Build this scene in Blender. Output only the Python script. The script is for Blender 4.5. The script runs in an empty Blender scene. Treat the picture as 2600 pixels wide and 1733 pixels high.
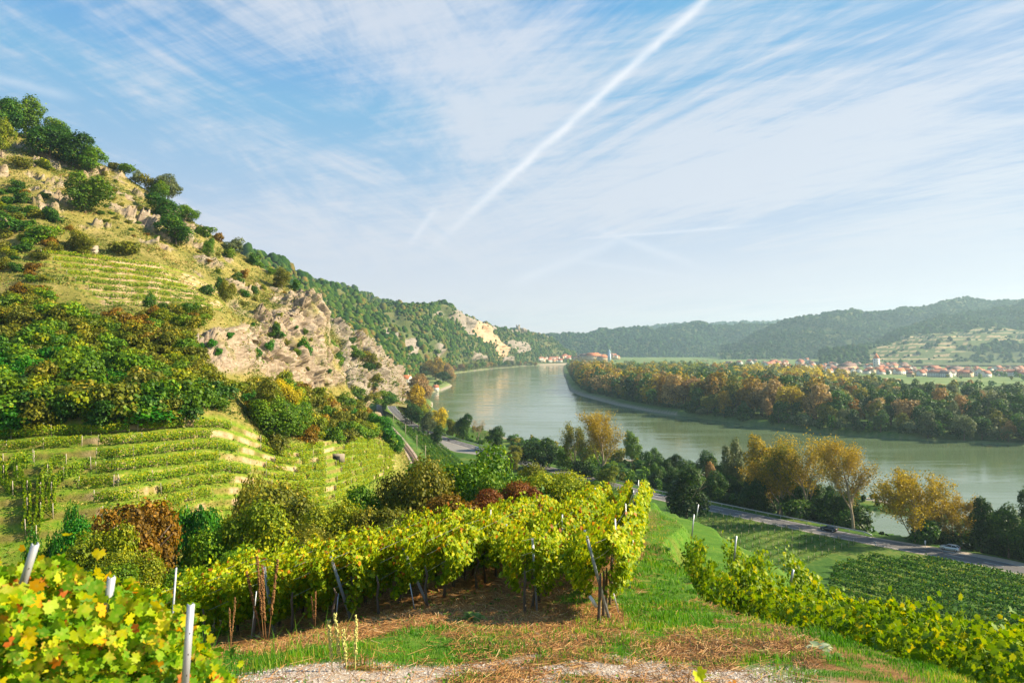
import bpy, math, random
import numpy as np
from mathutils import Vector
# ------------------------------------------------------------------ camera, sky, sun, exposure
S = bpy.context.scene
COL = S.collection
H = 55.0; F = 1733.0; HY = 888.0            # camera height over the water, focal length and horizon row in photo pixels
cam_d = bpy.data.cameras.new('camera'); cam = bpy.data.objects.new('camera', cam_d); COL.objects.link(cam)
cam.location = (0, 0, H); cam.rotation_euler = (math.pi/2, 0, 0)
cam_d.sensor_width = 36.0; cam_d.lens = 24.0; cam_d.shift_y = 21.5/2600
cam_d.clip_start = 0.2; cam_d.clip_end = 60000
cam_d.dof.use_dof = True; cam_d.dof.focus_distance = 30.0; cam_d.dof.aperture_fstop = 3.2
S.camera = cam
S.render.engine = 'CYCLES'
S.cycles.use_denoising = True
S.cycles.max_bounces = 6; S.cycles.diffuse_bounces = 3; S.cycles.glossy_bounces = 3
S.cycles.transmission_bounces = 4; S.cycles.transparent_max_bounces = 8; S.cycles.volume_bounces = 0
S.view_settings.view_transform = 'Standard'; S.view_settings.look = 'None'; S.view_settings.gamma = 1.0
S.view_settings.exposure = 1.42
SUN_AZ = math.radians(86); SUN_EL = math.radians(31)     # azimuth clockwise from +Y
sun_d = bpy.data.lights.new('sun', 'SUN'); sun = bpy.data.objects.new('sun', sun_d); COL.objects.link(sun)
sun_d.energy = 4.6; sun_d.angle = math.radians(0.53); sun_d.color = (1.0, 0.855, 0.60)
_sd = Vector((math.sin(SUN_AZ)*math.cos(SUN_EL), math.cos(SUN_AZ)*math.cos(SUN_EL), math.sin(SUN_EL)))
sun.rotation_euler = _sd.to_track_quat('Z', 'Y').to_euler(); sun.location = (0, 0, 300)

def nd(nt, typ, loc=None, **kw):
    n = nt.nodes.new(typ)
    for k, v in kw.items():
        if k.startswith('i_'): n.inputs[k[2:].replace('_', ' ')].default_value = v
        else: setattr(n, k, v)
    return n
def mth(nt, op, a, b=None, c=None, clamp=False):
    n = nt.nodes.new('ShaderNodeMath'); n.operation = op; n.use_clamp = clamp
    for i, v in enumerate((a, b, c)):
        if v is None: continue
        if isinstance(v, (int, float)): n.inputs[i].default_value = v
        else: nt.links.new(v, n.inputs[i])
    return n.outputs[0]
def vmth(nt, op, a, b=None):
    n = nt.nodes.new('ShaderNodeVectorMath'); n.operation = op
    for i, v in enumerate((a, b)):
        if v is None: continue
        if isinstance(v, (tuple, list)): n.inputs[i].default_value = v
        else: nt.links.new(v, n.inputs[i])
    return n.outputs['Value'] if op in ('DOT_PRODUCT', 'LENGTH') else n.outputs[0]
def mixc(nt, f, a, b, blend='MIX'):
    n = nt.nodes.new('ShaderNodeMix'); n.data_type = 'RGBA'; n.blend_type = blend; n.clamp_factor = True
    for i, v in ((0, f), (6, a), (7, b)):
        if isinstance(v, (int, float)): n.inputs[i].default_value = v
        elif isinstance(v, (tuple, list)): n.inputs[i].default_value = (*v[:3], 1)
        else: nt.links.new(v, n.inputs[i])
    return n.outputs[2]
def ramp(nt, fac, stops, interp='LINEAR'):
    n = nt.nodes.new('ShaderNodeValToRGB'); n.color_ramp.interpolation = interp
    el = n.color_ramp.elements
    while len(el) < len(stops): el.new(0.5)
    for e, (p, c) in zip(el, stops):
        e.position = p; e.color = (*c[:3], 1) if not isinstance(c, (int, float)) else (c, c, c, 1)
    if fac is not None: nt.links.new(fac, n.inputs[0])
    return n.outputs[0]
def sstep(nt, x, lo, hi):
    n = nt.nodes.new('ShaderNodeMapRange'); n.interpolation_type = 'SMOOTHSTEP'
    nt.links.new(x, n.inputs[0]); n.inputs[1].default_value = lo; n.inputs[2].default_value = hi
    return n.outputs[0]
def noise_n(nt, vec, scale, detail=4, rough=0.55, dist=0.0):
    n = nt.nodes.new('ShaderNodeTexNoise'); n.inputs['Scale'].default_value = scale
    n.inputs['Detail'].default_value = detail; n.inputs['Roughness'].default_value = rough; n.inputs['Distortion'].default_value = dist
    if vec is not None: nt.links.new(vec, n.inputs['Vector'])
    return n.outputs[0]
def mapping(nt, vec, scale=(1, 1, 1), rot=(0, 0, 0), loc=(0, 0, 0)):
    n = nt.nodes.new('ShaderNodeMapping'); nt.links.new(vec, n.inputs[0])
    n.inputs['Scale'].default_value = scale; n.inputs['Rotation'].default_value = rot; n.inputs['Location'].default_value = loc
    return n.outputs[0]

def pdir(px, py):
    v = Vector(((px-1300)/F, 1.0, (HY-py)/F)); return v
def build_world():
    w = bpy.data.worlds.new('World'); S.world = w; w.use_nodes = True
    nt = w.node_tree; nt.nodes.clear()
    out = nt.nodes.new('ShaderNodeOutputWorld'); bg = nt.nodes.new('ShaderNodeBackground')
    nt.links.new(bg.outputs[0], out.inputs[0])
    sky = nt.nodes.new('ShaderNodeTexSky'); sky.sky_type = 'NISHITA'; sky.sun_disc = False
    sky.sun_elevation = SUN_EL; sky.sun_rotation = SUN_AZ; sky.altitude = 300; sky.air_density = 1.0; sky.dust_density = 1.2; sky.ozone_density = 1.0
    tc = nt.nodes.new('ShaderNodeTexCoord'); d = tc.outputs['Generated']
    sep = nt.nodes.new('ShaderNodeSeparateXYZ'); nt.links.new(d, sep.inputs[0])
    x, y, z = sep.outputs
    zz = mth(nt, 'MAXIMUM', z, 0.0)
    # cloud-layer plane coordinates (a layer of constant height, softened to the horizon)
    zc = mth(nt, 'ADD', zz, 0.10)
    cx = mth(nt, 'DIVIDE', x, zc); cy = mth(nt, 'DIVIDE', y, zc)
    cmb = nt.nodes.new('ShaderNodeCombineXYZ'); nt.links.new(cx, cmb.inputs[0]); nt.links.new(cy, cmb.inputs[1])
    P = cmb.outputs[0]
    def streak(th, lng, sh, sc, det, ro, dist, off):
        n = nt.nodes.new('ShaderNodeMapping'); n.vector_type = 'TEXTURE'; nt.links.new(P, n.inputs[0])
        n.inputs['Rotation'].default_value = (0, 0, math.radians(th)); n.inputs['Scale'].default_value = (lng, sh, 1); n.inputs['Location'].default_value = (off, off*.7, 0)
        return noise_n(nt, n.outputs[0], sc, det, ro, dist)
    wA = mth(nt, 'ADD', mth(nt, 'MULTIPLY', streak(80, 2.0, .75, 1.1, 9, .66, 1.8, 0), .8), mth(nt, 'MULTIPLY', streak(66, 1.0, .22, 1.2, 9, .7, 2.2, 5), .2))
    wB = mth(nt, 'ADD', mth(nt, 'MULTIPLY', streak(-56, 2.2, .42, 1.1, 9, .68, 1.9, 3), .7), mth(nt, 'MULTIPLY', streak(-62, .9, .16, 1.2, 10, .72, 2.2, 9), .30))
    wC = mth(nt, 'ADD', mth(nt, 'MULTIPLY', streak(-24, 2.0, .5, 1.1, 9, .70, 2.2, 13), .6), mth(nt, 'MULTIPLY', streak(-12, .9, .13, 1.3, 10, .72, 1.6, 17), .4))
    soft = noise_n(nt, mapping(nt, P, (0.5, 0.5, 1), (0, 0, 0), (11, 2, 0)), 1.2, 4, 0.5, 0.3)
    # broad veils and clear patches of this sky, as soft spots in fixed directions
    def spot(px, py, r, stretch=(1.0, 1.0), rot=0.0):
        c = pdir(px, py); c.normalize()
        up = Vector((0, 0, 1)); rt = c.cross(up).normalized(); u2 = rt.cross(c)
        ca, sa = math.cos(rot), math.sin(rot)
        a1 = (rt*ca+u2*sa)/stretch[0]; a2 = (u2*ca-rt*sa)/stretch[1]
        q1 = vmth(nt, 'DOT_PRODUCT', d, tuple(a1)); q2 = vmth(nt, 'DOT_PRODUCT', d, tuple(a2))
        r2 = mth(nt, 'ADD', mth(nt, 'MULTIPLY', q1, q1), mth(nt, 'MULTIPLY', q2, q2))
        fr = vmth(nt, 'DOT_PRODUCT', d, tuple(c))
        g = mth(nt, 'POWER', 2.718, mth(nt, 'MULTIPLY', r2, -1.0/(r*r)))
        return mth(nt, 'MULTIPLY', g, mth(nt, 'GREATER_THAN', fr, 0.0))
    cover = mth(nt, 'ADD', .12, mth(nt, 'MULTIPLY', mth(nt, 'SUBTRACT', soft, .5), 2.4))
    for (px, py, r, st, rot, amp) in VEILS:
        cover = mth(nt, 'ADD', cover, mth(nt, 'MULTIPLY', spot(px, py, r, st, rot), amp))
    mx_ = sstep(nt, x, -.30, .28)
    w12 = mth(nt, 'ADD', mth(nt, 'MULTIPLY', wA, mth(nt, 'SUBTRACT', .66, mth(nt, 'MULTIPLY', mx_, .60))), mth(nt, 'ADD', mth(nt, 'MULTIPLY', wB, mth(nt, 'MULTIPLY', mx_, .60)), mth(nt, 'MULTIPLY', wC, .34)))
    dens = mth(nt, 'ADD', mth(nt, 'MULTIPLY', mth(nt, 'SUBTRACT', w12, 0.5), 7.0), mth(nt, 'MULTIPLY', cover, 0.85))
    cl = sstep(nt, dens, -0.2, 1.15)
    # vapour trails: straight lines on the cloud layer
    def trail(p0, p1, wid, fade0, fade1, amp, ragged=0.5):
        a = pdir(*p0); b = pdir(*p1); n = a.cross(b).normalized()
        q = vmth(nt, 'DOT_PRODUCT', d, tuple(n))
        rg = noise_n(nt, mapping(nt, d, (1, 1, 1), (0, 0, 0), (p0[0]*.01, 0, 0)), 34, 6, 0.65, 0.4)
        rg2 = noise_n(nt, d, 9, 3, 0.5)
        q = mth(nt, 'ADD', q, mth(nt, 'MULTIPLY', mth(nt, 'SUBTRACT', rg, 0.5), wid*ragged*1.6))
        q = mth(nt, 'ADD', q, mth(nt, 'MULTIPLY', mth(nt, 'SUBTRACT', rg2, 0.5), wid*0.8))
        g = mth(nt, 'POWER', 2.718, mth(nt, 'DIVIDE', mth(nt, 'MULTIPLY', mth(nt, 'MULTIPLY', q, q), -1.0), wid*wid))
        an = a.normalized(); bn = b.normalized(); t = (bn-an)
        pr = vmth(nt, 'DOT_PRODUCT', d, tuple(t.normalized()))
        s0 = an.dot(t.normalized()); s1 = bn.dot(t.normalized()); L = s1-s0
        f0 = sstep(nt, pr, s0-fade0*L, s0+0.001*L); f1 = mth(nt, 'SUBTRACT', 1.0, sstep(nt, pr, s1-fade1*L, s1))
        return mth(nt, 'MULTIPLY', mth(nt, 'MULTIPLY', g, mth(nt, 'MULTIPLY', f0, f1)), mth(nt, 'MULTIPLY', mth(nt, 'ADD', 0.45, rg), amp))
    tr = None
    for T in TRAILS:
        t = trail(*T); tr = t if tr is None else mth(nt, 'MAXIMUM', tr, t)
    m = cl
    # thicker veil towards the horizon
    hz = mth(nt, 'POWER', mth(nt, 'SUBTRACT', 1.0, mth(nt, 'MINIMUM', zz, 1.0)), 5.6)
    base = mixc(nt, mth(nt, 'MULTIPLY', hz, 0.92), vmth(nt, 'MINIMUM', vscale(nt, sky.outputs[0], SKYTINT), (0.66, 1.42, 2.45)), HAZECOL)
    col = mixc(nt, mth(nt, 'MULTIPLY', m, 0.80), base, CLOUDCOL)
    col = mixc(nt, mth(nt, 'MULTIPLY', tr, 0.75, clamp=True), col, (3.2, 3.25, 3.4))
    nt.links.new(col, bg.inputs[0]); bg.inputs[1].default_value = 0.115
def vscale(nt, col, t):
    return mixc(nt, 1.0, col, t, 'MULTIPLY')
SKYTINT = (0.25, 0.61, 0.72)
HAZECOL = (4.2, 3.7, 3.3)
CLOUDCOL = (2.5, 2.6, 2.85)
VEILS = [  # photo px, py, angular radius, stretch, rotation, amount
    (2000, 230, .09, (3.2, 1), .35, .35), (2450, 180, .07, (3, 1), .4, .3), (1500, 250, .08, (2, 1), .5, -.3), (2250, 90, .06, (3, 1), .3, -.3), (2200, 520, .04, (4, 1), .1, -.35), (1180, 330, .06, (2.5, 1), .3, .3),
    (900, 40, 0.16, (2.6, 1.0), -0.30, 0.75), (1150, 170, 0.10, (2.0, 1.0), -0.5, 0.35), (250, 200, 0.14, (2.4, 1.0), -0.15, 0.45),
    (2300, 330, 0.13, (2.6, 1.0), 0.35, 0.72), (2050, 250, 0.10, (1.6, 1.2), 0.2, 0.3), (1650, 490, 0.07, (4.2, 1.0), 0.10, 0.60),
    (800, 560, 0.07, (4.0, 1.0), 0.06, 0.50), (1300, 620, 0.05, (3.2, 1.0), 0.0, 0.25), (2550, 100, 0.12, (1.2, 1.5), 0.3, -0.25),
    (930, 300, 0.07, (2.2, 1.0), -0.25, -0.65), (500, 370, 0.06, (2.6, 1.0), -0.3, -0.3), (1700, 120, 0.10, (1.5, 1.0), 0.3, -0.15),
    (1720, 620, 0.045, (4.4, 1.0), 0.03, -0.9), (1950, 430, 0.05, (2.2, 1.0), 0.2, -0.12), (100, 30, 0.10, (2, 1), 0.1, -0.25),
    (2650, 600, 0.10, (3.0, 1.0), 0.1, 0.35), (0, 330, 0.08, (2.4, 1), -0.2, -0.3)]
TRAILS = [((1860, -62), (1000, 716), 0.0060, 0.1, 0.45, .95, 0.7), ((1560, 600), (2000, 566), 0.0022, 0.3, 0.5, 0.5),
          ((1560, 600), (1850, 700), 0.006, 0.3, 0.6, 0.38), ((1095, 545), (1025, 640), 0.005, 0.3, 0.5, 0.5),
          ((1350, 700), (1620, 590), 0.007, 0.3, 0.3, 0.4), ((0, 200), (230, 262), 0.006, 0.3, 0.5, 0.4),
          ((1480, 665), (1830, 715), 0.004, 0.3, 0.5, 0.25)]
build_world()

# ------------------------------------------------------------------ helpers
rng = np.random.default_rng(7); random.seed(7)
def px2w(px, py, D):
    return np.array([(px-1300)/F*D, D, H-(py-HY)/F*D])
def _hash(i, j, k):
    h = (i*374761393 + j*668265263 + k*1274126177) & 0xffffffff
    h = ((h ^ (h >> 13))*1274126177) & 0xffffffff
    return ((h ^ (h >> 16)) & 0xffff)/65535.0
def vnoise(x, y, z):
    xi = np.floor(x).astype(np.int64); yi = np.floor(y).astype(np.int64); zi = np.floor(z).astype(np.int64)
    fx, fy, fz = x-xi, y-yi, z-zi
    fx = fx*fx*(3-2*fx); fy = fy*fy*(3-2*fy); fz = fz*fz*(3-2*fz)
    r = 0
    for a in (0, 1):
        for b in (0, 1):
            for c in (0, 1):
                r = r + _hash(xi+a, yi+b, zi+c)*(fx if a else 1-fx)*(fy if b else 1-fy)*(fz if c else 1-fz)
    return r*2-1
def fbm(x, y, z, o=4, g=0.5):
    r = 0; a = 1; s = 0
    for i in range(o):
        r = r+a*vnoise(x*2**i+17.3*i, y*2**i-9.1*i, z*2**i+3.7*i); s += a; a *= g
    return r/s
def ss(x, a, b):
    t = np.clip((x-a)/(b-a), 0, 1); return t*t*(3-2*t)
def tag(o, label=None, cat=None, group=None, kind=None):
    if label: o['label'] = label
    if cat: o['category'] = cat
    if group: o['group'] = group
    if kind: o['kind'] = kind
    return o
def mesh_np(name, V, groups, attrs=None, smooth=False, mats=()):
    """V (n,3); groups: list of (faces (m,k) int array, material index); attrs: name -> per-vertex float array"""
    me = bpy.data.meshes.new(name)
    V = np.asarray(V, dtype=np.float32)
    me.vertices.add(len(V)); me.vertices.foreach_set('co', V.ravel())
    groups = [(np.asarray(f, dtype=np.int32), m) for f, m in groups if len(f)]
    nl = sum(f.size for f, m in groups); nf = sum(len(f) for f, m in groups)
    me.loops.add(nl); me.polygons.add(nf)
    me.loops.foreach_set('vertex_index', np.concatenate([f.ravel() for f, m in groups]))
    tot = np.concatenate([np.full(len(f), f.shape[1], np.int32) for f, m in groups])
    st = np.concatenate([[0], np.cumsum(tot)[:-1]]).astype(np.int32)
    me.polygons.foreach_set('loop_start', st)
    me.polygons.foreach_set('loop_total', tot)
    me.polygons.foreach_set('material_index', np.concatenate([np.full(len(f), m, np.int32) for f, m in groups]))
    if smooth: me.polygons.foreach_set('use_smooth', np.ones(nf, bool))
    for k, a in (attrs or {}).items():
        at = me.attributes.new(k, 'FLOAT', 'POINT'); at.data.foreach_set('value', np.asarray(a, dtype=np.float32))
    for m in mats: me.materials.append(m)
    me.update(calc_edges=True)
    return me
def link(name, me, parent=None, loc=(0, 0, 0), rot=(0, 0, 0), sc=(1, 1, 1)):
    o = bpy.data.objects.new(name, me); COL.objects.link(o)
    o.location = loc; o.rotation_euler = rot; o.scale = sc
    if parent: o.parent = parent
    return o
def empty(name, loc=(0, 0, 0), rz=0.0, sc=(1, 1, 1)):
    o = bpy.data.objects.new(name, None); COL.objects.link(o); o.location = loc; o.rotation_euler = (0, 0, rz); o.scale = sc
    o.empty_display_size = 0.5
    return o
def grid_faces(nu, nv):
    i = np.arange(nu-1)[:, None]*nv + np.arange(nv-1)[None, :]
    i = i.ravel(); return np.stack([i, i+nv, i+nv+1, i+1], 1)
class MB:
    """collects simple solids into one mesh"""
    def __init__(s): s.v = []; s.q = []; s.t = []; s.qm = []; s.tm = []; s.n = 0; s.r = []
    def add(s, V, Q=(), T=(), m=0, rnd=0.5):
        V = np.asarray(V, float); s.v.append(V); s.r.append(np.full(len(V), rnd))
        for f in Q: s.q.append([a+s.n for a in f]); s.qm.append(m)
        for f in T: s.t.append([a+s.n for a in f]); s.tm.append(m)
        s.n += len(V)
    def box(s, c, d, m=0, rz=0.0, taper=1.0, rnd=0.5):
        x, y, z = np.array(d)/2.0
        V = np.array([[-x, -y, -z], [x, -y, -z], [x, y, -z], [-x, y, -z], [-x*taper, -y*taper, z], [x*taper, -y*taper, z], [x*taper, y*taper, z], [-x*taper, y*taper, z]])
        ca, sa = math.cos(rz), math.sin(rz)
        V = np.stack([V[:, 0]*ca-V[:, 1]*sa, V[:, 0]*sa+V[:, 1]*ca, V[:, 2]], 1)+np.array(c)
        s.add(V, [(3, 2, 1, 0), (4, 5, 6, 7), (0, 1, 5, 4), (1, 2, 6, 5), (2, 3, 7, 6), (3, 0, 4, 7)], m=m, rnd=rnd)
    def tube(s, pts, rad, n=6, m=0, rnd=0.5, cap=True):
        pts = np.asarray(pts, float); k = len(pts)
        rad = np.broadcast_to(rad, (k,))
        V = []
        for i in range(k):
            t = pts[min(i+1, k-1)]-pts[max(i-1, 0)]; t = t/(np.linalg.norm(t)+1e-9)
            a = np.cross(t, [0.13, 0.99, 0.05] if abs(t[2]) > 0.6 else [0, 0, 1.0]); a /= np.linalg.norm(a)+1e-9; b = np.cross(t, a)
            for j in range(n):
                w = 2*math.pi*j/n; V.append(pts[i]+rad[i]*(a*math.cos(w)+b*math.sin(w)))
        Q = [(i*n+j, i*n+(j+1) % n, (i+1)*n+(j+1) % n, (i+1)*n+j) for i in range(k-1) for j in range(n)]
        T = []
        if cap:
            V.append(pts[0]); V.append(pts[-1])
            T = [(k*n, (j+1) % n, j) for j in range(n)]+[(k*n+1, (k-1)*n+j, (k-1)*n+(j+1) % n) for j in range(n)]
        s.add(np.array(V), Q, T, m, rnd)
    def mesh(s, name, mats, smooth=False):
        g = []
        q = np.array(s.q, np.int32).reshape(-1, 4); t = np.array(s.t, np.int32).reshape(-1, 3)
        qm = np.array(s.qm); tm = np.array(s.tm)
        for m in range(len(mats)):
            if len(q): g.append((q[qm == m], m))
            if len(t): g.append((t[tm == m], m))
        return mesh_np(name, np.concatenate(s.v), g, {'rnd': np.concatenate(s.r)}, smooth, mats)
    def build(s, name, mats, parent=None, smooth=False, **kw):
        return link(name, s.mesh(name, mats, smooth), parent, **kw)

# leaf shapes: x across, y along, z up
LEAF_Q = (np.array([[-.5, 0, 0], [0, -.5, .08], [.5, 0, 0], [0, .5, .08]]), np.array([[0, 1, 2, 3]]))
LEAF_5 = (np.array([[0, -.5, 0], [.48, -.12, .1], [.30, .38, .06], [0, .52, -.04], [-.30, .38, .06], [-.48, -.12, .1]]), np.array([[0, 1, 2, 3], [0, 3, 4, 5]]))
def _vine_shape():
    a = []
    prof = [(0, -.20, 0), (.16, -.46, .02), (.42, -.36, .07), (.36, -.16, .05), (.56, -.02, .12), (.44, .12, .06), (.34, .16, .03), (.30, .36, .07), (.12, .34, .01), (0, .58, -.10)]
    L = prof+[(-x, y, z) for x, y, z in prof[1:-1]][::-1]
    L = [(0, 0, -.03)]+L
    n = len(L)-1
    T = [[0, 1+i, 1+(i+1) % n] for i in range(n)]
    return np.array(L), np.array(T)
LEAF_V = _vine_shape()
def rand_unit(n, r=None):
    r = r or rng
    v = r.normal(size=(n, 3)); return v/np.linalg.norm(v, axis=1, keepdims=True)
def leaves(C, N, size, shape, r=None, aspect=1.0):
    """one leaf per centre C facing N; returns vertices, faces"""
    r = r or rng
    n = len(C); N = N/(np.linalg.norm(N, axis=1, keepdims=True)+1e-9)
    A = rand_unit(n, r); A = A-(A*N).sum(1, keepdims=True)*N; A /= np.linalg.norm(A, axis=1, keepdims=True)+1e-9
    B = np.cross(N, A); size = np.broadcast_to(size, (n,))[:, None, None]
    T = shape[0]; curl = (-0.6+3.0*r.random(n))[:, None, None] if len(T) > 6 else 1.0
    V = C[:, None, :]+size*(T[None, :, 0:1]*A[:, None, :]*aspect+T[None, :, 1:2]*B[:, None, :]+T[None, :, 2:3]*curl*N[:, None, :])
    k = len(T); Fc = shape[1][None]+(np.arange(n)*k)[:, None, None]
    return V.reshape(-1, 3), Fc.reshape(-1, shape[1].shape[1]), k

# ------------------------------------------------------------------ materials
MATS = {}
def new_mat(name):
    m = bpy.data.materials.new(name); m.use_nodes = True; nt = m.node_tree
    b = nt.nodes['Principled BSDF']; return m, nt, b
def simple(name, col, rough=0.6, metal=0.0, var=0.0, bump=0.0, bscale=8.0, spec=0.3):
    if name in MATS: return MATS[name]
    m, nt, b = new_mat(name)
    b.inputs['Roughness'].default_value = rough; b.inputs['Metallic'].default_value = metal; b.inputs['Specular IOR Level'].default_value = spec
    geo = nt.nodes.new('ShaderNodeNewGeometry')
    n = noise_n(nt, geo.outputs['Position'], bscale, 5, 0.6)
    c = mixc(nt, n, [max(0, v*(1-var)) for v in col], [v*(1+var) for v in col])
    nt.links.new(c, b.inputs['Base Color'])
    if bump:
        bm = nt.nodes.new('ShaderNodeBump'); bm.inputs['Strength'].default_value = bump; bm.inputs['Distance'].default_value = 0.02
        nt.links.new(n, bm.inputs['Height']); nt.links.new(bm.outputs[0], b.inputs['Normal'])
    MATS[name] = m; return m
def leafmat(name, stops, trans=0.35, rough=0.55, objvar=0.12, hue=0.02, spec=0.25, edge=False):
    if name in MATS: return MATS[name]
    m, nt, b = new_mat(name); out = nt.nodes['Material Output']
    at = nt.nodes.new('ShaderNodeAttribute'); at.attribute_name = 'rnd'
    oi = nt.nodes.new('ShaderNodeObjectInfo')
    fac = mth(nt, 'ADD', at.outputs['Fac'], mth(nt, 'MULTIPLY', mth(nt, 'SUBTRACT', oi.outputs['Random'], 0.5), objvar*2), clamp=True)
    c = ramp(nt, fac, stops)
    if edge:      # rusty rims and blotches, paler veins from the stalk
        ea = nt.nodes.new('ShaderNodeAttribute'); ea.attribute_name = 'edge'; geo = nt.nodes.new('ShaderNodeNewGeometry')
        nz = noise_n(nt, geo.outputs['Position'], 26, 4, 0.6); nb = noise_n(nt, geo.outputs['Position'], 9, 3, 0.6)
        f = sstep(nt, mth(nt, 'ADD', mth(nt, 'MULTIPLY', ea.outputs['Fac'], 0.62), mth(nt, 'MULTIPLY', nz, 0.75)), 0.80, 1.0)
        c = mixc(nt, mth(nt, 'MULTIPLY', f, sstep(nt, nb, .45, .6)), c, (0.40, 0.15, 0.03))
        c = mixc(nt, mth(nt, 'MULTIPLY', sstep(nt, nb, .52, .66), .55), c, (0.50, 0.45, 0.03))
        c = mixc(nt, mth(nt, 'MULTIPLY', mth(nt, 'SUBTRACT', 1.0, sstep(nt, ea.outputs['Fac'], 0.0, .35)), .35), c, (0.45, 0.48, 0.08))
    hs = nt.nodes.new('ShaderNodeHueSaturation'); nt.links.new(c, hs.inputs['Color'])
    nt.links.new(mth(nt, 'ADD', 0.5-hue, mth(nt, 'MULTIPLY', oi.outputs['Random'], 2*hue)), hs.inputs['Hue'])
    nt.links.new(mth(nt, 'ADD', 1-objvar, mth(nt, 'MULTIPLY', mth(nt, 'FRACT', mth(nt, 'MULTIPLY', oi.outputs['Random'], 7.31)), 2*objvar)), hs.inputs['Value'])
    nt.links.new(hs.outputs[0], b.inputs['Base Color']); b.inputs['Roughness'].default_value = rough; b.inputs['Specular IOR Level'].default_value = spec
    tr = nt.nodes.new('ShaderNodeBsdfTranslucent')
    tc2 = mixc(nt, 1.0, hs.outputs[0], (1.35, 1.25, 0.6), 'MULTIPLY'); nt.links.new(tc2, tr.inputs[0])
    mx = nt.nodes.new('ShaderNodeMixShader'); mx.inputs[0].default_value = trans
    nt.links.new(b.outputs[0], mx.inputs[1]); nt.links.new(tr.outputs[0], mx.inputs[2]); nt.links.new(mx.outputs[0], out.inputs[0])
    MATS[name] = m; return m
# ------------------------------------------------------------------ plan of the place (metres, camera over the origin looking along +Y)
def shore(px, py): D = H*F/(py-HY); return ((px-1300)/F*D, D)
NEAR = [(420, 150), (260, 170), (190, 196), shore(2600, 1330), shore(2440, 1312), shore(2200, 1268), (84, 300), shore(1600, 1170), shore(1450, 1140), shore(1300, 1118),
        shore(1190, 1090), shore(1120, 1055), shore(1098, 1035), shore(1100, 1022), shore(1075, 1012), shore(1085, 1000), shore(1125, 990), shore(1150, 979), shore(1135, 972), shore(1110, 968), shore(1120, 957),
        shore(1160, 947), shore(1250, 936), shore(1330, 929.5), (190, 2600), (700, 3300)]
FAR = [(700, 3290), (260, 2700), (176, 2350), shore(1428, 940), shore(1434, 958), shore(1440, 975), shore(1446, 992), shore(1470, 1003), shore(1510, 1014), shore(1560, 1027), shore(1650, 1044),
       shore(1760, 1059), shore(1900, 1078), shore(2100, 1100), shore(2300, 1115), shore(2600, 1131), (420, 355), (700, 300)]
RIVER = np.array(NEAR+FAR+[(700, 120)])
POND = np.array([(96, 222), (104, 207), (116, 196), (126, 188), (136, 182), (150, 175), (164, 176), (160, 194), (148, 208), (134, 224), (118, 240), (102, 240)])
def catmull(P, n=12):
    P = np.array(P, float); Q = np.vstack([2*P[0]-P[1], P, 2*P[-1]-P[-2]]); out = []
    for i in range(1, len(Q)-2):
        for t in np.linspace(0, 1, n, endpoint=False):
            out.append(0.5*((2*Q[i])+(-Q[i-1]+Q[i+1])*t+(2*Q[i-1]-5*Q[i]+4*Q[i+1]-Q[i+2])*t*t+(-Q[i-1]+3*Q[i]-3*Q[i+1]+Q[i+2])*t**3))
    out.append(P[-1]); return np.array(out)
ROAD = catmull([(260, 10), (190, 70), (150, 116), (118.5, 149), (108, 162), (87.0, 184), (63.5, 212.5), (44, 238), (22, 274), (-3.6, 313), (-21, 349), (-38.5, 382), (-58, 429), (-82, 504), (-108, 610), (-124, 720), (-140, 893), (-158, 1100), (-175, 1300)])
RAIL = catmull([(40, 120), (6, 160), (-13, 190), (-30, 235), (-43, 288), (-57.5, 343), (-84, 440), (-106, 545), (-122, 640), (-150, 760), (-170, 900), (-200, 1100)])
def seg_dist(X, Y, P, closed=False):
    if X.size < 400:
        P = np.asarray(P, float); A = P if closed else P[:-1]; B = np.roll(P, -1, 0) if closed else P[1:]; d = B-A; L = (d**2).sum(1)
        x = X.ravel()[:, None]; y = Y.ravel()[:, None]; t = np.clip(((x-A[:, 0])*d[:, 0]+(y-A[:, 1])*d[:, 1])/L, 0, 1)
        return np.sqrt(((x-A[:, 0]-t*d[:, 0])**2+(y-A[:, 1]-t*d[:, 1])**2).min(1)).reshape(X.shape)
    n = len(P); best = np.full(X.shape, 1e12)
    for i in range(n if closed else n-1):
        a = P[i]; b = P[(i+1) % n]; d = b-a; L = d@d
        t = np.clip(((X-a[0])*d[0]+(Y-a[1])*d[1])/L, 0, 1)
        best = np.minimum(best, (X-a[0]-t*d[0])**2+(Y-a[1]-t*d[1])**2)
    return np.sqrt(best)
def inside(X, Y, P):
    if X.size < 400:
        P = np.asarray(P, float); x1, y1 = P[:, 0], P[:, 1]; x2, y2 = np.roll(x1, -1), np.roll(y1, -1); dy = np.where(y2 == y1, 1e-9, y2-y1)
        x = X.ravel()[:, None]; y = Y.ravel()[:, None]
        return ((((y1 > y) != (y2 > y)) & (x < (x2-x1)*(y-y1)/dy+x1)).sum(1) % 2 == 1).reshape(X.shape)
    r = np.zeros(X.shape, bool); n = len(P)
    for i in range(n):
        x1, y1 = P[i]; x2, y2 = P[(i+1) % n]
        if y1 == y2: continue
        c = ((y1 > Y) != (y2 > Y)) & (X < (x2-x1)*(Y-y1)/(y2-y1)+x1)
        r ^= c
    return r
def signed(X, Y, P):            # positive on land
    d = seg_dist(X, Y, P, True); return np.where(inside(X, Y, P), -d, d)
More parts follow.
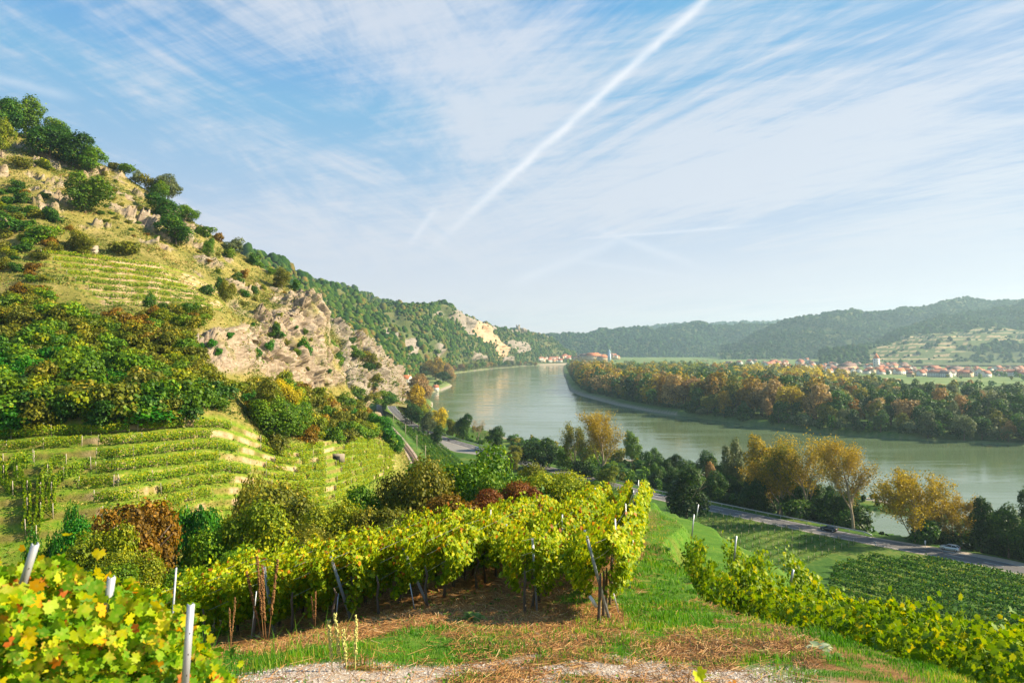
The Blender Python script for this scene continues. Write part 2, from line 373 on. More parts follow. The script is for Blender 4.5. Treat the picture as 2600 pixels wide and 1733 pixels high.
def valley(X, Y):
    dr = signed(X, Y, RIVER); dp = signed(X, Y, POND)
    jit = 2.0*fbm(X/25, Y/25, 0*X, 3)
    wide = 4+15*np.exp(-(((X-95)/60)**2+((Y-800)/170)**2))          # gravel bar at the island tip
    zl = np.where(Y > 420, 3.6, 5.5)+0*X
    zl = zl+1.2*ss(dr, 40, 300)*fbm(X/90, Y/90, 1+0*X, 3)
    zl = np.where(Y > 1300, zl+ss(Y, 1300, 3000)*14*(X > 250), zl)
    k = np.clip(dr/wide+jit*0.03, -1, 1)
    z = np.where(k > 0, zl*np.abs(k)**0.8, -3.0*np.clip(-k*2, 0, 1))
    kp = np.clip(dp/2.5, -1, 1); z = np.where(kp < 1, np.minimum(z, np.where(kp > 0, zl*kp, 2*kp)), z)
    return z
RIVERSIDE = np.vstack([ROAD[::6], ROAD[-1:], [(2000, 1300), (2000, 10)]])
def drop0(y): return np.interp(y, [-20, -3, 0, 5, 10, 16.7, 20, 28, 40, 60], [0.6, 1.45, 1.75, 3.3, 4.85, 6.62, 7.4, 8.5, 9.8, 11.5])
def spur(X, Y):
    yc = np.interp(X, [-40, -10, -7, -4.5, -1, 2, 8, 12], [23.5, 25.5, 26.5, 28.8, 33.5, 38, 45, 48])
    edge = 6.0+0.35*np.sin(Y*0.55)+3.6*ss(Y, 24, 42)+1.0*(1-ss(Y, 9, 19))
    dR = X-edge; dC = (Y-yc)*0.74; dL = -9.5-X
    fR = np.interp(dR, [-1, 0, 1.1, 4.3, 5.4, 8.2, 9.4, 12, 200], [0, 0.05, 1.75, 2.1, 3.9, 4.3, 6.0, 6.6, 6.6+188*0.66])
    fC = np.interp(dC, [0, 2, 14, 42, 90, 300], [0, 0.4, 3.3, 14.5, 44, 180])
    fL = np.interp(dL, [0, 3, 16, 30, 200], [0, 0.4, 3.2, 8.0, 90])*ss(Y, 4, 22)
    tot = np.sqrt(fR**2+fC**2)+fL+np.clip(-2.2-X, 0, 9)*0.19*ss(Y, 9, 18)
    return H-drop0(Y)-tot+0.10*fbm(X/1.6, Y/1.6, 0*X, 3)+0.5*ss(tot, 3, 12)*fbm(X/7, Y/7, 2+0*X, 3)
def ground_z(X, Y):
    X = np.asarray(X, float); Y = np.asarray(Y, float)
    v = valley(X, Y)
    drl = seg_dist(X, Y, RAIL); v = np.maximum(v, np.where((Y > 100) & (Y < 1200), 11.6-np.maximum(drl-3.2, 0)*0.42, -9))
    drd = seg_dist(X, Y, ROAD); f = ss(drd, 4.5, 7.5); lift = np.where((Y > 60) & (Y < 1300), 1-f, 0)
    v = v*(1-lift)+lift*5.5
    lo = inside(X, Y, RIVERSIDE) & (Y < 420) & (Y > 90); v = np.where(lo, np.minimum(v, np.interp(drd, [0, 8.5, 19, 60], [9, 5.5, 1.5, 1.0])), v)
    s = spur(X, Y)
    far = np.hypot(X, Y) > 230
    g = np.where(far, v, np.maximum(v, s))
    return g
def gz(x, y): return float(ground_z(np.array([x]), np.array([y]))[0])
def at(px, D): x = (px-1300)/F*D; return (x, D, gz(x, D))
def pyof(p): return HY+(H-p[2])*F/p[1]

def vfield(name, a, b, cols):  # helper for masks
    return None
def build_ground():
    pxs = np.concatenate([np.linspace(-6000, -700, 60), np.linspace(-690, 3300, 666), np.linspace(3320, 9000, 60)])
    Ds = np.concatenate([np.geomspace(1.4, 45, 470), np.geomspace(45.4, 700, 380), np.geomspace(706, 30000, 150)])
    PX, DD = np.meshgrid(pxs, Ds, indexing='ij'); X = (PX-1300)/F*DD; Y = DD
    Z = ground_z(X, Y)
    V = np.stack([X, Y, Z], -1).reshape(-1, 3)
    x, y, z = X.ravel(), Y.ravel(), Z.ravel()
    nz = fbm(x/2.2, y/2.2, 0*x+5, 4); nf = fbm(x/0.5, y/0.5, 0*x+9, 3)
    # gravel track near the camera, straw under the vines, green elsewhere
    gl = 11.7+0.35*np.sin(x*1.3)+1.0*nz+0.05*x
    gravel = ss(gl-y, -0.25, 0.55)*ss(x, -4.6, -3.6)*(1-ss(x, 3.4, 5.2))*(1-ss(nf+nz*0.8, 0.25, 0.65)*0.9)
    front = np.interp(x, [-12, -9, -6, -4, -2.4, -1, .2, 1, 2.6, 3.1, 9.5], [17.5, 17.0, 14.2, 14.0, 15.5, 17.6, 15.0, 13.3, 13.6, 21, 44])
    straw = ss(y-front, -1.6, 0.9+0*x)*(1-ss(x-(3.0+0.22*(y-16)), 0.1, 1.0))*ss(x, -12, -10)*(1-ss(y, 40, 46))
    straw = np.clip(straw+0.75*ss(nz+nf*0.5, 0.10, 0.38)*(y < 40)+1.0*ss(x+0.16*(14-y), 2.2, 3.8)*(1-ss(y, 15, 22))*ss(nf+nz, -.35, .15)-.9*ss(-nz-nf*.6, .12, .4), 0, 1)*(1-.6*ss(x, 5.8, 6.6))
    dr = signed(x, y, RIVER); stone = (1-ss(z, 1.2, 2.6))*(dr < np.where((y < 420) & (x > -60), 5, 40))*(y > 60)*np.where((x > 140) & (y < 700) & (y > 280), .25, 1.0)
    drl = seg_dist(x, y, RAIL)
    me = mesh_np('ground', V, [(grid_faces(len(pxs), len(Ds)), 0)], {'gravel': gravel, 'straw': straw, 'stone': stone}, True)
    m, nt, b = new_mat('ground_soil_and_grass')
    geo = nt.nodes.new('ShaderNodeNewGeometry'); P = geo.outputs['Position']
    def A(n): a = nt.nodes.new('ShaderNodeAttribute'); a.attribute_name = n; return a.outputs['Fac']
    g1 = noise_n(nt, P, 0.9, 6, 0.65); g2 = noise_n(nt, P, 6.0, 6, 0.7); g3 = noise_n(nt, P, 45, 4, 0.7); gl_ = noise_n(nt, P, 0.012, 5, 0.6)
    grass = ramp(nt, mth(nt, 'ADD', mth(nt, 'MULTIPLY', g1, 0.5), mth(nt, 'MULTIPLY', g2, 0.5)), [(0.3, (0.025, 0.075, 0.006)), (0.5, (0.07, 0.17, 0.010)), (0.68, (0.15, 0.20, 0.025)), (0.8, (0.22, 0.15, 0.045))])
    field = ramp(nt, gl_, [(0.3, (0.06, 0.12, 0.025)), (0.5, (0.14, 0.20, 0.05)), (0.7, (0.22, 0.25, 0.09))])
    sep = nt.nodes.new('ShaderNodeSeparateXYZ'); nt.links.new(P, sep.inputs[0])
    gm = noise_n(nt, P, 0.08, 7, 0.7)
    mead = ramp(nt, mth(nt, 'ADD', mth(nt, 'MULTIPLY', gm, 0.6), mth(nt, 'MULTIPLY', g1, 0.4)), [(0.32, (0.022, 0.050, 0.008)), (0.47, (0.040, 0.110, 0.010)), (0.56, (0.10, 0.155, 0.022)), (0.68, (0.19, 0.17, 0.05))])
    grass = mixc(nt, sstep(nt, sep.outputs[1], 40, 80), grass, mead)
    grass = mixc(nt, sstep(nt, sep.outputs[1], 350, 900), grass, field)
    st = ramp(nt, mth(nt, 'ADD', mth(nt, 'MULTIPLY', g2, 0.55), mth(nt, 'MULTIPLY', g3, 0.45)), [(0.32, (0.06, 0.028, 0.010)), (0.5, (0.23, 0.115, 0.04)), (0.7, (0.42, 0.26, 0.11))])
    vor = nt.nodes.new('ShaderNodeTexVoronoi'); nt.links.new(P, vor.inputs['Vector']); vor.inputs['Scale'].default_value = 26
    gv = mixc(nt, g2, ramp(nt, vor.outputs['Color'], [(0.1, (0.30, 0.24, 0.19)), (0.6, (0.48, 0.42, 0.36)), (0.9, (0.62, 0.57, 0.52))]), (0.36, 0.27, 0.19))
    stn = ramp(nt, g2, [(0.3, (0.16, 0.13, 0.10)), (0.7, (0.40, 0.35, 0.28))])
    c = mixc(nt, A('straw'), grass, st); c = mixc(nt, A('gravel'), c, gv); c = mixc(nt, A('stone'), c, stn)
    nt.links.new(c, b.inputs['Base Color']); b.inputs['Roughness'].default_value = 0.9; b.inputs['Specular IOR Level'].default_value = 0.15
    bm = nt.nodes.new('ShaderNodeBump'); bm.inputs['Strength'].default_value = 0.7; bm.inputs['Distance'].default_value = 0.04
    nt.links.new(mth(nt, 'ADD', g2, mth(nt, 'MULTIPLY', g3, 0.5)), bm.inputs['Height']); nt.links.new(bm.outputs[0], b.inputs['Normal'])
    me.materials.append(m)
    tag(link('ground', me), kind='structure')
build_ground()

def build_water():
    V = [(-30000, 60, 0), (30000, 60, 0), (30000, 30000, 0), (-30000, 30000, 0)]
    me = mesh_np('river', V, [([[0, 1, 2, 3]], 0)])
    m, nt, b = new_mat('river_water')
    b.inputs['Base Color'].default_value = (0.105, 0.15, 0.075, 1); b.inputs['Roughness'].default_value = 0.10
    b.inputs['IOR'].default_value = 1.33; b.inputs['Specular IOR Level'].default_value = 0.5
    geo = nt.nodes.new('ShaderNodeNewGeometry'); P = geo.outputs['Position']
    n1 = noise_n(nt, mapping(nt, P, (0.5, 0.9, 1), (0, 0, 0.6)), 0.9, 5, 0.6, 0.3); n2 = noise_n(nt, mapping(nt, P, (0.03, 0.10, 1), (0, 0, 0.25)), 0.8, 5, 0.65, 0.8)
    n3 = noise_n(nt, mapping(nt, P, (0.012, 0.05, 1), (0, 0, 0.3), (4, 4, 0)), 0.8, 5, 0.6, 1.2)
    h = mth(nt, 'ADD', mth(nt, 'MULTIPLY', n1, 0.25), mth(nt, 'MULTIPLY', n2, 1.6))
    bm = nt.nodes.new('ShaderNodeBump'); bm.inputs['Strength'].default_value = 0.30; bm.inputs['Distance'].default_value = 0.35
    nt.links.new(h, bm.inputs['Height']); nt.links.new(bm.outputs[0], b.inputs['Normal'])
    nt.links.new(mth(nt, 'ADD', 0.04, mth(nt, 'MULTIPLY', sstep(nt, n3, 0.42, 0.62), 0.17)), b.inputs['Roughness'])
    me.materials.append(m); tag(link('river_water', me), kind='structure')
build_water()

# ------------------------------------------------------------------ hills given as lofts through real depth lines
class Loft:
    def __init__(s, cols, kdist, dpx=4.0, px0=None, px1=None, smooth=0):
        cpx = np.array([c[0] for c in cols], float); kn = np.array([c[1] for c in cols], float)   # (ncol, K, 2)
        s.px = np.arange(px0 if px0 is not None else cpx[0], (px1 if px1 is not None else cpx[-1])+.1, dpx)
        K = kn.shape[1]; D = np.stack([np.interp(s.px, cpx, kn[:, k, 0]) for k in range(K)], 1)
        P = np.stack([np.interp(s.px, cpx, kn[:, k, 1]) for k in range(K)], 1)
        if smooth:
            w = np.hanning(smooth+2)[1:-1]; w /= w.sum(); pad = smooth//2
            for A in (D, P):
                for k in range(K):
                    A[:, k] = np.convolve(np.pad(A[:, k], (pad, smooth-1-pad), 'edge'), w, 'valid')
        s.Dk = D; s.Zk = H-(P-HY)/F*D; s.kd = kdist
        ts = []
        for k, n in enumerate(kdist): ts += list(k+np.arange(n)/n)
        s.t = np.array(ts+[len(kdist)])
        k = np.minimum(s.t.astype(int), K-2); f = s.t-k
        s.D = D[:, k]*(1-f)+D[:, k+1]*f; s.Z = s.Zk[:, k]*(1-f)+s.Zk[:, k+1]*f
        s.PX = np.repeat(s.px[:, None], len(s.t), 1); s.T = np.repeat(s.t[None], len(s.px), 0)
        s.X = (s.PX-1300)/F*s.D; s.Y = s.D.copy()
    def normals(s):
        P = np.stack([s.X, s.Y, s.Z], -1); a = np.gradient(P, axis=0); b = np.gradient(P, axis=1)
        n = np.cross(a, b); n /= np.linalg.norm(n, axis=-1, keepdims=True)+1e-9
        n[n[..., 2] < 0] *= -1; return n
    def shift(s, n, d):
        s.X += n[..., 0]*d; s.Y += n[..., 1]*d; s.Z += n[..., 2]*d
    def proj(s):
        s.U = 1300+F*s.X/s.Y; s.Vv = HY+(H-s.Z)*F/s.Y
        s.N = s.normals()
    def pick(s, px, py):
        d = (s.U-px)**2+(s.Vv-py)**2+0.02*s.Y
        i = np.unravel_index(np.argmin(d), d.shape); return np.array([s.X[i], s.Y[i], s.Z[i]]), i
    def at(s, px, t):          # a point at column px and parameter t
        i = np.clip((px-s.px[0])/(s.px[1]-s.px[0]), 0, len(s.px)-1.001); j = np.interp(t, s.t, np.arange(len(s.t)))
        j = np.minimum(j, len(s.t)-1.001); a, b = int(i), int(j); u, v = i-a, j-b
        def q(M): return M[a, b]*(1-u)*(1-v)+M[a+1, b]*u*(1-v)+M[a, b+1]*(1-u)*v+M[a+1, b+1]*u*v
        return np.array([q(s.X), q(s.Y), q(s.Z)])
    def build(s, name, attrs, mat, smooth=True):
        V = np.stack([s.X, s.Y, s.Z], -1).reshape(-1, 3)
        me = mesh_np(name, V, [(grid_faces(len(s.px), len(s.t)), 0)], {k: a.ravel() for k, a in attrs.items()}, smooth, [mat])
        return link(name, me)
def blob(U, V, pts, soft=14.0):
    """soft mask of a photo-space polygon evaluated on a surface (used only to say where rock is bare)"""
    P = np.array(pts, float); return ss(-signed(U, V, P), -soft, soft)

def slope_mat(name, rockc=((0.15, 0.11, 0.075), (0.32, 0.25, 0.185), (0.48, 0.40, 0.31)), far=False, grassc=((0.07, 0.10, 0.014), (0.20, 0.18, 0.040), (0.38, 0.29, 0.11))):
    m, nt, b = new_mat(name)
    geo = nt.nodes.new('ShaderNodeNewGeometry'); P = geo.outputs['Position']
    def A(n): a = nt.nodes.new('ShaderNodeAttribute'); a.attribute_name = n; return a.outputs['Fac']
    k = 0.15 if far else 1.0
    n1 = noise_n(nt, P, 0.10*k, 6, 0.65); n2 = noise_n(nt, P, 0.9*k, 7, 0.72); n3 = noise_n(nt, mapping(nt, P, (1, 1, 3.0), (0.25, 0.15, 0)), 0.45*k, 9, 0.75, 0.5)
    grass = ramp(nt, mth(nt, 'ADD', mth(nt, 'MULTIPLY', n1, 0.5), mth(nt, 'MULTIPLY', n2, 0.5)), [(0.34, grassc[0]), (0.48, grassc[1]), (0.66, grassc[2])])
    rock = ramp(nt, n3, [(0.30, rockc[0]), (0.5, rockc[1]), (0.68, rockc[2])])
    wall = ramp(nt, n2, [(0.3, (0.30, 0.19, 0.10)), (0.6, (0.58, 0.42, 0.25))])
    tread = ramp(nt, n2, [(0.3, (0.07, 0.165, 0.008)), (0.5, (0.16, 0.245, 0.015)), (0.68, (0.34, 0.28, 0.06))])
    if far: tread = ramp(nt, n2, [(0.3, (0.05, 0.085, 0.025)), (0.5, (0.10, 0.135, 0.04)), (0.7, (0.17, 0.165, 0.07))])
    c = mixc(nt, A('tread'), grass, tread); c = mixc(nt, A('rock'), c, rock); c = mixc(nt, A('wall'), c, wall)
    if not far:
        stain = noise_n(nt, mapping(nt, P, (1, 1, .35)), 0.16, 6, 0.7, 0.6); c = mixc(nt, mth(nt, 'MULTIPLY', mth(nt, 'MULTIPLY', sstep(nt, stain, .52, .66), A('rock')), .6), c, (0.19, 0.125, 0.06)); c = mixc(nt, mth(nt, 'MULTIPLY', mth(nt, 'MULTIPLY', sstep(nt, noise_n(nt, P, 0.35, 6, .7), .57, .64), A('rock')), .8), c, (0.13, 0.15, 0.03))
    c = mixc(nt, A('orange'), c, ramp(nt, n3, [(0.3, (0.36, 0.21, 0.11)), (0.6, (0.60, 0.42, 0.27))]))
    nt.links.new(c, b.inputs['Base Color']); b.inputs['Roughness'].default_value = 0.9; b.inputs['Specular IOR Level'].default_value = 0.15
    bm = nt.nodes.new('ShaderNodeBump'); bm.inputs['Strength'].default_value = 0.8; bm.inputs['Distance'].default_value = 0.5/k
    nt.links.new(mth(nt, 'ADD', n3, mth(nt, 'MULTIPLY', n2, 0.4)), bm.inputs['Height']); nt.links.new(bm.outputs[0], b.inputs['Normal'])
    return m

NT = 8                    # lower terraces
UT = 8                   # upper terraces
HCOLS = [(-900, [(40, 1850), (60, 1500), (80, 1130), (140, 830), (160, 620), (230, -100), (300, 100)]),
 (-500, [(42, 1750), (66, 1440), (86, 1110), (146, 810), (170, 640), (238, 60), (300, 180)]),
 (-200, [(45, 1620), (73, 1410), (94, 1095), (150, 790), (174, 650), (245, 220), (300, 340)]),
 (0, [(50, 1540), (76, 1400), (98, 1090), (150, 780), (176, 640), (250, 322), (300, 420)]),
 (100, [(50, 1530), (77, 1390), (99, 1083), (152, 775), (178, 632), (256, 355), (310, 450)]),
 (200, [(52, 1520), (79, 1380), (101, 1080), (155, 775), (184, 640), (262, 392), (310, 490)]),
 (300, [(55, 1500), (80, 1370), (102, 1075), (158, 780), (190, 655), (262, 435), (310, 530)]),
 (400, [(60, 1490), (87, 1345), (106, 1068), (163, 785), (196, 668), (262, 502), (310, 590)]),
 (500, [(66, 1470), (95, 1312), (111, 1062), (170, 790), (205, 700), (262, 572), (310, 660)]),
 (560, [(70, 1450), (101, 1296), (115, 1064), (178, 800), (208, 735), (262, 612), (310, 700)]),
 (620, [(76, 1430), (106, 1290), (120, 1086), (190, 900), (212, 790), (262, 650), (310, 730)]),
 (700, [(82, 1410), (113, 1284), (129, 1122), (202, 960), (220, 800), (262, 700), (310, 780)]),
 (760, [(88, 1390), (118, 1290), (135, 1130), (214, 965), (232, 768), (256, 736), (310, 810)]),
 (812, [(95, 1370), (126, 1285), (147, 1122), (226, 975), (242, 768), (250, 748), (300, 850)]),
 (824, [(98, 1362), (129, 1280), (150, 1120), (229, 980), (243, 800), (250, 780), (300, 880)]),
 (834, [(100, 1355), (131, 1278), (152, 1118), (232, 985), (244, 880), (252, 862), (300, 940)]),
 (850, [(104, 1350), (134, 1275), (156, 1114), (236, 1000), (247, 925), (256, 905), (300, 980)]),
 (875, [(108, 1340), (142, 1262), (165, 1112), (240, 1030), (252, 985), (262, 972), (305, 1020)]),
 (900, [(112, 1330), (150, 1250), (172, 1108), (243, 1058), (256, 1018), (270, 1006), (320, 1060)]),
 (960, [(150, 1300), (182, 1215), (197, 1118), (243, 1092), (264, 1066), (282, 1060), (330, 1100)]),
 (1010, [(176, 1280), (205, 1192), (214, 1142), (240, 1130), (265, 1120), (292, 1112), (335, 1135)]),
 (1035, [(190, 1270), (212, 1215), (222, 1196), (240, 1186), (262, 1172), (292, 1160), (335, 1170)]),
 (1070, [(200, 1300), (215, 1290), (226, 1282), (240, 1270), (262, 1252), (292, 1228), (335, 1210)])]
ROCKS = [[(470, 880), (520, 850), (610, 830), (650, 770), (735, 735), (760, 730), (815, 745), (830, 800), (835, 870), (845, 915), (870, 975), (800, 985), (740, 962), (640, 950), (560, 945)],
         [(310, 530), (350, 525), (405, 565), (395, 590), (330, 575)], [(275, 415), (300, 420), (330, 450), (300, 450)], [(430, 505), (470, 520), (490, 560), (450, 550)], [(505, 625), (540, 640), (545, 680), (505, 660)], [(0, 375), (50, 385), (60, 400), (0, 400)],
         [(620, 740), (660, 790), (640, 810), (580, 770)], [(240, 1030), (270, 1030), (262, 1050), (240, 1045)]]
hill = Loft(HCOLS, [10, NT*14, 60, UT*13, 90, 10], 3.0, smooth=7)
hill.Z = np.where(hill.T < 1, hill.Zk[:, 1][:, None]*hill.T+(hill.Zk[:, 1][:, None]-32*ss(hill.PX, -200, 300)-22)*(1-hill.T), hill.Z)
def facet(P, sc, seed):
    """piecewise tilted blocks: every cell of a jittered lattice is a plane of its own"""
    Q = P/np.array(sc)+seed*7.7; b = np.floor(Q).astype(np.int64); best = np.full(len(Q), 1e9); val = np.zeros(len(Q))
    for i in (-1, 0, 1):
        for j in (-1, 0, 1):
            for k in (-1, 0, 1):
                c = b+np.array([i, j, k]); h1 = _hash(c[:, 0]+seed, c[:, 1], c[:, 2]); h2 = _hash(c[:, 0], c[:, 1]+31+seed, c[:, 2]); h3 = _hash(c[:, 0], c[:, 1], c[:, 2]+57+seed); h4 = _hash(c[:, 0]+91, c[:, 1]+13, c[:, 2]+seed)
                p = c+np.stack([h1, h2, h3], 1); dv = Q-p; d = (dv**2).sum(1); m = d < best
                v = (h4-.5)*1.5+dv[:, 0]*(h2-.5)*1.4+dv[:, 1]*(h1-.5)*1.4+dv[:, 2]*(h3-.5)*1.6; val = np.where(m, v, val); best = np.minimum(best, d)
    return val
def shape_hill():
    h = hill; h.proj(); U, Vv = h.U.copy(), h.Vv.copy()
    tread = np.zeros_like(h.X); wall = np.zeros_like(h.X)
    # terraces: level strips with retaining walls
    for (k, N, w0, e0, e1) in ((1, NT, 0.20, -400, 1010), (3, UT, 0.3, 60, 570)):
        s_ = (h.T-k)*((h.T >= k) & (h.T <= k+1)); inz = (h.T >= k) & (h.T <= k+1)
        ext = ss(h.PX, e0-30, e0+30)*(1-ss(h.PX, e1-30, e1+20))
        if k == 3: ext = ext*(1-blob(U, Vv, [(0, 700), (150, 700), (300, 800), (300, 900), (0, 900)], 10))*(1-blob(U, Vv, [(430, 600), (500, 650), (600, 760), (700, 700), (600, 600)], 8))
        sn = s_*N; fl = np.floor(sn); fr = sn-fl
        st = (fl+np.where(fr < 1-w0, 0.12*fr/(1-w0), 0.12+0.88*(fr-1+w0)/w0))/N
        z0 = h.Zk[:, k][:, None]; z1 = h.Zk[:, k+1][:, None]; zt = z0+(z1-z0)*np.clip(st, 0, 1)
        vary = 0.75+0.5*fbm(h.X/9, h.Y/9, 3+0*h.X, 2)
        h.Z = np.where(inz, h.Z*(1-ext)+zt*ext, h.Z)
        tread = np.maximum(tread, inz*ext*(fr < 1-w0)); wall = np.maximum(wall, inz*ext*(fr >= 1-w0)*ss(fbm(h.PX/30, sn.astype(int)*3.1, 0*h.X, 2), -0.12, 0.22)*ss(h.PX, 190+0*h.PX, 270))
    rock = np.zeros_like(h.X)
    for r in ROCKS: rock = np.maximum(rock, blob(U, Vv, r, 9))
    x, y, z = h.X, h.Y, h.Z
    rn = fbm(x/14, y/14, z/14, 4)
    scat = ss(fbm(x/6, y/6, z/4, 4)+0.25*fbm(x/40, y/40, z/40, 2), 0.20, 0.34)*(h.T > 4.05)*(tread < .5)
    rock = np.clip(rock*ss(rn+0.25, -0.15, 0.15)+scat*0.9, 0, 1)
    n = h.normals()
    big = (1.0-tread)*(h.T > 2)*(1-np.exp(-((h.T-5)/0.03)**2))
    h.shift(n, big*2.6*fbm(x/26, y/26, z/26, 4)*(h.PX < 1000)+0.25*fbm(x/4, y/4, z/4, 3))
    # craggy rock: faceted blocks at three sizes, with ledges
    mk = rock > .02; d = np.zeros_like(x); P3 = np.stack([x[mk], y[mk], z[mk]], 1)
    led = vnoise(P3[:, 0]/9, P3[:, 1]/9, P3[:, 2]/1.5); rd = 1-np.abs(fbm(P3[:, 0]/13, P3[:, 1]/13, P3[:, 2]/22, 4, .6))*2
    d[mk] = 2.8*rd+facet(P3, (7, 7, 12), 1)*2.4+facet(P3, (2.9, 2.9, 4.6), 2)*1.25+facet(P3, (1.3, 1.3, 1.6), 3)*.5+.55*led-1.5
    h.shift(n, rock*(ss(rock, 0.2, 1)*d+0.25))

    h.rock = rock; h.tread = tread; h.wall = wall
    h.proj()
    h.build('hillside', {'rock': rock, 'tread': tread, 'wall': wall, 'orange': 0*x}, slope_mat('dry_hillside'), False)
shape_hill(); tag(bpy.data.objects['hillside'], kind='structure')

# second spur behind the cliff
R2 = [(700, [(330, 1010), (345, 950), (385, 800), (410, 720), (460, 800)]), (800, [(330, 1005), (350, 950), (385, 850), (415, 790), (460, 850)]),
      (830, [(332, 1006), (355, 960), (390, 870), (420, 800), (465, 860)]), (860, [(335, 1008), (362, 965), (400, 890), (430, 835), (475, 900)]), (890, [(340, 1012), (372, 975), (410, 900), (440, 850), (485, 920)]),
      (930, [(350, 1020), (385, 990), (425, 910), (455, 872), (505, 950)]), (960, [(362, 1026), (400, 1000), (440, 915), (470, 886), (520, 970)]), (985, [(375, 1030), (425, 1008), (455, 935), (485, 916), (530, 985)]),
      (1008, [(395, 1030), (450, 1014), (475, 975), (500, 955), (540, 995)]), (1022, [(410, 1032), (480, 1015), (500, 1000), (512, 988), (545, 1003)]), (1034, [(420, 1035), (490, 1022), (505, 1015), (515, 1008), (550, 1010)])]
ridge2 = Loft(R2, [6, 60, 50, 8], 3.0, smooth=5)
def shape_r2():
    h = ridge2; h.proj(); U, Vv = h.U, h.Vv
    x, y, z = h.X, h.Y, h.Z
    n = h.normals(); m1 = fbm(x/30, y/30, z/30, 4)
    rock = ss(m1+0.9*blob(U, Vv, [(840, 900), (900, 870), (960, 900), (1025, 960), (1035, 1020), (960, 1010), (880, 990)], 20)-0.12, 0.05, 0.3)
    ridged = 1-np.abs(fbm(x/18, y/18, z/8, 5, 0.6))*2; cr = 1-np.abs(fbm(x/6, y/6, z/14, 4, 0.6))*2
    e = 1-np.exp(-((h.T-3)/0.05)**2)
    P3 = np.stack([x.ravel(), y.ravel(), z.ravel()], 1); fc = (facet(P3, (12, 12, 20), 4)*4+facet(P3, (5, 5, 7), 5)*2.0).reshape(x.shape)
    h.shift(n, e*(rock*(5*ridged+1.5*cr+fc-3)+3*m1)*ss(h.T, 0.3, 0.8))
    h.proj(); h.rock = rock
    tag(h.build('rocky_spur', {'rock': rock, 'tread': 0*x, 'wall': 0*x, 'orange': 0*x}, slope_mat('spur_rock_and_grass', ((0.13, 0.105, 0.08), (0.27, 0.225, 0.18), (0.42, 0.365, 0.30)), grassc=((0.07, 0.085, 0.02), (0.15, 0.14, 0.045), (0.27, 0.22, 0.10))), False), kind='structure')
shape_r2()

# wooded hills: loft + bare rock + a wood of many crowns
def hillcols(sky, base, front=0.0):
    sx = [s[0] for s in sky]; out = []
    bx = [b[0] for b in base]
    for (px, py, D) in sky:
        bpy_ = np.interp(px, bx, [b[1] for b in base]); bD = np.interp(px, bx, [b[2] for b in base])
        out.append((px, [(bD*0.96, bpy_+2+55/bD*60), (bD, bpy_), ((bD+D)/2, (bpy_*0.47+py*0.53)), (D, py), (D*1.3, py+(880-py)*0.7+60)]))
    return out
def clump_mesh(seed, k=20):
    r = np.random.default_rng(seed)
    # low dome with rough outline made of tilted facets
    ph = [(0.15, 0), (0.95, 0.05), (1.0, 0.45), (0.62, 0.82)]
    n = 6; V = []
    for rr, zz in ph[1:]:
        for j in range(n):
            a = 2*math.pi*(j+0.5*r.random())/n; q = rr*(0.8+0.4*r.random()); V.append((q*math.cos(a), q*math.sin(a), zz*(0.8+0.4*r.random())))
    V.append((0.1*r.normal(), 0.1*r.normal(), 1.05))
    T = []
    for i in range(2):
        for j in range(n):
            a, b_, c, d = i*n+j, i*n+(j+1) % n, (i+1)*n+(j+1) % n, (i+1)*n+j
            T += [(a, b_, c), (a, c, d)]
    for j in range(n): T.append((2*n+j, 2*n+(j+1) % n, 3*n))
    return np.array(V), np.array(T)
CL = [clump_mesh(i) for i in range(5)]
def wood(name, P, R, label, mat, r, cat='wood'):
    Vs, Ts, Rs, off = [], [], [], 0
    n = len(P); kind = r.integers(0, len(CL), n); rn = r.random(n)
    for k in range(len(CL)):
        ii = np.where(kind == k)[0]
        if not len(ii): continue
        V0, T0 = CL[k]; a = r.random(len(ii))*6.28; ca, sa = np.cos(a), np.sin(a)
        X = V0[None, :, 0]*ca[:, None]-V0[None, :, 1]*sa[:, None]; Y = V0[None, :, 0]*sa[:, None]+V0[None, :, 1]*ca[:, None]
        q = R[ii][:, None]; Z = V0[None, :, 2]*np.ones((len(ii), 1))*(1.0+0.5*r.random(len(ii)))[:, None]
        V = np.stack([X*q, Y*q, Z*q*1.15-q*0.2], -1)+P[ii][:, None, :]
        T = T0[None]+(np.arange(len(ii))*len(V0))[:, None, None]+off
        Vs.append(V.reshape(-1, 3)); Ts.append(T.reshape(-1, 3)); Rs.append(np.repeat(rn[ii], len(V0)) + (r.random(len(ii)*len(V0))-.5)*.25); off += len(ii)*len(V0)
    V = np.concatenate(Vs); Rr = np.clip(np.concatenate(Rs), 0, 1)
    V = V+np.stack([fbm(V[:, 0]/3, V[:, 1]/3, V[:, 2]/3, 2)]*3, 1)*0.25*np.median(R)
    me = mesh_np(name, V, [(np.concatenate(Ts), 0)], {'rnd': Rr}, True, [mat])
    o = link(name, me); tag(o, label, cat, kind='stuff'); return o
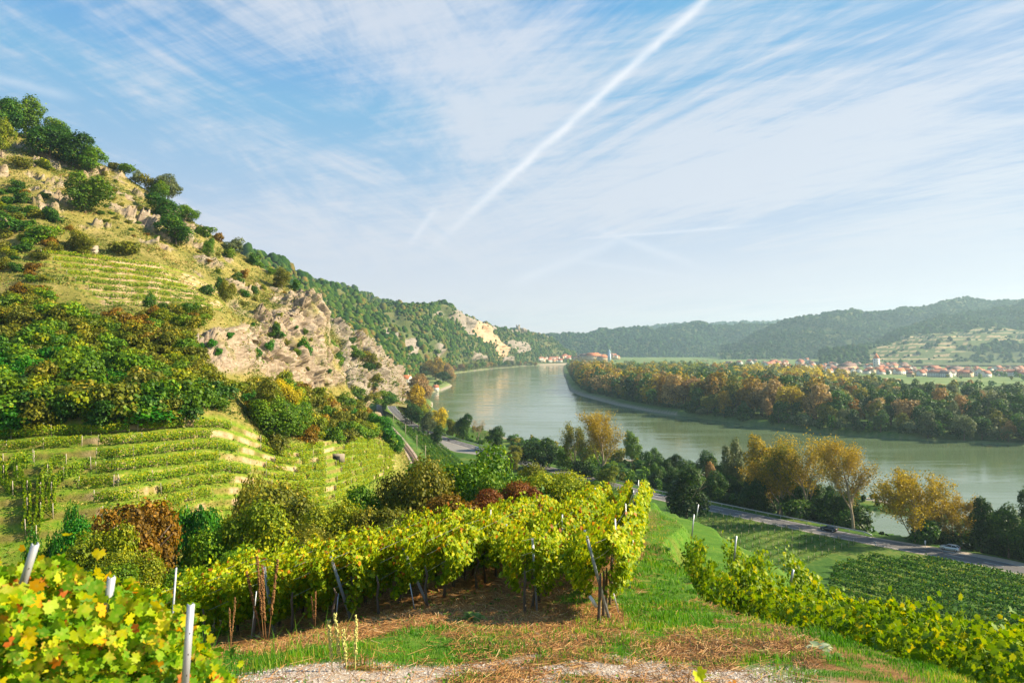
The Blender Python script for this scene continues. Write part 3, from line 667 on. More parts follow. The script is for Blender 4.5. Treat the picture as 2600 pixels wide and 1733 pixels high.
def hill_with_wood(name, sky, base, step, seed, woodname, label, mat_w, rocks=(), orange=(), clear=(), rsc=2.4, thin=1.0, relief=30.0, terraces=(), hillmat=None, keep=1.0):
    r = np.random.default_rng(seed)
    h = Loft(hillcols(sky, base), [3, 40, 40, 6], step, smooth=5); h.proj(); U, Vv = h.U.copy(), h.Vv.copy()
    x, y, z = h.X, h.Y, h.Z; L = np.median(y)/22
    n = h.normals(); e = (1-np.exp(-((h.T-3)/0.12)**2))*ss(h.T, 1.0, 1.6)
    h.shift(n, e*relief*(1-np.abs(fbm(x/L/2.4, y/L/2.4, z/L, 4))*2.2))
    rock = np.zeros_like(x); org = np.zeros_like(x); clr = np.zeros_like(x); ter = np.zeros_like(x)
    jt = 0.35*fbm(x/L*2, y/L*2, z/L*2, 3)
    for p_ in rocks: rock = np.maximum(rock, ss(blob(U, Vv, p_, 10)+jt, 0.45, 0.62))
    for p_ in orange: org = np.maximum(org, ss(blob(U, Vv, p_, 8)+jt*.6, 0.45, 0.55))
    for p_ in clear: clr = np.maximum(clr, ss(blob(U, Vv, p_, 14)+jt, 0.45, 0.6))
    for p_ in terraces: ter = np.maximum(ter, ss(blob(U, Vv, p_, 8)+jt*.5, 0.45, 0.6))
    sc = L/6
    ridged = 1-np.abs(fbm(x/(sc*1.2), y/(sc*1.2), z/(sc*2), 5, 0.62))*2
    h.shift(n, np.maximum(rock, org)*(sc*0.5*ridged))
    if terraces: h.Z = h.Z+ter*1.5*np.sin(z/3.2)
    h.proj()
    tag(h.build(name, {'rock': rock, 'tread': np.maximum(ter, 0), 'wall': ter*(np.sin(z/1.9) > 0.75), 'orange': org}, hillmat), kind='structure')
    # crowns, spread evenly in solid angle of the slope as seen from the valley
    P = np.stack([h.X, h.Y, h.Z], -1); A = np.linalg.norm(np.cross(np.gradient(P, axis=0), np.gradient(P, axis=1)), axis=-1)
    R0 = rsc
    w = A*(h.T > 1.0)*(h.T < 3.6); bare = np.maximum.reduce([rock, org, clr*0.85, ter*0.985]); w = w*(1-bare*0.96)
    thinm = ss(fbm(x/(L), y/(L), z/(L), 3)+thin, -0.1, 0.12); w = w*(0.12+0.88*thinm)
    cnt = int(w.sum()/(R0*R0*2.2)*keep); cnt = min(cnt, 36000)
    idx = r.choice(w.size, size=cnt, p=(w/w.sum()).ravel())
    i, j = np.unravel_index(idx, w.shape)
    i = np.clip(i, 1, w.shape[0]-2); j = np.clip(j, 1, w.shape[1]-2)
    u = r.random((cnt, 1)); v = r.random((cnt, 1))
    Q = P[i, j]*(1-u)*(1-v)+P[i+1, j]*u*(1-v)+P[i, j+1]*(1-u)*v+P[i+1, j+1]*u*v
    R = R0*np.clip(np.exp(r.normal(size=cnt)*.34-.12), .4, 2.0)*(1+.3*fbm(Q[:, 0]/(R0*12), Q[:, 1]/(R0*12), Q[:, 2]/(R0*12), 2))
    return h, wood(woodname, Q, R, label, mat_w, r)

WOOD_G = [(0.0, (0.014, 0.045, 0.008)), (0.45, (0.038, 0.085, 0.010)), (0.8, (0.080, 0.13, 0.016)), (0.95, (0.13, 0.12, 0.03)), (1.0, (0.20, 0.14, 0.035))]
hm_far = slope_mat('far_hill_ground', far=True, rockc=((0.13, 0.11, 0.09), (0.27, 0.23, 0.19), (0.40, 0.35, 0.30)), grassc=((0.04, 0.07, 0.02), (0.09, 0.115, 0.035), (0.17, 0.15, 0.06)))
wmat = leafmat('wood_foliage', WOOD_G, trans=0.12, objvar=0.0, spec=0.02, rough=.9)
hill_with_wood('back_hill', [(560, 640, 1500), (680, 676, 1600), (728, 690, 1650), (790, 708, 1750), (830, 720, 1800), (888, 735, 1850), (930, 752, 1950), (970, 768, 2050), (1040, 790, 2200), (1110, 830, 2300)],
    [(560, 870, 1300), (1110, 880, 1900)], 4.0, 1, 'hill_wood', 'hazy green wood on the back hill above the left bank', wmat, rsc=5, hillmat=hm_far, thin=1.0)
sky2 = [(600, 640, 850), (700, 672, 950), (740, 690, 1000), (786, 718, 1080), (822, 727, 1150), (854, 740, 1220), (890, 752, 1280), (922, 766, 1340), (976, 777, 1420), (1024, 780, 1480), (1072, 778, 1520), (1106, 770, 1650), (1126, 768, 1700),
        (1142, 778, 1780), (1160, 790, 1850), (1180, 801, 1920), (1211, 814, 2020), (1228, 820, 2090), (1262, 832, 2220), (1296, 838, 2340), (1312, 834, 2400), (1332, 838, 2600), (1364, 850, 2720), (1398, 864, 2800), (1432, 888, 2840), (1448, 903, 2860), (1462, 914, 2880)]
base2 = [(600, 960, 560), (800, 960, 640), (900, 955, 760), (1000, 968, 960), (1060, 962, 1120), (1100, 953, 1300), (1150, 940, 1640), (1200, 933, 1880), (1300, 925, 2270), (1350, 921, 2520), (1400, 920, 2640), (1462, 919, 2680)]
castle_hill, _ = hill_with_wood('castle_hill', sky2, base2, 2.6, 2, 'castle_hill_wood', 'green wood with autumn tints on the rocky castle hill', wmat, rsc=4.0, relief=22, hillmat=hm_far, thin=0.42,
    rocks=[[(1126, 768), (1150, 780), (1200, 812), (1205, 850), (1180, 860), (1150, 830), (1132, 810)], [(1100, 790), (1125, 800), (1110, 815), (1080, 812)], [(1275, 868), (1320, 868), (1345, 895), (1300, 900)], [(1010, 880), (1050, 880), (1048, 925), (1020, 925)], [(1090, 880), (1120, 890), (1110, 930), (1090, 920)],
           [(960, 855), (1000, 870), (990, 890), (950, 880)], [(1180, 895), (1225, 905), (1230, 915), (1190, 915)], [(1296, 836), (1340, 836), (1335, 845), (1300, 845)], [(1372, 850), (1392, 858), (1380, 868)], [(1240, 822), (1262, 832), (1250, 840)], [(1275, 905), (1305, 905), (1310, 922), (1270, 922)]],
    orange=[[(1195, 815), (1225, 815), (1262, 858), (1285, 885), (1282, 905), (1262, 912), (1240, 880), (1205, 868), (1190, 845)]],
    clear=[[(940, 800), (1000, 800), (1050, 850), (1130, 900), (1080, 935), (1000, 910), (950, 860)], [(1060, 820), (1110, 830), (1100, 850)], [(1140, 905), (1230, 912), (1240, 925), (1130, 932)], [(1360, 862), (1400, 880), (1430, 905), (1400, 905), (1370, 885)]])
wmatb = leafmat('far_wood_foliage', [(0.0, (0.014, 0.040, 0.012)), (0.5, (0.030, 0.068, 0.018)), (0.9, (0.055, 0.095, 0.020)), (1.0, (0.10, 0.09, 0.03))], trans=0.1, objvar=0.0, spec=0.0, rough=1.0)
hill_with_wood('distant_ridge', [(1440, 862, 5800), (1500, 850, 5800), (1600, 838, 5800), (1680, 826, 5800), (1740, 822, 5800), (1800, 822, 5800), (1860, 820, 5800), (1950, 817, 5800), (2020, 818, 5800), (2140, 830, 5800)], [(1440, 899, 5300), (2140, 899, 5300)], 6, 3, 'distant_wood', 'pale blue wood on the most distant ridge', wmatb, rsc=13, relief=24, hillmat=hm_far)
hill_with_wood('middle_ridge', [(1340, 868, 4000), (1395, 857, 4000), (1450, 849, 4000), (1500, 849, 4000), (1560, 847, 4000), (1610, 845, 4000), (1650, 840, 4000), (1700, 831, 4000), (1760, 828, 4000), (1850, 830, 4000), (1960, 834, 4000), (2050, 850, 4000)], [(1340, 910, 3500), (2050, 911, 3500)], 4, 4, 'middle_ridge_wood', 'blue green wood on the ridge behind the riverside town', wmatb, rsc=7, relief=50, hillmat=hm_far)
hill_with_wood('round_hill', [(1830, 911, 3300), (1870, 903, 3300), (1920, 878, 3300), (1960, 850, 3300), (2000, 824, 3300), (2040, 808, 3300), (2100, 800, 3300), (2180, 804, 3300), (2260, 797, 3300), (2350, 787, 3300), (2430, 772, 3300), (2500, 766, 3300), (2600, 764, 3300), (2800, 750, 3300), (3300, 740, 3300)], [(1830, 912, 2750), (3300, 912, 2750)], 4, 5, 'round_hill_wood', 'blue green wood on the broad hill behind the village', wmatb, rsc=5.6, relief=60, hillmat=hm_far)
hill_with_wood('terraced_hill', [(2080, 922, 2500), (2150, 908, 2520), (2230, 884, 2550), (2300, 850, 2600), (2400, 815, 2650), (2500, 795, 2700), (2560, 782, 2700), (2600, 768, 2700), (2700, 745, 2700), (2900, 700, 2700), (3300, 680, 2700)], [(2080, 923, 2000), (3300, 923, 2000)], 4, 6, 'terraced_hill_wood', 'darker green wood on the nearer right hill above terraces', wmatb, rsc=5.5, relief=40, hillmat=hm_far,
    terraces=[[(2230, 905), (2300, 880), (2420, 862), (2520, 852), (2700, 850), (2700, 885), (2520, 890), (2440, 905), (2400, 922), (2200, 920)]], clear=[[(2200, 905), (3000, 900), (3000, 930), (2200, 930)]])
# ------------------------------------------------------------------ trees, shrubs
HAZE_D = 0.00011
PAL = {
 'dg': [(0.0, (0.008, 0.026, 0.005)), (0.5, (0.022, 0.056, 0.009)), (0.85, (0.050, 0.095, 0.014)), (1.0, (0.09, 0.13, 0.02))],
 'g': [(0.0, (0.018, 0.048, 0.006)), (0.5, (0.055, 0.105, 0.012)), (0.85, (0.11, 0.165, 0.02)), (1.0, (0.20, 0.22, 0.03))],
 'em': [(0.0, (0.008, 0.045, 0.006)), (0.5, (0.026, 0.100, 0.010)), (1.0, (0.07, 0.16, 0.02))],
 'yg': [(0.0, (0.05, 0.085, 0.008)), (0.45, (0.15, 0.20, 0.016)), (0.85, (0.32, 0.33, 0.03)), (1.0, (0.45, 0.38, 0.05))],
 'ol': [(0.0, (0.03, 0.042, 0.008)), (0.5, (0.085, 0.095, 0.016)), (0.85, (0.16, 0.15, 0.028)), (1.0, (0.26, 0.19, 0.035))],
 'br': [(0.0, (0.04, 0.028, 0.006)), (0.45, (0.15, 0.098, 0.016)), (0.85, (0.24, 0.14, 0.028)), (1.0, (0.36, 0.2, 0.04))],
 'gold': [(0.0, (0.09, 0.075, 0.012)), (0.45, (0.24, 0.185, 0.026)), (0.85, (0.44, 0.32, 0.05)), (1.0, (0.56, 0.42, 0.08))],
 'yel': [(0.0, (0.10, 0.11, 0.012)), (0.45, (0.33, 0.28, 0.022)), (0.85, (0.58, 0.44, 0.04)), (1.0, (0.65, 0.5, 0.06))],
 'gw': [(0.0, (0.045, 0.065, 0.028)), (0.5, (0.11, 0.14, 0.06)), (1.0, (0.21, 0.23, 0.12))],
 'bare': [(0.0, (0.12, 0.08, 0.035)), (0.5, (0.27, 0.185, 0.085)), (1.0, (0.42, 0.30, 0.15))],
 'red': [(0.0, (0.04, 0.02, 0.008)), (0.4, (0.15, 0.045, 0.016)), (0.7, (0.20, 0.10, 0.02)), (1.0, (0.16, 0.17, 0.025))],
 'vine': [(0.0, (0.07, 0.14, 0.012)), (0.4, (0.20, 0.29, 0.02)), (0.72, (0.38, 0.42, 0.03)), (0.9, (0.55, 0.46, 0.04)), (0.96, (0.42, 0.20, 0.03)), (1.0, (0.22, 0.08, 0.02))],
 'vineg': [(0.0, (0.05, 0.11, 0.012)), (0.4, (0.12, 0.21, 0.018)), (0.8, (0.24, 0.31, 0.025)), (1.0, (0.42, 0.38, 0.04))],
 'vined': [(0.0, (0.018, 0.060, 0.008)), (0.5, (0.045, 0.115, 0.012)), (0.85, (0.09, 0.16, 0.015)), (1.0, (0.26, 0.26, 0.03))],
 'nearv': [(0.0, (0.04, 0.12, 0.010)), (0.42, (0.12, 0.26, 0.015)), (0.68, (0.30, 0.41, 0.025)), (0.86, (0.60, 0.50, 0.045)), (0.92, (0.62, 0.31, 0.04)), (0.96, (0.46, 0.15, 0.04)), (1.0, (0.26, 0.12, 0.07))],
}
PAL['dd'] = list(PAL['dg'])
for _k in PAL:      # every leaf palette made brighter and more saturated
    _g = {'gold': 1.12, 'bare': 1.2, 'dd': 1.35, 'dg': 2.0, 'g': 1.8, 'em': 1.7, 'ol': 1.75, 'br': 1.35}.get(_k, 1.1)
    out = []
    for p_, c in PAL[_k]:
        c = np.array(c)*_g; l = c@np.array([.25, .65, .1]); c = np.maximum(l+(c-l)*1.18, .0025); out.append((p_, tuple(c)))
    PAL[_k] = out
def where(px, py, x0, x1, y0, y1):
    h_ = ['left edge', 'far left', 'left part', 'centre left', 'centre', 'centre right', 'right part', 'far right', 'right edge'][int(min(8, max(0, (px-x0)/(x1-x0)*9)))]
    v_ = ['top', 'upper half', 'lower half', 'bottom'][int(min(3, max(0, (py-y0)/(y1-y0)*4)))]
    return h_+', '+v_
def LM(k, trans=0.3): return leafmat('foliage_'+k, PAL[k], trans=trans, objvar=0.10, hue=0.010)
BARK = simple('bark', (0.12, 0.09, 0.065), 0.9, var=0.35, bump=0.5, bscale=5)
BARKL = simple('pale_bark', (0.30, 0.24, 0.17), 0.9, var=0.3, bump=0.5, bscale=5)

def crown_pts(seed, n, rx, rz, zc, nb=14, br=(0.28, 0.45), flat=0.0, topn=0.0):
    """leaf centres and normals on a heap of leaf clumps filling an ellipsoid"""
    r = np.random.default_rng(seed)
    c = rand_unit(nb, r)*(0.30+0.48*r.random((nb, 1))); c[0] = 0
    c[:, 2] = np.where(c[:, 2] < 0, c[:, 2]*0.9, c[:, 2])
    if topn: c[:, :2] *= (1-topn*np.clip(c[:, 2:3]*0.5+0.5, 0, 1))
    R = br[0]+(br[1]-br[0])*r.random(nb); R[0] = 0.5*(1-topn*.4)
    w = R**2; b = r.choice(nb, size=int(n*1.7), p=w/w.sum())
    d = rand_unit(len(b), r); d[:, 2] = np.abs(d[:, 2])*np.where(r.random(len(b)) < 0.78, 1, -1)
    rad = R[b]*(0.72+0.36*r.random(len(b))**0.7)
    lum = (1+0.30*vnoise(d[:, 0]*3+b*5.1, d[:, 1]*3, d[:, 2]*3)+0.16*vnoise(d[:, 0]*8+b*5.1, d[:, 1]*8, d[:, 2]*8))*np.where(r.random(len(b)) < .07, 1.0+.35*r.random(len(b)), 1.0)
    P = c[b]+d*(rad*lum)[:, None]
    # drop most leaves buried inside other clumps
    keep = np.ones(len(P), bool)
    for i in range(nb):
        q = np.linalg.norm(P-c[i], axis=1) < R[i]*0.66; keep &= ~(q & (b != i) & (r.random(len(P)) < 0.85))
    P, d, b = P[keep][:n], d[keep][:n], b[keep][:n]
    N = d+0.75*rand_unit(len(P), r)+np.array([0, 0, 0.25])
    tone = np.clip(0.42+0.20*r.normal(size=len(P))+0.22*(r.random(nb)-0.5)[b]*2+0.12*P[:, 2], 0, 1)  # tone also climbs with height: sunlit crown tops painted into the leaf colour
    P = P*np.array([rx, rx, rz])+np.array([0, 0, zc])
    return P, N, tone, c*np.array([rx, rx, rz])+np.array([0, 0, zc]), R
def leaf_mesh(name, P, N, size, tone, shape, mat, r=None, aspect=1.0):
    V, Fc, k = leaves(P, N, size, shape, r, aspect)
    return mesh_np(name, V, [(Fc, 0)], {'rnd': np.repeat(tone, k)}, False, [mat])
def recolor(me, mat, name):
    m2 = me.copy(); m2.name = name; m2.materials.clear(); m2.materials.append(mat); return m2

def trunk_mesh(seed, h, r0, limbs, top, spread, mat=None, n=7):
    r = random.Random(seed); mb = MB()
    lean = (r.uniform(-.05, .05)*h, r.uniform(-.05, .05)*h)
    mb.tube([(0, 0, -0.4), (0.0, 0, h*0.15), (lean[0]*.5, lean[1]*.5, h*.5), (lean[0], lean[1], h)], [r0*1.35, r0, r0*.8, r0*.5], n)
    for i in range(limbs):
        a = i*6.283/limbs+r.uniform(-.4, .4); z0 = h*r.uniform(.55, 1.0); L = spread*r.uniform(.6, 1)
        mb.tube([(lean[0]*z0/h, lean[1]*z0/h, z0), (math.cos(a)*L*.45, math.sin(a)*L*.45, z0+(top-z0)*.45), (math.cos(a)*L, math.sin(a)*L, z0+(top-z0)*r.uniform(.7, .95))], [r0*.5, r0*.3, r0*.08], 5)
    return mb.mesh('trunk', [mat or BARK])

class Kind: pass
PROTO = {}
def proto(key, seed, n, rx, rz, zc, leaf, shape=LEAF_Q, nb=14, br=(0.28, 0.45), topn=0.0, trunk=None):
    P, N, tone, c, R = crown_pts(seed, n, rx, rz, zc, nb, br, topn=topn)
    r = np.random.default_rng(seed+99)
    me = leaf_mesh('crown', P, N, leaf*(0.7+0.6*r.random(len(P))), tone, shape, LM('g'), r)
    k = Kind(); k.h = zc+rz*0.95; k.w = 2*rx*0.95; k.me = me; k.var = {}; k.tr = trunk_mesh(seed, zc*0.9 if trunk is None else trunk[0], (rx*0.06 if trunk is None else trunk[1]), 6, zc+rz*.6, rx*.7)
    PROTO[key] = k
for i in range(4): proto('shrub%d' % i, 10+i, 1500, 2.5, 2.2, 1.6, 0.33, nb=9+i, br=(.3, .5))
for i in range(4): proto('near%d' % i, 20+i, 15000, 3.4, 3.0, 2.6, 0.135, LEAF_5, nb=22, br=(.2, .38))
for i in range(3): proto('tree%d' % i, 30+i, 7000, 4.2, 4.9, 4.7, 0.30, nb=20, br=(.22, .4), trunk=(4.0, .2))
for i in range(3): proto('conic%d' % i, 40+i, 5500, 3.8, 6.5, 7.0, 0.33, nb=20, br=(.2, .34), topn=0.75)
for i in range(4): proto('isl%d' % i, 50+i, 2000, 8.5, 12.0, 13.5, 1.05, nb=16, br=(.24, .42), topn=0.3*(i % 2))
def variant(key, pal):
    k = PROTO[key]
    if pal not in k.var: k.var[pal] = recolor(k.me, LM(pal), 'crown_'+pal)
    return k.var[pal]
def shrub(key, pal, pos, w, h, label, group, rz=None, name='shrub', cat='shrub'):
    k = PROTO[key]; o = bpy.data.objects.new(name, variant(key, pal)); COL.objects.link(o)
    o.location = pos; o.rotation_euler = (0, 0, random.random()*6.28 if rz is None else rz); o.scale = (w/k.w, w/k.w, h/k.h)
    return tag(o, label, cat, group)
def tree(key, pal, pos, w, h, label, group, name='broadleaf_tree', cat='tree', tmat=None):
    k = PROTO[key]; e = empty(name, pos, random.random()*6.28, (w/k.w, w/k.w, h/k.h)); tag(e, label, cat, group)
    t = bpy.data.objects.new('trunk', k.tr); COL.objects.link(t); t.parent = e
    c = bpy.data.objects.new('crown', variant(key, pal)); COL.objects.link(c); c.parent = e
    return e

# trees with an open crown whose limbs show (poplars and willows in autumn)
def open_tree(seed, h, w, leafn, leaf, pal, up=0.55, first=0.18, barkm=None, levels=3, tips_only=True, vase=1.0):
    r = random.Random(seed); mb = MB(); tips = []
    def grow(p, d, L, rad, lev):
        pts = [p]; q = p.copy(); dd = d.copy(); k = 4
        for i in range(k):
            dd = dd+Vector((r.uniform(-.16, .16), r.uniform(-.16, .16), r.uniform(-.02, .12)*(1.4 if lev else .3))); dd.normalize()
            q = q+dd*(L/k); pts.append(q.copy())
        rr = [rad*(1-0.62*i/k) for i in range(k+1)]
        mb.tube([tuple(a) for a in pts], rr, 6 if lev < 2 else 4, cap=False)
        if lev >= 2:
            for a in pts[1:]: tips.append((a, lev))
        if lev >= levels: return
        nchild = (7, 6, 5, 4)[lev]
        for j in range(nchild):
            f = first+(1-first)*(j+r.random()*.6)/nchild if lev == 0 else 0.25+0.75*(j+r.random())/nchild
            f = min(f, .98); i = min(int(f*k), k-1); b = pts[i].lerp(pts[i+1], f*k-i)
            a = r.random()*6.283 if lev else j*2.4+r.uniform(-.5, .5)
            side = Vector((math.cos(a), math.sin(a), 0)); side = (side-dd*side.dot(dd)).normalized()
            ndv = (dd*up+side*(1-up)*vase+Vector((0, 0, 0.18))).normalized()
            L2 = (w*0.62*(1-0.45*f) if lev == 0 else L*r.uniform(.42, .62))
            if lev == 0: L2 = max(L2, h*(1-f)*0.55)
            grow(b, ndv, L2, rad*(1-0.6*f)*0.55, lev+1)
        if lev == 0:
            pass
    grow(Vector((0, 0, -0.3)), Vector((0, 0, 1)), h*0.72, h*0.020, 0)
    zmax = max(t[0].z for t in tips); s = h/zmax
    tm = mb.mesh('trunk', [barkm or BARKL])
    for v in tm.vertices: v.co *= s
    T = np.array([tuple(t[0]*s) for t in tips]); rr = np.random.default_rng(seed)
    idx = rr.integers(0, len(T), leafn)
    P = T[idx]+rr.normal(size=(leafn, 3))*np.array([1, 1, 1.1])*h*0.030
    N = rand_unit(leafn, rr)+np.array([0.1, 0, .35])
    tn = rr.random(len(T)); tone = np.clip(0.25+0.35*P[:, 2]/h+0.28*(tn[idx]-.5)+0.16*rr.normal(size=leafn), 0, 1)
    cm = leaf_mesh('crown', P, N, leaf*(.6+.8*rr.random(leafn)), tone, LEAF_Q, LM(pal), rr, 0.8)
    return tm, cm
OT = {}
def place_open(key, pos, label, name='poplar_tree', cat='tree', group=None, sc=1.0, rz=0):
    tm, cm = OT[key]; e = empty(name, pos, rz, (sc, sc, sc)); tag(e, label, cat, group)
    t = bpy.data.objects.new('trunk', tm); COL.objects.link(t); t.parent = e
    c = bpy.data.objects.new('crown', cm); COL.objects.link(c); c.parent = e
    return e

def hpick(px, py, h=hill): p, i = h.pick(px, py); return p
# --- single trees and bushes of the left hillside, one by one (photo column, foot row, width, height in photo pixels, tone)
WORDS = {'dg': 'dark green', 'dd': 'dark green', 'g': 'green', 'em': 'emerald green', 'yg': 'yellow green', 'ol': 'olive', 'br': 'brownish', 'gold': 'golden brown', 'yel': 'yellow', 'gw': 'grey green', 'bare': 'bare brown', 'red': 'dark red'}
HT = [(12, 350, 90, 95, 'dg', 'tree on the ridge at the left edge of the picture'), (62, 352, 110, 112, 'g', 'broad tree on the ridge, second from the left edge'), (128, 402, 120, 95, 'dg', 'wide tree below the ridge group at the top left'), (3, 398, 62, 85, 'yg', 'tree at the left edge under the ridge trees'),
 (140, 372, 70, 70, 'g', 'tree on the skyline right of the broad ridge tree'), (190, 425, 105, 85, 'dg', 'spreading tree on the upper slope above the lone round tree'), (232, 442, 70, 62, 'g', 'tree at the lower end of the ridge group'), (243, 392, 40, 24, 'yg', 'round bush alone on the skyline'),
 (288, 432, 34, 22, 'ol', 'low bush on the skyline right of the round bush'), (326, 438, 44, 34, 'g', 'bush on the skyline above the rocks'), (360, 455, 34, 42, 'gw', 'small airy tree on the skyline'), (382, 486, 42, 42, 'ol', 'bush just below the skyline beside the airy trees'),
 (432, 508, 72, 66, 'gw', 'wide airy tree on the skyline above the rock ledge'), (405, 512, 54, 54, 'g', 'tree leaning against the airy skyline tree'), (340, 492, 46, 34, 'yg', 'bush on the slope left of the skyline trees'), (316, 538, 34, 48, 'dg', 'small pointed tree above the rock ledge'),
 (216, 543, 122, 104, 'g', 'large round tree alone in the middle of the upper slope'), (414, 562, 92, 74, 'dg', 'large tree below the skyline, right of the rock ledge'), (446, 628, 98, 78, 'dg', 'large tree directly below another dark tree'), (478, 566, 64, 46, 'g', 'bush on the skyline right of the large trees'),
 (520, 604, 56, 36, 'g', 'low bush on the skyline between larger ones'), (557, 616, 26, 30, 'br', 'small upright bush on the skyline'), (596, 642, 52, 40, 'gw', 'round bush on the lower skyline'), (583, 664, 32, 30, 'g', 'bush just below the round skyline bush'), (644, 674, 42, 38, 'dg', 'tree on the skyline above the cliff slope'),
 (664, 678, 22, 18, 'g', 'tiny bush beside the skyline tree'), (688, 698, 22, 24, 'g', 'small bush on the skyline above the cliff'), (716, 738, 50, 54, 'ol', 'tree on the brow just above the cliff'), (750, 738, 30, 36, 'dg', 'small tree standing at the top edge of the cliff'), (530, 650, 34, 52, 'g', 'upright bush on the slope above the cliff'),
 (600, 722, 36, 32, 'dg', 'bush in the middle of the grass above the cliff'), (621, 708, 24, 24, 'br', 'bush beside the bush above the cliff'), (646, 748, 22, 28, 'dg', 'small bush on the grass near the bare rock'), (526, 750, 38, 36, 'dg', 'bush at the right end of the upper vineyard'),
 (383, 780, 32, 42, 'dg', 'pointed tree at the foot of the upper vineyard'), (415, 797, 32, 30, 'dg', 'round bush at the foot of the upper vineyard'), (132, 566, 56, 44, 'dg', 'bush on the slope left of the big round tree'), (78, 548, 42, 34, 'g', 'bush on the slope near the left edge'), (36, 588, 80, 44, 'dg', 'wide bush at the left edge of the middle slope'),
 (112, 614, 84, 42, 'g', 'wide bush above the upper vineyard'), (205, 645, 74, 62, 'ol', 'tree just above the upper vineyard'), (320, 648, 80, 44, 'ol', 'spreading bush above the middle of the upper vineyard'), (60, 640, 48, 26, 'dg', 'low bush left of the upper vineyard'), (575, 770, 46, 60, 'ol', 'tree at the lower right corner of the upper vineyard'),
 (700, 856, 28, 42, 'dg', 'tree growing out of the cliff face'), (560, 742, 30, 46, 'dg', 'bush between the upper vineyard and the cliff'), (770, 905, 40, 50, 'em', 'bush in a cleft low in the cliff'), (50, 430, 56, 30, 'ol', 'bush in the dry grass near the left edge'), (110, 430, 60, 28, 'yg', 'low bushes below the ridge trees'),
 (700, 1120, 130, 130, 'g', 'large tree at the foot of the cliff woods'), (735, 1108, 110, 110, 'g', 'tall tree above the lower terraces'), (672, 1085, 95, 120, 'ol', 'tall tree left of the yellow topped tree'), (722, 1045, 100, 85, 'yel', 'tree with a yellow top under the cliff'),
 (380, 1068, 150, 52, 'em', 'broad thicket above the lower terraces'), (245, 1075, 52, 28, 'em', 'low bush left of the broad emerald thicket'), (960, 1105, 80, 60, 'em', 'dense bush above the railway'), (1000, 1150, 60, 62, 'em', 'dense bush right above the railway line'), (700, 1150, 60, 62, 'ol', 'thin brownish bush at the corner of the terraces')]
for i, (px, py, w, h_, pal, txt) in enumerate(HT):
    if i < 8: w *= 1.06; h_ *= 1.03
    p = hpick(px, py-2); s = p[1]/F
    big = w*s > 8
    p[2] -= 0.25
    if h_*s > 6.5: tree('tree%d' % (i % 3), pal, p, w*s, h_*s, WORDS[pal]+' '+txt, None)
    else: shrub('shrub%d' % (i % 4), pal, p, w*s, h_*s, WORDS[pal]+' '+txt, None)
def scatter(poly, n, wr, hr, pals, label, group, surf=hill, seed=0, keys=('shrub0', 'shrub1', 'shrub2', 'shrub3'), name='shrub', cat='shrub', sink=0.3):
    r = random.Random(seed); P = np.array(poly, float); lo, hi = P.min(0), P.max(0); c = 0; pts = []
    tries = 0
    while c < n and tries < n*60:
        tries += 1
        x = r.uniform(lo[0], hi[0]); y = r.uniform(lo[1], hi[1])
        if not inside(np.array([x]), np.array([y]), P)[0]: continue
        if any((x-a)**2+((y-b)*1.5)**2 < (0.55*(hi[0]-lo[0])/max(n, 4)**.5)**2*0.35 for a, b in pts): continue
        pts.append((x, y)); p, _ = surf.pick(x, y); w = r.uniform(*wr); pal = r.choice(pals)
        p = p.copy(); p[2] -= sink; sz = 'small ' if w < wr[0]+(wr[1]-wr[0])/3 else ('large ' if w > wr[1]-(wr[1]-wr[0])/3 else '')
        shrub(r.choice(keys), pal, p, w, w*r.uniform(*hr), sz+label.replace('#', WORDS[pal])+', '+where(x, y, lo[0], hi[0], lo[1], hi[1]), group.replace('#', WORDS[pal]), r.random()*6.28, name, cat); c += 1
scatter([(0, 800), (60, 760), (200, 800), (330, 850), (430, 890), (530, 950), (640, 1010), (420, 1000), (300, 930), (150, 890), (0, 890), (-60, 860)], 85, (3.4, 6.4), (.5, .85), ['g', 'ol', 'ol', 'yg', 'ol', 'g', 'ol', 'g'], '# shrub in the upper thicket between the vineyards', '# shrubs of the upper thicket', seed=1)
scatter([(-60, 870), (0, 880), (150, 885), (300, 925), (420, 990), (650, 1030), (650, 1060), (560, 1056), (440, 1062), (300, 1070), (150, 1082), (0, 1085), (-60, 1080)], 78, (4.4, 7.6), (.6, .95), ['g', 'dg', 'g', 'em', 'g', 'yg', 'dg', 'ol'], '# shrub in the lower thicket between the vineyards', '# shrubs of the lower thicket', seed=31)
scatter([(620, 960), (740, 985), (850, 1010), (930, 1050), (1000, 1105), (1025, 1150), (1010, 1160), (940, 1120), (850, 1125), (760, 1125), (680, 1070), (620, 1040)], 62, (3.5, 6.5), (.7, 1.0), ['g', 'ol', 'yg', 'g', 'ol', 'br'], '# shrub on the wooded slope below the cliff', '# shrubs below the cliff', seed=2)
scatter([(0, 480), (90, 470), (160, 560), (230, 640), (110, 650), (120, 740), (180, 800), (60, 790), (0, 800), (-40, 640)], 55, (2.6, 5.0), (.45, .8), ['g', 'ol', 'br', 'dg', 'yg', 'ol'], '# bush on the slope left of the upper vineyard', '# bushes left of the upper vineyard', seed=3, name='bush')
scatter([(230, 800), (330, 810), (430, 800), (560, 790), (470, 870), (520, 930), (430, 900), (330, 860)], 40, (3.0, 5.5), (.5, .9), ['ol', 'g', 'br', 'ol', 'yg'], '# bush between the upper vineyard and the cliff foot', '# bushes near the cliff foot', seed=4)
scatter([(260, 440), (340, 480), (430, 560), (520, 620), (620, 700), (740, 730), (700, 780), (600, 740), (500, 640), (380, 620), (250, 560)], 55, (1.2, 2.8), (.5, .9), ['g', 'ol', 'br', 'ol', 'yg'], '# low bush on the dry upper slope', '# low bushes on the dry upper slope', seed=5, name='bush')
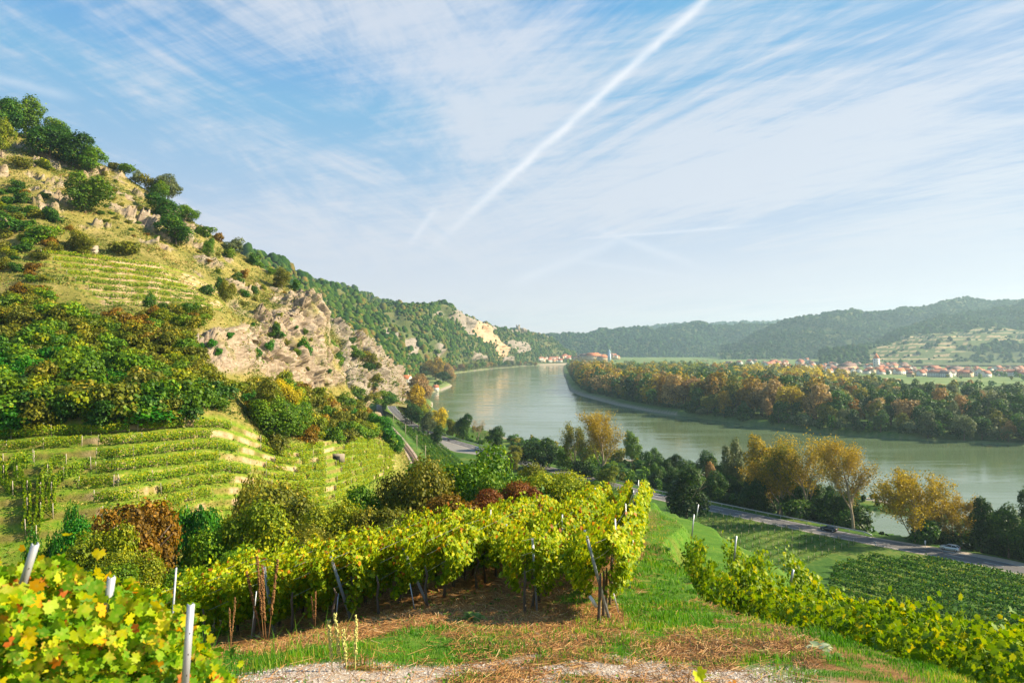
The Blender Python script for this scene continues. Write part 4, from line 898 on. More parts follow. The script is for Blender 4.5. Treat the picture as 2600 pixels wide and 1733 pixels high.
scatter([(560, 740), (700, 760), (780, 850), (840, 930), (860, 980), (740, 960), (620, 930), (480, 870), (600, 830)], 26, (1.4, 3.2), (.7, 1.2), ['g', 'em', 'ol', 'yg'], '# bush clinging to the pale cliff', '# bushes on the pale cliff', seed=6, name='bush')
scatter([(830, 850), (880, 850), (940, 890), (990, 960), (1020, 1000), (960, 1010), (900, 1000), (850, 950)], 26, (4.0, 10.0), (.6, 1.0), ['dg', 'g', 'ol', 'dg'], '# bush on the rocky spur behind the cliff', '# bushes on the rocky spur', surf=ridge2, seed=7, name='bush')
scatter([(830, 1000), (880, 1000), (960, 1012), (1010, 1015), (990, 1030), (900, 1030), (850, 1020)], 16, (6.0, 11.0), (.5, .8), ['g', 'dg', 'g', 'ol'], '# bush at the foot of the rocky spur', '# bushes at the foot of the rocky spur', surf=ridge2, seed=8, name='bush')
scatter([(880, 1020), (930, 1045), (990, 1095), (1020, 1130), (985, 1140), (930, 1100), (890, 1060)], 16, (4.0, 6.5), (.6, .9), ['em', 'em', 'g'], '# bush on the bank above the railway', '# bushes above the railway', seed=9, name='bush')

# dry tufts, weeds and small scrub covering the slopes
def tufts(name, surf, n, tsel, size, label, pal, seed, lo=0.0):
    r = np.random.default_rng(seed); P = np.stack([surf.X, surf.Y, surf.Z], -1); A = np.linalg.norm(np.cross(np.gradient(P, axis=0), np.gradient(P, axis=1)), axis=-1)
    w = A*tsel*(1-0.6*surf.rock)*(0.15+ss(fbm(surf.X/9, surf.Y/9, surf.Z/9, 3), -.15, .35))
    idx = r.choice(w.size, size=n, p=(w/w.sum()).ravel()); i, j = np.unravel_index(idx, w.shape); i = np.clip(i, 1, w.shape[0]-2); j = np.clip(j, 1, w.shape[1]-2)
    u = r.random((n, 1)); v = r.random((n, 1)); Q = P[i, j]*(1-u)*(1-v)+P[i+1, j]*u*(1-v)+P[i, j+1]*(1-u)*v+P[i+1, j+1]*u*v
    m = 5; s_ = size*(.5+1.0*r.random(n)**2); C = np.repeat(Q, m, 0)+r.normal(size=(n*m, 3))*np.array([.45, .45, .22])*np.repeat(s_, m)[:, None]+np.array([0, 0, .12])
    V, Fc, k = leaves(C, rand_unit(n*m, r)+np.array([.3, -.2, .5]), np.repeat(s_, m)*.62, LEAF_Q, r)
    tone = np.repeat(np.clip(.5+.3*fbm(Q[:, 0]/14, Q[:, 1]/14, Q[:, 2]/14, 3)*2+.2*r.normal(size=n), 0, 1), m)
    return tag(link(name, mesh_np(name, V, [(Fc, 0)], {'rnd': np.repeat(tone, k)}, False, [leafmat(name, pal, trans=.15, objvar=0)])), label, 'ground cover', kind='stuff')
TUFT = [(0, (.04, .085, .008)), (.35, (.11, .16, .014)), (.6, (.22, .22, .03)), (.82, (.36, .28, .08)), (1, (.32, .15, .04))]
tufts('hill_scrub', hill, 62000, (hill.T > 2.02)*(hill.T < 4.97)*(1-hill.tread), .50, 'dry grass tufts and low scrub on the steep hillside', TUFT, 61)
tufts('terrace_weeds', hill, 16000, (hill.T > 0.5)*(hill.T < 2.02)*(1-.9*hill.wall), .30, 'low green weeds on the terrace strips', [(0, (.05, .12, .008)), (.4, (.13, .23, .012)), (.75, (.30, .30, .03)), (1, (.42, .30, .08))], 62)
tufts('spur_scrub', ridge2, 7000, (ridge2.T > .2)*(ridge2.T < 2.97), 1.1, 'dry grass and scrub on the rocky spur', TUFT, 63)

# --- bushes on the slope beyond the vineyard in front
def gpos(px, D): x, y, z = at(px, D); return np.array([x, y, z])
NB = [  # column, row of the top, distance, width px, height px, tone, text
 (355, 1232, 47, 235, 215, 'br', 'rust brown tree below the lower terraces', 'tree'), (262, 1300, 41, 180, 190, 'yg', 'climber covered bush in front of the rust brown tree', 'near'), (330, 1395, 37, 150, 130, 'yg', 'bush with leaves in full sun at the lower left', 'near'),
 (200, 1300, 52, 120, 120, 'em', 'bush left of the rust brown tree', 'near'), (250, 1420, 34, 190, 130, 'g', 'bush behind the white metal posts', 'near'), (90, 1430, 30, 190, 110, 'g', 'bush at the lower left edge', 'near'), (560, 1330, 50, 150, 150, 'g', 'bush between the rust brown tree and the yellow green bush', 'near'),
 (670, 1262, 50, 205, 180, 'yg', 'sunlit climber covered bush left of centre', 'near'), (735, 1190, 66, 250, 170, 'ol', 'tall tree in front of the right hand terraces', 'tree'), (600, 1405, 42, 200, 120, 'g', 'bush in the gully behind the vine rows', 'near'), (850, 1268, 52, 170, 160, 'yg', 'bush with small bright leaves at the centre left', 'near'),
 (915, 1222, 60, 150, 150, 'g', 'bush between the bright bush and the large central tree', 'near'), (975, 1255, 52, 150, 130, 'ol', 'bush with reddish twigs behind the vines', 'near'), (1175, 1112, 66, 260, 215, 'g', 'large tree hiding the end of the railway', 'tree'), (1085, 1160, 62, 190, 170, 'ol', 'autumn bush left of the large central tree', 'near'),
 (1130, 1250, 48, 170, 120, 'br', 'bush in autumn colour behind the vine canopy', 'near'), (1335, 1208, 56, 130, 90, 'red', 'bush glowing above the vine canopy', 'near'), (1270, 1180, 60, 150, 130, 'g', 'bush right of the large central tree', 'near'), (1420, 1196, 60, 170, 100, 'yg', 'bush at the far corner of the front vineyard', 'near'),
 (1240, 1235, 50, 120, 90, 'red', 'low bush left of the other red one', 'near'), (1510, 1205, 70, 120, 90, 'g', 'bush beyond the top of the front vineyard', 'near'), (1040, 1290, 46, 150, 100, 'ol', 'low bush behind the front vine canopy', 'near'), (780, 1340, 44, 160, 110, 'ol', 'low bush in the gully left of centre', 'near'),
 (450, 1440, 38, 160, 100, 'g', 'low bush left of the first vine row', 'near'), (510, 1230, 78, 110, 70, 'em', 'bush at the foot of the lower terraces', 'near'), (140, 1250, 64, 90, 60, 'em', 'bush between the curved vine rows and the rust tree', 'near'), (640, 1200, 84, 110, 80, 'ol', 'bush on the edge of the terraces', 'near'),
 (1355, 1170, 90, 120, 80, 'ol', 'bush before the road, right of the central tree', 'near'), (1010, 1200, 75, 120, 110, 'ol', 'bush beside the lower end of the railway', 'near')]
NBINFO = []
for i, (px, pt, D, w, h_, pal, txt, kk) in enumerate(NB):
    s = D/F; top = H-(pt-HY)*s; hh = h_*s; p = gpos(px, D); zb = min(p[2], top-hh)
    NBINFO.append((px, pt, D, round(p[2], 1), round(top-hh, 1), round(hh, 1))); p[2] = min(p[2], top-hh)-0.2; hh = top-p[2]
    w *= min(1.5, max(1.0, (hh/(h_*D/F))**.4))
    if kk == 'tree' or hh > 7.5: tree('near%d' % (i % 4), pal, p, w*s, hh, WORDS[pal]+' '+txt, None)
    else: shrub('near%d' % (i % 4), pal, p, w*s*1.05, hh, WORDS[pal]+' '+txt, None)
print(*NBINFO, sep='\n')
# filler shrubs over the spur's back slope
r = random.Random(5); n = 0
while n < 35:
    D = r.uniform(40, 150); px = r.uniform(-150, 1560); p = gpos(px, D)
    if p[2] < 9 or (p[2] > H-drop0(D)-1.6) : continue
    w = r.uniform(4, 7); pal = r.choice(['g', 'ol', 'dg', 'yg', 'g']); py = pyof((p[0], p[1], p[2]+w*.8))
    if px < 1060 and py < (1330 if px < 650 else 1300): continue
    if px >= 1060 and py < 1215: continue
    p[2] -= .4; shrub('shrub%d' % (n % 4), pal, p, w, w*r.uniform(.6, .85), WORDS[pal]+' shrub on the back slope beyond the front vineyard, '+where(px, py, -100, 1560, 1220, 1500), WORDS[pal]+' shrubs on the back slope', name='bush'); n += 1

# --- trees along road and river (column, top row, foot row, width px, tone, kind, text)
def rt(px, top, foot, w, pal, key, txt, zb=4.6, name='broadleaf_tree'):
    D = (H-zb)*F/(foot-HY); s = D/F; x = (px-1300)*s; z = gz(x, D)
    return (x, D, min(z, zb+1)-0.2), w*s, H-(top-HY)*s-min(z, zb+1)+.2
RTL = [(1745, 1182, 1345, 138, 'dd', 'conic0', 'big dense tree beside the road at the centre right', 6.0), (1605, 1100, 1162, 54, 'g', 'tree0', 'small round tree on the river bank'), (1378, 1112, 1195, 105, 'dd', 'tree1', 'broad bushy tree on the near bank'), (1440, 1135, 1200, 70, 'g', 'tree2', 'bushy tree next to the broad one on the near bank'),
 (1312, 1120, 1195, 78, 'ol', 'conic1', 'brownish tree before the river at the centre'), (1258, 1086, 1148, 58, 'dd', 'tree0', 'round tree standing by the car park'), (1176, 1046, 1118, 56, 'dd', 'tree2', 'tall ivy clad tree beside the bare one'), (1115, 1034, 1100, 60, 'yel', 'tree1', 'tree in yellow leaf at the bend of the road'),
 (1062, 1028, 1092, 44, 'dd', 'conic2', 'pine beside the bend of the road'), (1088, 1042, 1112, 54, 'gw', 'conic0', 'pine on the lawn by the road'), (1110, 1082, 1136, 42, 'dd', 'tree0', 'dense round tree at the car park corner'), (1082, 1026, 1085, 44, 'yg', 'tree1', 'tree behind the pines'),
 (1150, 1060, 1108, 40, 'ol', 'tree2', 'tree between the yellow and the ivy clad tree'), (2492, 1236, 1402, 76, 'dd', 'conic1', 'upright tree standing alone at the right'), (1930, 1118, 1255, 92, 'yel', 'tree0', 'tree left of the tall poplars'), (1868, 1112, 1240, 70, 'gw', 'tree1', 'willow left of the yellow tree'),
 (1805, 1150, 1262, 42, 'bare', 'conic2', 'slender tree left of the willow'), (2600, 1235, 1400, 60, 'dd', 'conic0', 'tree cut by the right edge'), (1545, 1180, 1235, 60, 'yg', 'tree2', 'bush under the golden tree'), (1300, 1150, 1205, 50, 'ol', 'tree0', 'low tree on the bank before the brownish tree'), (1047, 975, 1072, 92, 'gold', 'tree1', 'broad tree at the road bend'),
 (1045, 1012, 1078, 60, 'dd', 'tree2', 'tree under the golden tree of the bend'), (1070, 955, 1020, 76, 'bare', 'tree0', 'leafless looking tree behind the road bend'), (1028, 935, 985, 10, 'g', 'tree2', 'slim tree by the white house'), (1106, 905, 962, 60, 'gold', 'tree1', 'tree on the small headland'), (1138, 918, 960, 42, 'bare', 'tree2', 'tree at the tip of the headland'), (1125, 945, 968, 50, 'dd', 'tree0', 'bush on the headland shore')]
for T in RTL:
    px, top, foot, w, pal, key, txt = T[:7]; zb = T[7] if len(T) > 7 else 4.6
    p, ww, hh = rt(px, top, foot, w, pal, key, txt, zb); tree(key, pal, p, ww, hh, WORDS[pal]+' '+txt, None)
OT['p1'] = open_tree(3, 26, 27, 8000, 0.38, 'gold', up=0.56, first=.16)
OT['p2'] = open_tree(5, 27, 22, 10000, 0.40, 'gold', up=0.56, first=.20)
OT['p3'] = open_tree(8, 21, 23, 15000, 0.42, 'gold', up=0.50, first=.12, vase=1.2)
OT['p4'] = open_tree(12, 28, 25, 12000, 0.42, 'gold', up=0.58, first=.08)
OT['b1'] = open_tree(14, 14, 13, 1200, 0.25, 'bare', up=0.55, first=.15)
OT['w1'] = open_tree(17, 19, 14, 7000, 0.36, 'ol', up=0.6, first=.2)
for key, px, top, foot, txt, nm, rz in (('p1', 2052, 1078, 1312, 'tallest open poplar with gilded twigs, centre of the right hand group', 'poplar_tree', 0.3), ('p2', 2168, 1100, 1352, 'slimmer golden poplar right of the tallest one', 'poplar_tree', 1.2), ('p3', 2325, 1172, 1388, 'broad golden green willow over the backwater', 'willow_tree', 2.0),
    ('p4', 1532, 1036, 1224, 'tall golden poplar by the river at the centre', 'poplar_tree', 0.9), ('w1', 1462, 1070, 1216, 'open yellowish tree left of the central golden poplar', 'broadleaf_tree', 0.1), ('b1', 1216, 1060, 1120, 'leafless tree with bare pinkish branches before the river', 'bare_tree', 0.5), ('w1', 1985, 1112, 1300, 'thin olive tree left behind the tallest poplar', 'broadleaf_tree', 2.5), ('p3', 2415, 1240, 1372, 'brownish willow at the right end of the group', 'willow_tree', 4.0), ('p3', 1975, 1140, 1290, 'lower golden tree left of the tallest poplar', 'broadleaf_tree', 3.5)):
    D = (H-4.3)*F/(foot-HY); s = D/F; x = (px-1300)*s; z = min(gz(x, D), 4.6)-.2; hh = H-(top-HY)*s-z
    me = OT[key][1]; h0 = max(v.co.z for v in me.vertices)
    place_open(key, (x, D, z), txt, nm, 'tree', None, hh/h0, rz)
# dark band of trees and bushes between road and river
r = random.Random(12); n = 0; tries = 0; band = []; nbb = 0; belt = []
while n < 300 and tries < 12000:
    tries += 1
    i = r.randrange(30, len(ROAD)-70); c = ROAD[i]; d = ROAD[i+1]-ROAD[i-1]; d = d/np.linalg.norm(d); nn = np.array([d[1], -d[0]])
    if c[1] > 430: continue
    o = r.uniform(9.5, 95); q = c+nn*o; z = gz(q[0], q[1]); px = 1300+F*q[0]/q[1]
    if z < .7 or q[1] < 120 or px > 2700: continue
    if 2330 < px < 2480 and o < 22: continue
    if 2075 < px < 2140 and o < 13: continue
    if any((q[0]-a_)**2+(q[1]-b_)**2 < 4.5**2 for a_, b_ in band): continue
    if px > 1640: hh = r.uniform(5, 11) if o < 55 else r.uniform(2, 5)
    elif px > 1250: hh = r.uniform(3, 6)
    else: hh = r.uniform(2, 3.5)
    if 2200 < px < 2330 and o < 30: hh = r.uniform(.8, 1.6)
    if 2200 < px < 2330 and o >= 30: hh = r.uniform(1.5, 3)
    if px > 2330 and px < 2440 and o < 26: hh = r.uniform(2, 4)
    if 1225 < px < 1300: continue
    band.append((q[0], q[1])); pal = r.choice(['dd', 'dd', 'dd', 'dd', 'dg', 'dg'] if px > 1650 else ['dd', 'dg', 'dg', 'ol', 'g'])
    lab = ('tall ' if hh > 7 else ('low ' if hh < 3.5 else ''))+WORDS[pal]+' # in the belt between road and river, '+where(px, -o, 1150, 2600, -95, -9)
    if hh > 7.2: tree(r.choice(['tree0', 'tree1', 'tree2']), pal, (q[0], q[1], z-.3), hh*r.uniform(.8, 1.15), hh*1.15, lab.replace('#', 'tree'), WORDS[pal]+' trees between road and river')
    elif nbb < 72 and (hh > 3.6 or px < 1400): nbb += 1; shrub('shrub%d' % (n % 4), pal, (q[0], q[1], z-.2), hh*r.uniform(1.2, 1.9), hh, lab.replace('#', 'bush'), WORDS[pal]+' bushes between road and river', name='bush')
    else: belt.append((z-.3, q[0], q[1], px, pal, hh))
    n += 1
BELT = belt
for i in range(14):      # taller dark trees at the right end of the band
    px = 2500+i*22+r.uniform(-8, 8); foot = 1400+r.uniform(-20, 25); p, ww, hh = rt(px, 1305+r.uniform(-25, 25), foot, r.uniform(70, 110), 'dd', 'tree0', '')
    tree('tree%d' % (i % 3), 'dd', p, ww, hh, '%s dark tree from the left in the shaded group at the bank\'s right end' % ('first second third fourth fifth sixth seventh eighth ninth tenth eleventh twelfth thirteenth fourteenth'.split()[i]), 'dark trees at the right end of the bank')
# trees of the far part of the left bank
r = random.Random(21)
for i in range(42):
    px = 1140+i*6.6+r.uniform(-3, 3); sh = np.interp(px, [1140, 1250, 1330, 1420], [950, 936, 930, 926]); D = H*F/(sh-HY)+r.uniform(15, 45); hh = r.uniform(12, 22)
    pal = r.choice(['ol', 'g', 'gold', 'dg', 'bare', 'gw', 'br']); p = gpos(px, D)
    if px > 1362: continue
    tree('isl%d' % (i % 4), pal, p, hh*r.uniform(.8, 1.3), hh, WORDS[pal]+' tree on the far left bank under the castle, '+where(px, 0, 1140, 1420, -1, 1), WORDS[pal]+' trees on the far left bank')
for i in range(22):
    px = r.uniform(1000, 1180); D = r.uniform(700, 1000); p = gpos(px, D)
    if p[2] < 2.5: continue
    hh = r.uniform(4, 10); pal = r.choice(['g', 'dg', 'ol', 'yg'])
    tree('isl%d' % (i % 4), pal, p, hh*1.3, hh, WORDS[pal]+' tree on the meadow behind the road bend, '+where(px, -D, 1000, 1180, -1000, -700), WORDS[pal]+' trees on the meadow behind the bend')
r = random.Random(91)
for i, (px, foot, txt) in enumerate([(2065, 1312, 'tallest poplar'), (2168, 1350, 'slimmer golden poplar'), (2325, 1385, 'broad willow'), (1990, 1285, 'open poplar'), (1930, 1262, 'yellow tree'), (1532, 1222, 'central golden poplar')]):
    D0 = (H-4)*F/(foot-HY)
    for j in range(5):
        D = D0+r.uniform(-7, 6); q = gpos(px+r.uniform(-75, 75), D)
        if 2190 < 1300+F*q[0]/q[1] < 2290 or q[2] < .8: continue
        w = r.uniform(6, 10); shrub('shrub%d' % (j % 4), r.choice(['dd', 'dd', 'dg']), (q[0], q[1], q[2]-.3), w, w*r.uniform(.6, .9), ['ivy dark', 'bushy dark', 'round dark', 'ragged dark', 'wide dark'][j]+' undergrowth bush at the foot of the '+txt, None, name='bush')
# --- the island forest
r = random.Random(33); cand = []
tries = 0
while tries < 9000:
    tries += 1
    D = r.uniform(385, 1500); px = r.uniform(1425, 2900); x = (px-1300)/F*D
    lim = np.interp(px, [1425, 1900, 2150, 2300, 2600, 2900], [2300, 1350, 1000, 720, 640, 620])
    if D > lim: continue
    cand.append((x, D, px))
CX = np.array([c[0] for c in cand]); CY = np.array([c[1] for c in cand]); dr = signed(CX, CY, RIVER)
inten = []
for c, d in zip(cand, dr):
    wl = 14 if (c[2] < 1760) else 3
    if d < wl or c[0] < 60: continue
    inten.append((d, *c))
sel = []; used = {}
for (d, x, y, px) in sorted(inten):
    rad = 9.5 if d < 60 else 13
    k = (int(x//14), int(y//14)); bad = False
    for a in (-1, 0, 1):
        for b in (-1, 0, 1):
            for (u, v) in used.get((k[0]+a, k[1]+b), []):
                if (u-x)**2+(v-y)**2 < rad*rad: bad = True
    if bad: continue
    used.setdefault(k, []).append((x, y)); sel.append((d, x, y, px))
def isl_style(d, px, x, y):
    q = vnoise(np.array([x/55.]), np.array([y/55.]), np.array([0.]))[0]; u = r.random()
    if d < 75 and px < 2080: pal = r.choices(['bare', 'gold', 'br', 'dd', 'ol'], [26, 26, 10, 18, 20])[0] if d > 16 or u < .4 else r.choice(['dd', 'dd', 'dg', 'ol'])
    elif px < 1800: pal = 'dd' if q < 0 else r.choice(['dg', 'ol', 'gw', 'yg', 'gold'])
    elif px < 2200: pal = ('yel' if q > .15 and d > 250 else r.choice(['dd', 'dg', 'gw', 'dd', 'ol', 'br']))
    else: pal = r.choice(['dd', 'dd', 'dg', 'gw', 'ol', 'dd']) if u > .12 else 'bare'
    h = r.uniform(28, 36) if d > 16 and px < 2080 else (r.uniform(14, 24) if d < 24 else r.uniform(22, 31))
    if px > 2080: h *= .93
    if d > 90: h *= 0.9
    h *= .94
    return pal, h
sel = [(d, x, y, px, *isl_style(d, px, x, y)) for (d, x, y, px) in sel]
vis = sorted(sel, key=lambda s: s[2]-0.0*s[0])[:290]
rest = [s for s in sel if s not in vis]
for i, (d, x, y, px, pal, h) in enumerate(vis):
    wh = 'on the shore of the wooded island' if d < 30 else 'inside the island forest'
    nm = {'bare': 'poplar_tree', 'gold': 'poplar_tree', 'yel': 'poplar_tree', 'gw': 'willow_tree', 'br': 'maple_tree'}.get(pal, 'broadleaf_tree')
    tree('isl%d' % (i % 4), pal, (x, y, gz(x, y)-.3), h*r.uniform(.58, .8), h, ('tall ' if h > 29 else ('low ' if h < 22 else ''))+WORDS[pal]+' tree '+wh+', '+where(px, -y, 1430, 2620, -700, -400), WORDS[pal]+' trees '+wh, name=nm)
print('island', len(vis), len(rest))
# the far part of the island forest reads as one mass
def mass(name, items, nleaf, leaf, label, seed=1, cat='wood', zoff=4):
    rr = np.random.default_rng(seed); pals = sorted(set(i[4] for i in items)); Vs, G, R, off = [], [], [], 0
    base = [crown_pts(300+k, nleaf, 1.0, 1.0, 0, 12, (.26, .44), topn=.2) for k in range(3)]
    for m, pal in enumerate(pals):
        Fs = []
        for (d, x, y, px, p_, h) in items:
            if p_ != pal: continue
            P, N, tone, _, _ = base[rr.integers(0, 3)]
            w = h*rr.uniform(.33, .45)*(1.3 if nleaf == 240 else 1); a = rr.random()*6.28; ca, sa = math.cos(a), math.sin(a)
            Q = np.stack([(P[:, 0]*ca-P[:, 1]*sa)*w+x, (P[:, 0]*sa+P[:, 1]*ca)*w+y, P[:, 2]*h*.5+h*.46+(d if zoff is None else zoff-2.0 if nleaf == 240 else zoff)], 1)
            Nn = np.stack([N[:, 0]*ca-N[:, 1]*sa, N[:, 0]*sa+N[:, 1]*ca, N[:, 2]], 1)
            V, Fc, k = leaves(Q, Nn, leaf*(.7+.6*rr.random(len(Q))), LEAF_Q, rr); Vs.append(V); Fs.append(Fc+off); R.append(np.repeat(np.clip(tone+.15*rr.normal(), 0, 1), k)); off += len(V)
        G.append((np.concatenate(Fs), m))
    me = mesh_np(name, np.concatenate(Vs), G, {'rnd': np.concatenate(R)}, False, [LM(p) for p in pals])
    return tag(link(name, me), label, cat, kind='stuff')
if rest: mass('island_forest', rest, 330, 2.3, 'far part of the island forest reading as one mass')
items = []; r = random.Random(77)
for i in range(len(RIVER)):
    a_, b_ = RIVER[i], RIVER[(i+1) % len(RIVER)]
    L = np.linalg.norm(b_-a_)
    if not (min(a_[1], b_[1]) > 340 and max(a_[1], b_[1]) < 2400) or min(a_[0], b_[0]) < 40: continue
    dd = (b_-a_)/L; nn = np.array([dd[1], -dd[0]])
    for k in range(int(L/3.2)):
        q = a_+dd*r.uniform(0, L); sgn = 1 if signed(np.array([q[0]+nn[0]*5]), np.array([q[1]+nn[1]*5]), RIVER)[0] > 0 else -1
        u = 1300+F*q[0]/q[1]; o = r.uniform(14, 24) if u < 1740 else r.uniform(1.5, 12)
        q = q+nn*sgn*o; items.append((0, q[0], q[1], u, r.choice(['dd', 'dd', 'dd', 'dg', 'gw']), r.uniform(5, 12)))
mass('bank_undergrowth', BELT, 260, .55, 'low dark undergrowth filling the belt between road and river', 6, 'undergrowth', None)
if items: mass('shore_thicket', items, 240, 1.1, 'dark thicket along the shore of the wooded island', 5, 'thicket')
# hedges and groves of the plain in front of the village, and around the riverside town
r = random.Random(44); items = []
for i in range(900):
    D = r.uniform(900, 2600); px = r.uniform(1420, 3000); x = (px-1300)/F*D
    if x < 190: continue
    q = vnoise(np.array([x/160.]), np.array([D/160.]), np.array([4.]))[0]
    if q < 0.12 and not (px < 1950 and D > 1800): continue
    h = r.uniform(5, 12) if px > 1950 else r.uniform(9, 20)
    items.append((0, x, D, px, r.choice(['dg', 'g', 'g', 'gw', 'ol', 'bare' if px < 1950 else 'g']), h))
mass('plain_groves', items, 90, 2.6, 'groves and hedges on the plain before the village', 2, 'groves')
# ------------------------------------------------------------------ vineyards
POST = simple('galvanised_steel', (0.44, 0.46, 0.50), 0.45, 0.45, 0.12, spec=0.5)
HOLE = simple('post_hole', (0.02, 0.02, 0.02), 0.9)
WOODP = simple('old_wood_stake', (0.42, 0.36, 0.29), 0.9, var=0.25)
WIRE = simple('wire', (0.45, 0.45, 0.45), 0.4, 0.7)
def resample(P, step):
    P = np.asarray(P, float); s = np.concatenate([[0], np.cumsum(np.linalg.norm(np.diff(P, axis=0), axis=1))]); n = max(2, int(s[-1]/step)+1); t = np.linspace(0, s[-1], n)
    return np.stack([np.interp(t, s, P[:, k]) for k in range(P.shape[1])], 1), s[-1]
def foliage_row(path, dens, leaf, pal, bot, top, th, seed, shape=LEAF_Q, trans=0.35, name='foliage', gaps=0.0, tb=0.0, sun=0.25):
    r = np.random.default_rng(seed); P, L = resample(path, 0.25); n = int(L*dens)
    t = r.random(n)*(len(P)-1.001); i = t.astype(int); f = (t-i)[:, None]; C = P[i]*(1-f)+P[i+1]*f; T = P[i+1]-P[i]; T /= np.linalg.norm(T, axis=1, keepdims=True)+1e-9
    side = np.stack([-T[:, 1], T[:, 0], 0*T[:, 0]], 1); side /= np.linalg.norm(side, axis=1, keepdims=True)+1e-9
    sl = t*0.25
    u = r.random(n); topv = top*(1+0.13*vnoise(sl*1.1, 0*sl+seed, 0*sl)+0.08*vnoise(sl*4.1, 0*sl+seed, 0*sl)); botv = bot+(0.35*vnoise(sl*0.9, 0*sl+seed+9.5, 0*sl)+0.2*vnoise(sl*3, 0*sl+seed+5, 0*sl))*(top-bot)*0.55
    hgt = botv+(topv-botv)*u
    bulge = th*(0.65+0.5*np.sin(np.clip(u, 0, 1)*3.0)+0.35*vnoise(sl*2.3, u*4, 0*sl+seed))
    sg = np.where(r.random(n) < .5, -1, 1); lat = sg*bulge*(0.45+0.55*r.random(n)**0.6)
    C = C+side*lat[:, None]+np.array([0, 0, 1])*hgt[:, None]
    # stray shoots
    k = r.random(n) < 0.03; C[k, 2] += r.random(k.sum())*0.28*(top-bot)
    if gaps: C = C[vnoise(sl*0.5, 0*sl+seed*1.7, 0*sl) > gaps]; n = len(C)
    N = side[:n]*sg[:n, None]*1.0+rand_unit(n, r)*0.8+np.array([0, 0, 0.45])
    tone = np.clip(0.40+tb+0.24*r.normal(size=n)+sun*(u[:n]-0.4)+0.10*vnoise(sl[:n]*0.7, 0*sl[:n]+3, 0*sl[:n]), 0, 1)  # sun: lit row tops put into the colour, leaf tone rising with height
    V, Fc, kk = leaves(C, N, leaf*(.65+.6*r.random(n)), shape, r)
    ed = shape is LEAF_V and pal == 'nearv'
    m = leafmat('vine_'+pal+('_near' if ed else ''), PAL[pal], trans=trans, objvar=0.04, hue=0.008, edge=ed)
    at_ = {'rnd': np.repeat(tone, kk)}
    if ed: at_['edge'] = np.tile(np.minimum(np.linalg.norm(LEAF_V[0][:, :2], axis=1)*1.75, 1), len(C))
    return mesh_np(name, V, [(Fc, 0)], at_, False, [m])
def vine_row(path, label, group, dens, leaf, pal, bot, top, th, seed, shape=LEAF_Q, trunks=0, stakes=0, wire=False, gaps=0.0, rad=0.03, sun=.25, trans=.35, tb=0.0):
    p0 = np.array(path[0], float); rel = np.asarray(path, float)-p0
    e = empty('vine_row', tuple(p0)); tag(e, label, 'vine row', group)
    link('foliage', foliage_row(rel, dens, leaf, pal, bot, top, th, seed, shape, gaps=gaps, sun=sun, trans=trans, tb=tb), e)
    r = random.Random(seed)
    if trunks:
        Q, L = resample(rel, trunks)
        tm = []
        for k in range(3):
            mb = MB(); a = r.uniform(-.12, .12); b = r.uniform(-.12, .12)
            mb.tube([(0, 0, -.1), (a*.5, b*.3, .25), (a, b, .55), (a*.6, -b*.5, .9), (a*1.4, b, 1.15)], [rad*1.5, rad*1.15, rad, rad*1.1, rad*.6], 6); tm.append(mb.mesh('trunk', [BARK], True))
        for j, q in enumerate(Q):
            o = bpy.data.objects.new('trunk', tm[j % 3]); COL.objects.link(o); o.parent = e; o.location = q+np.array([r.uniform(-.1, .1), r.uniform(-.1, .1), 0]); o.rotation_euler = (0, 0, r.random()*6)
    if stakes:
        Q, L = resample(rel, stakes); mb = MB(); mb.box((0, 0, top*.5), (.07, .07, top+.25)); sm = mb.mesh('stake', [WOODP])
        for q in Q:
            o = bpy.data.objects.new('stake', sm); COL.objects.link(o); o.parent = e; o.location = q; o.rotation_euler = (r.uniform(-.06, .06), r.uniform(-.06, .06), 0)
    if wire:
        mb = MB(); Q, L = resample(rel, 2.5)
        for hh in (top*.55, top*.8, top*1.0): mb.tube(Q+np.array([0.0, 0, hh]), 0.004, 4, cap=False)
        mb.build('wire', [WIRE], e)
    return e
NUM = ['lowest', 'second', 'third', 'fourth', 'fifth', 'sixth', 'seventh', 'eighth', 'ninth', 'tenth', 'eleventh', 'twelfth']
# lower terraces
segs = {0: [(330, 480)], 1: [(260, 540)], 2: [(240, 355), (410, 600)], 3: [(200, 290), (300, 640)], 4: [(245, 560)], 5: [(-200, 10), (245, 610)], 6: [(-200, 215), (250, 545)], 7: [(-200, 330), (350, 475), (490, 590)], 8: [(-250, 250), (262, 430), (440, 548)]}
for k in range(NT):
    t = 1+(k+0.55)/NT
    for j, (a, b) in enumerate(segs[k]):
        path = [hill.at(px, t) for px in np.arange(a, b+.1, 8)]
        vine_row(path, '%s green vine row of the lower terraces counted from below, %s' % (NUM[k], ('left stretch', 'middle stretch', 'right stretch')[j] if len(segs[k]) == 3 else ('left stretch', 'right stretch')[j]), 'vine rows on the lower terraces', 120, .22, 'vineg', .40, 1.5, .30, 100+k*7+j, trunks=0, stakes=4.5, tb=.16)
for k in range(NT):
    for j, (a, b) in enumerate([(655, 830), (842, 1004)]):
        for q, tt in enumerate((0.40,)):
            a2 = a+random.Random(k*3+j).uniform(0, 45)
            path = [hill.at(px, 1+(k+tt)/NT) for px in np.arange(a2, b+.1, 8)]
            vine_row(path, '%s row of the steep terraces above the railway from below, %s' % (NUM[k], ('near half', 'far half')[j]), 'vine rows on the steep terraces above the railway', 110, .22, 'vine', .25, 1.35, .24, 200+k*4+j*2+q, stakes=6, gaps=-0.45)
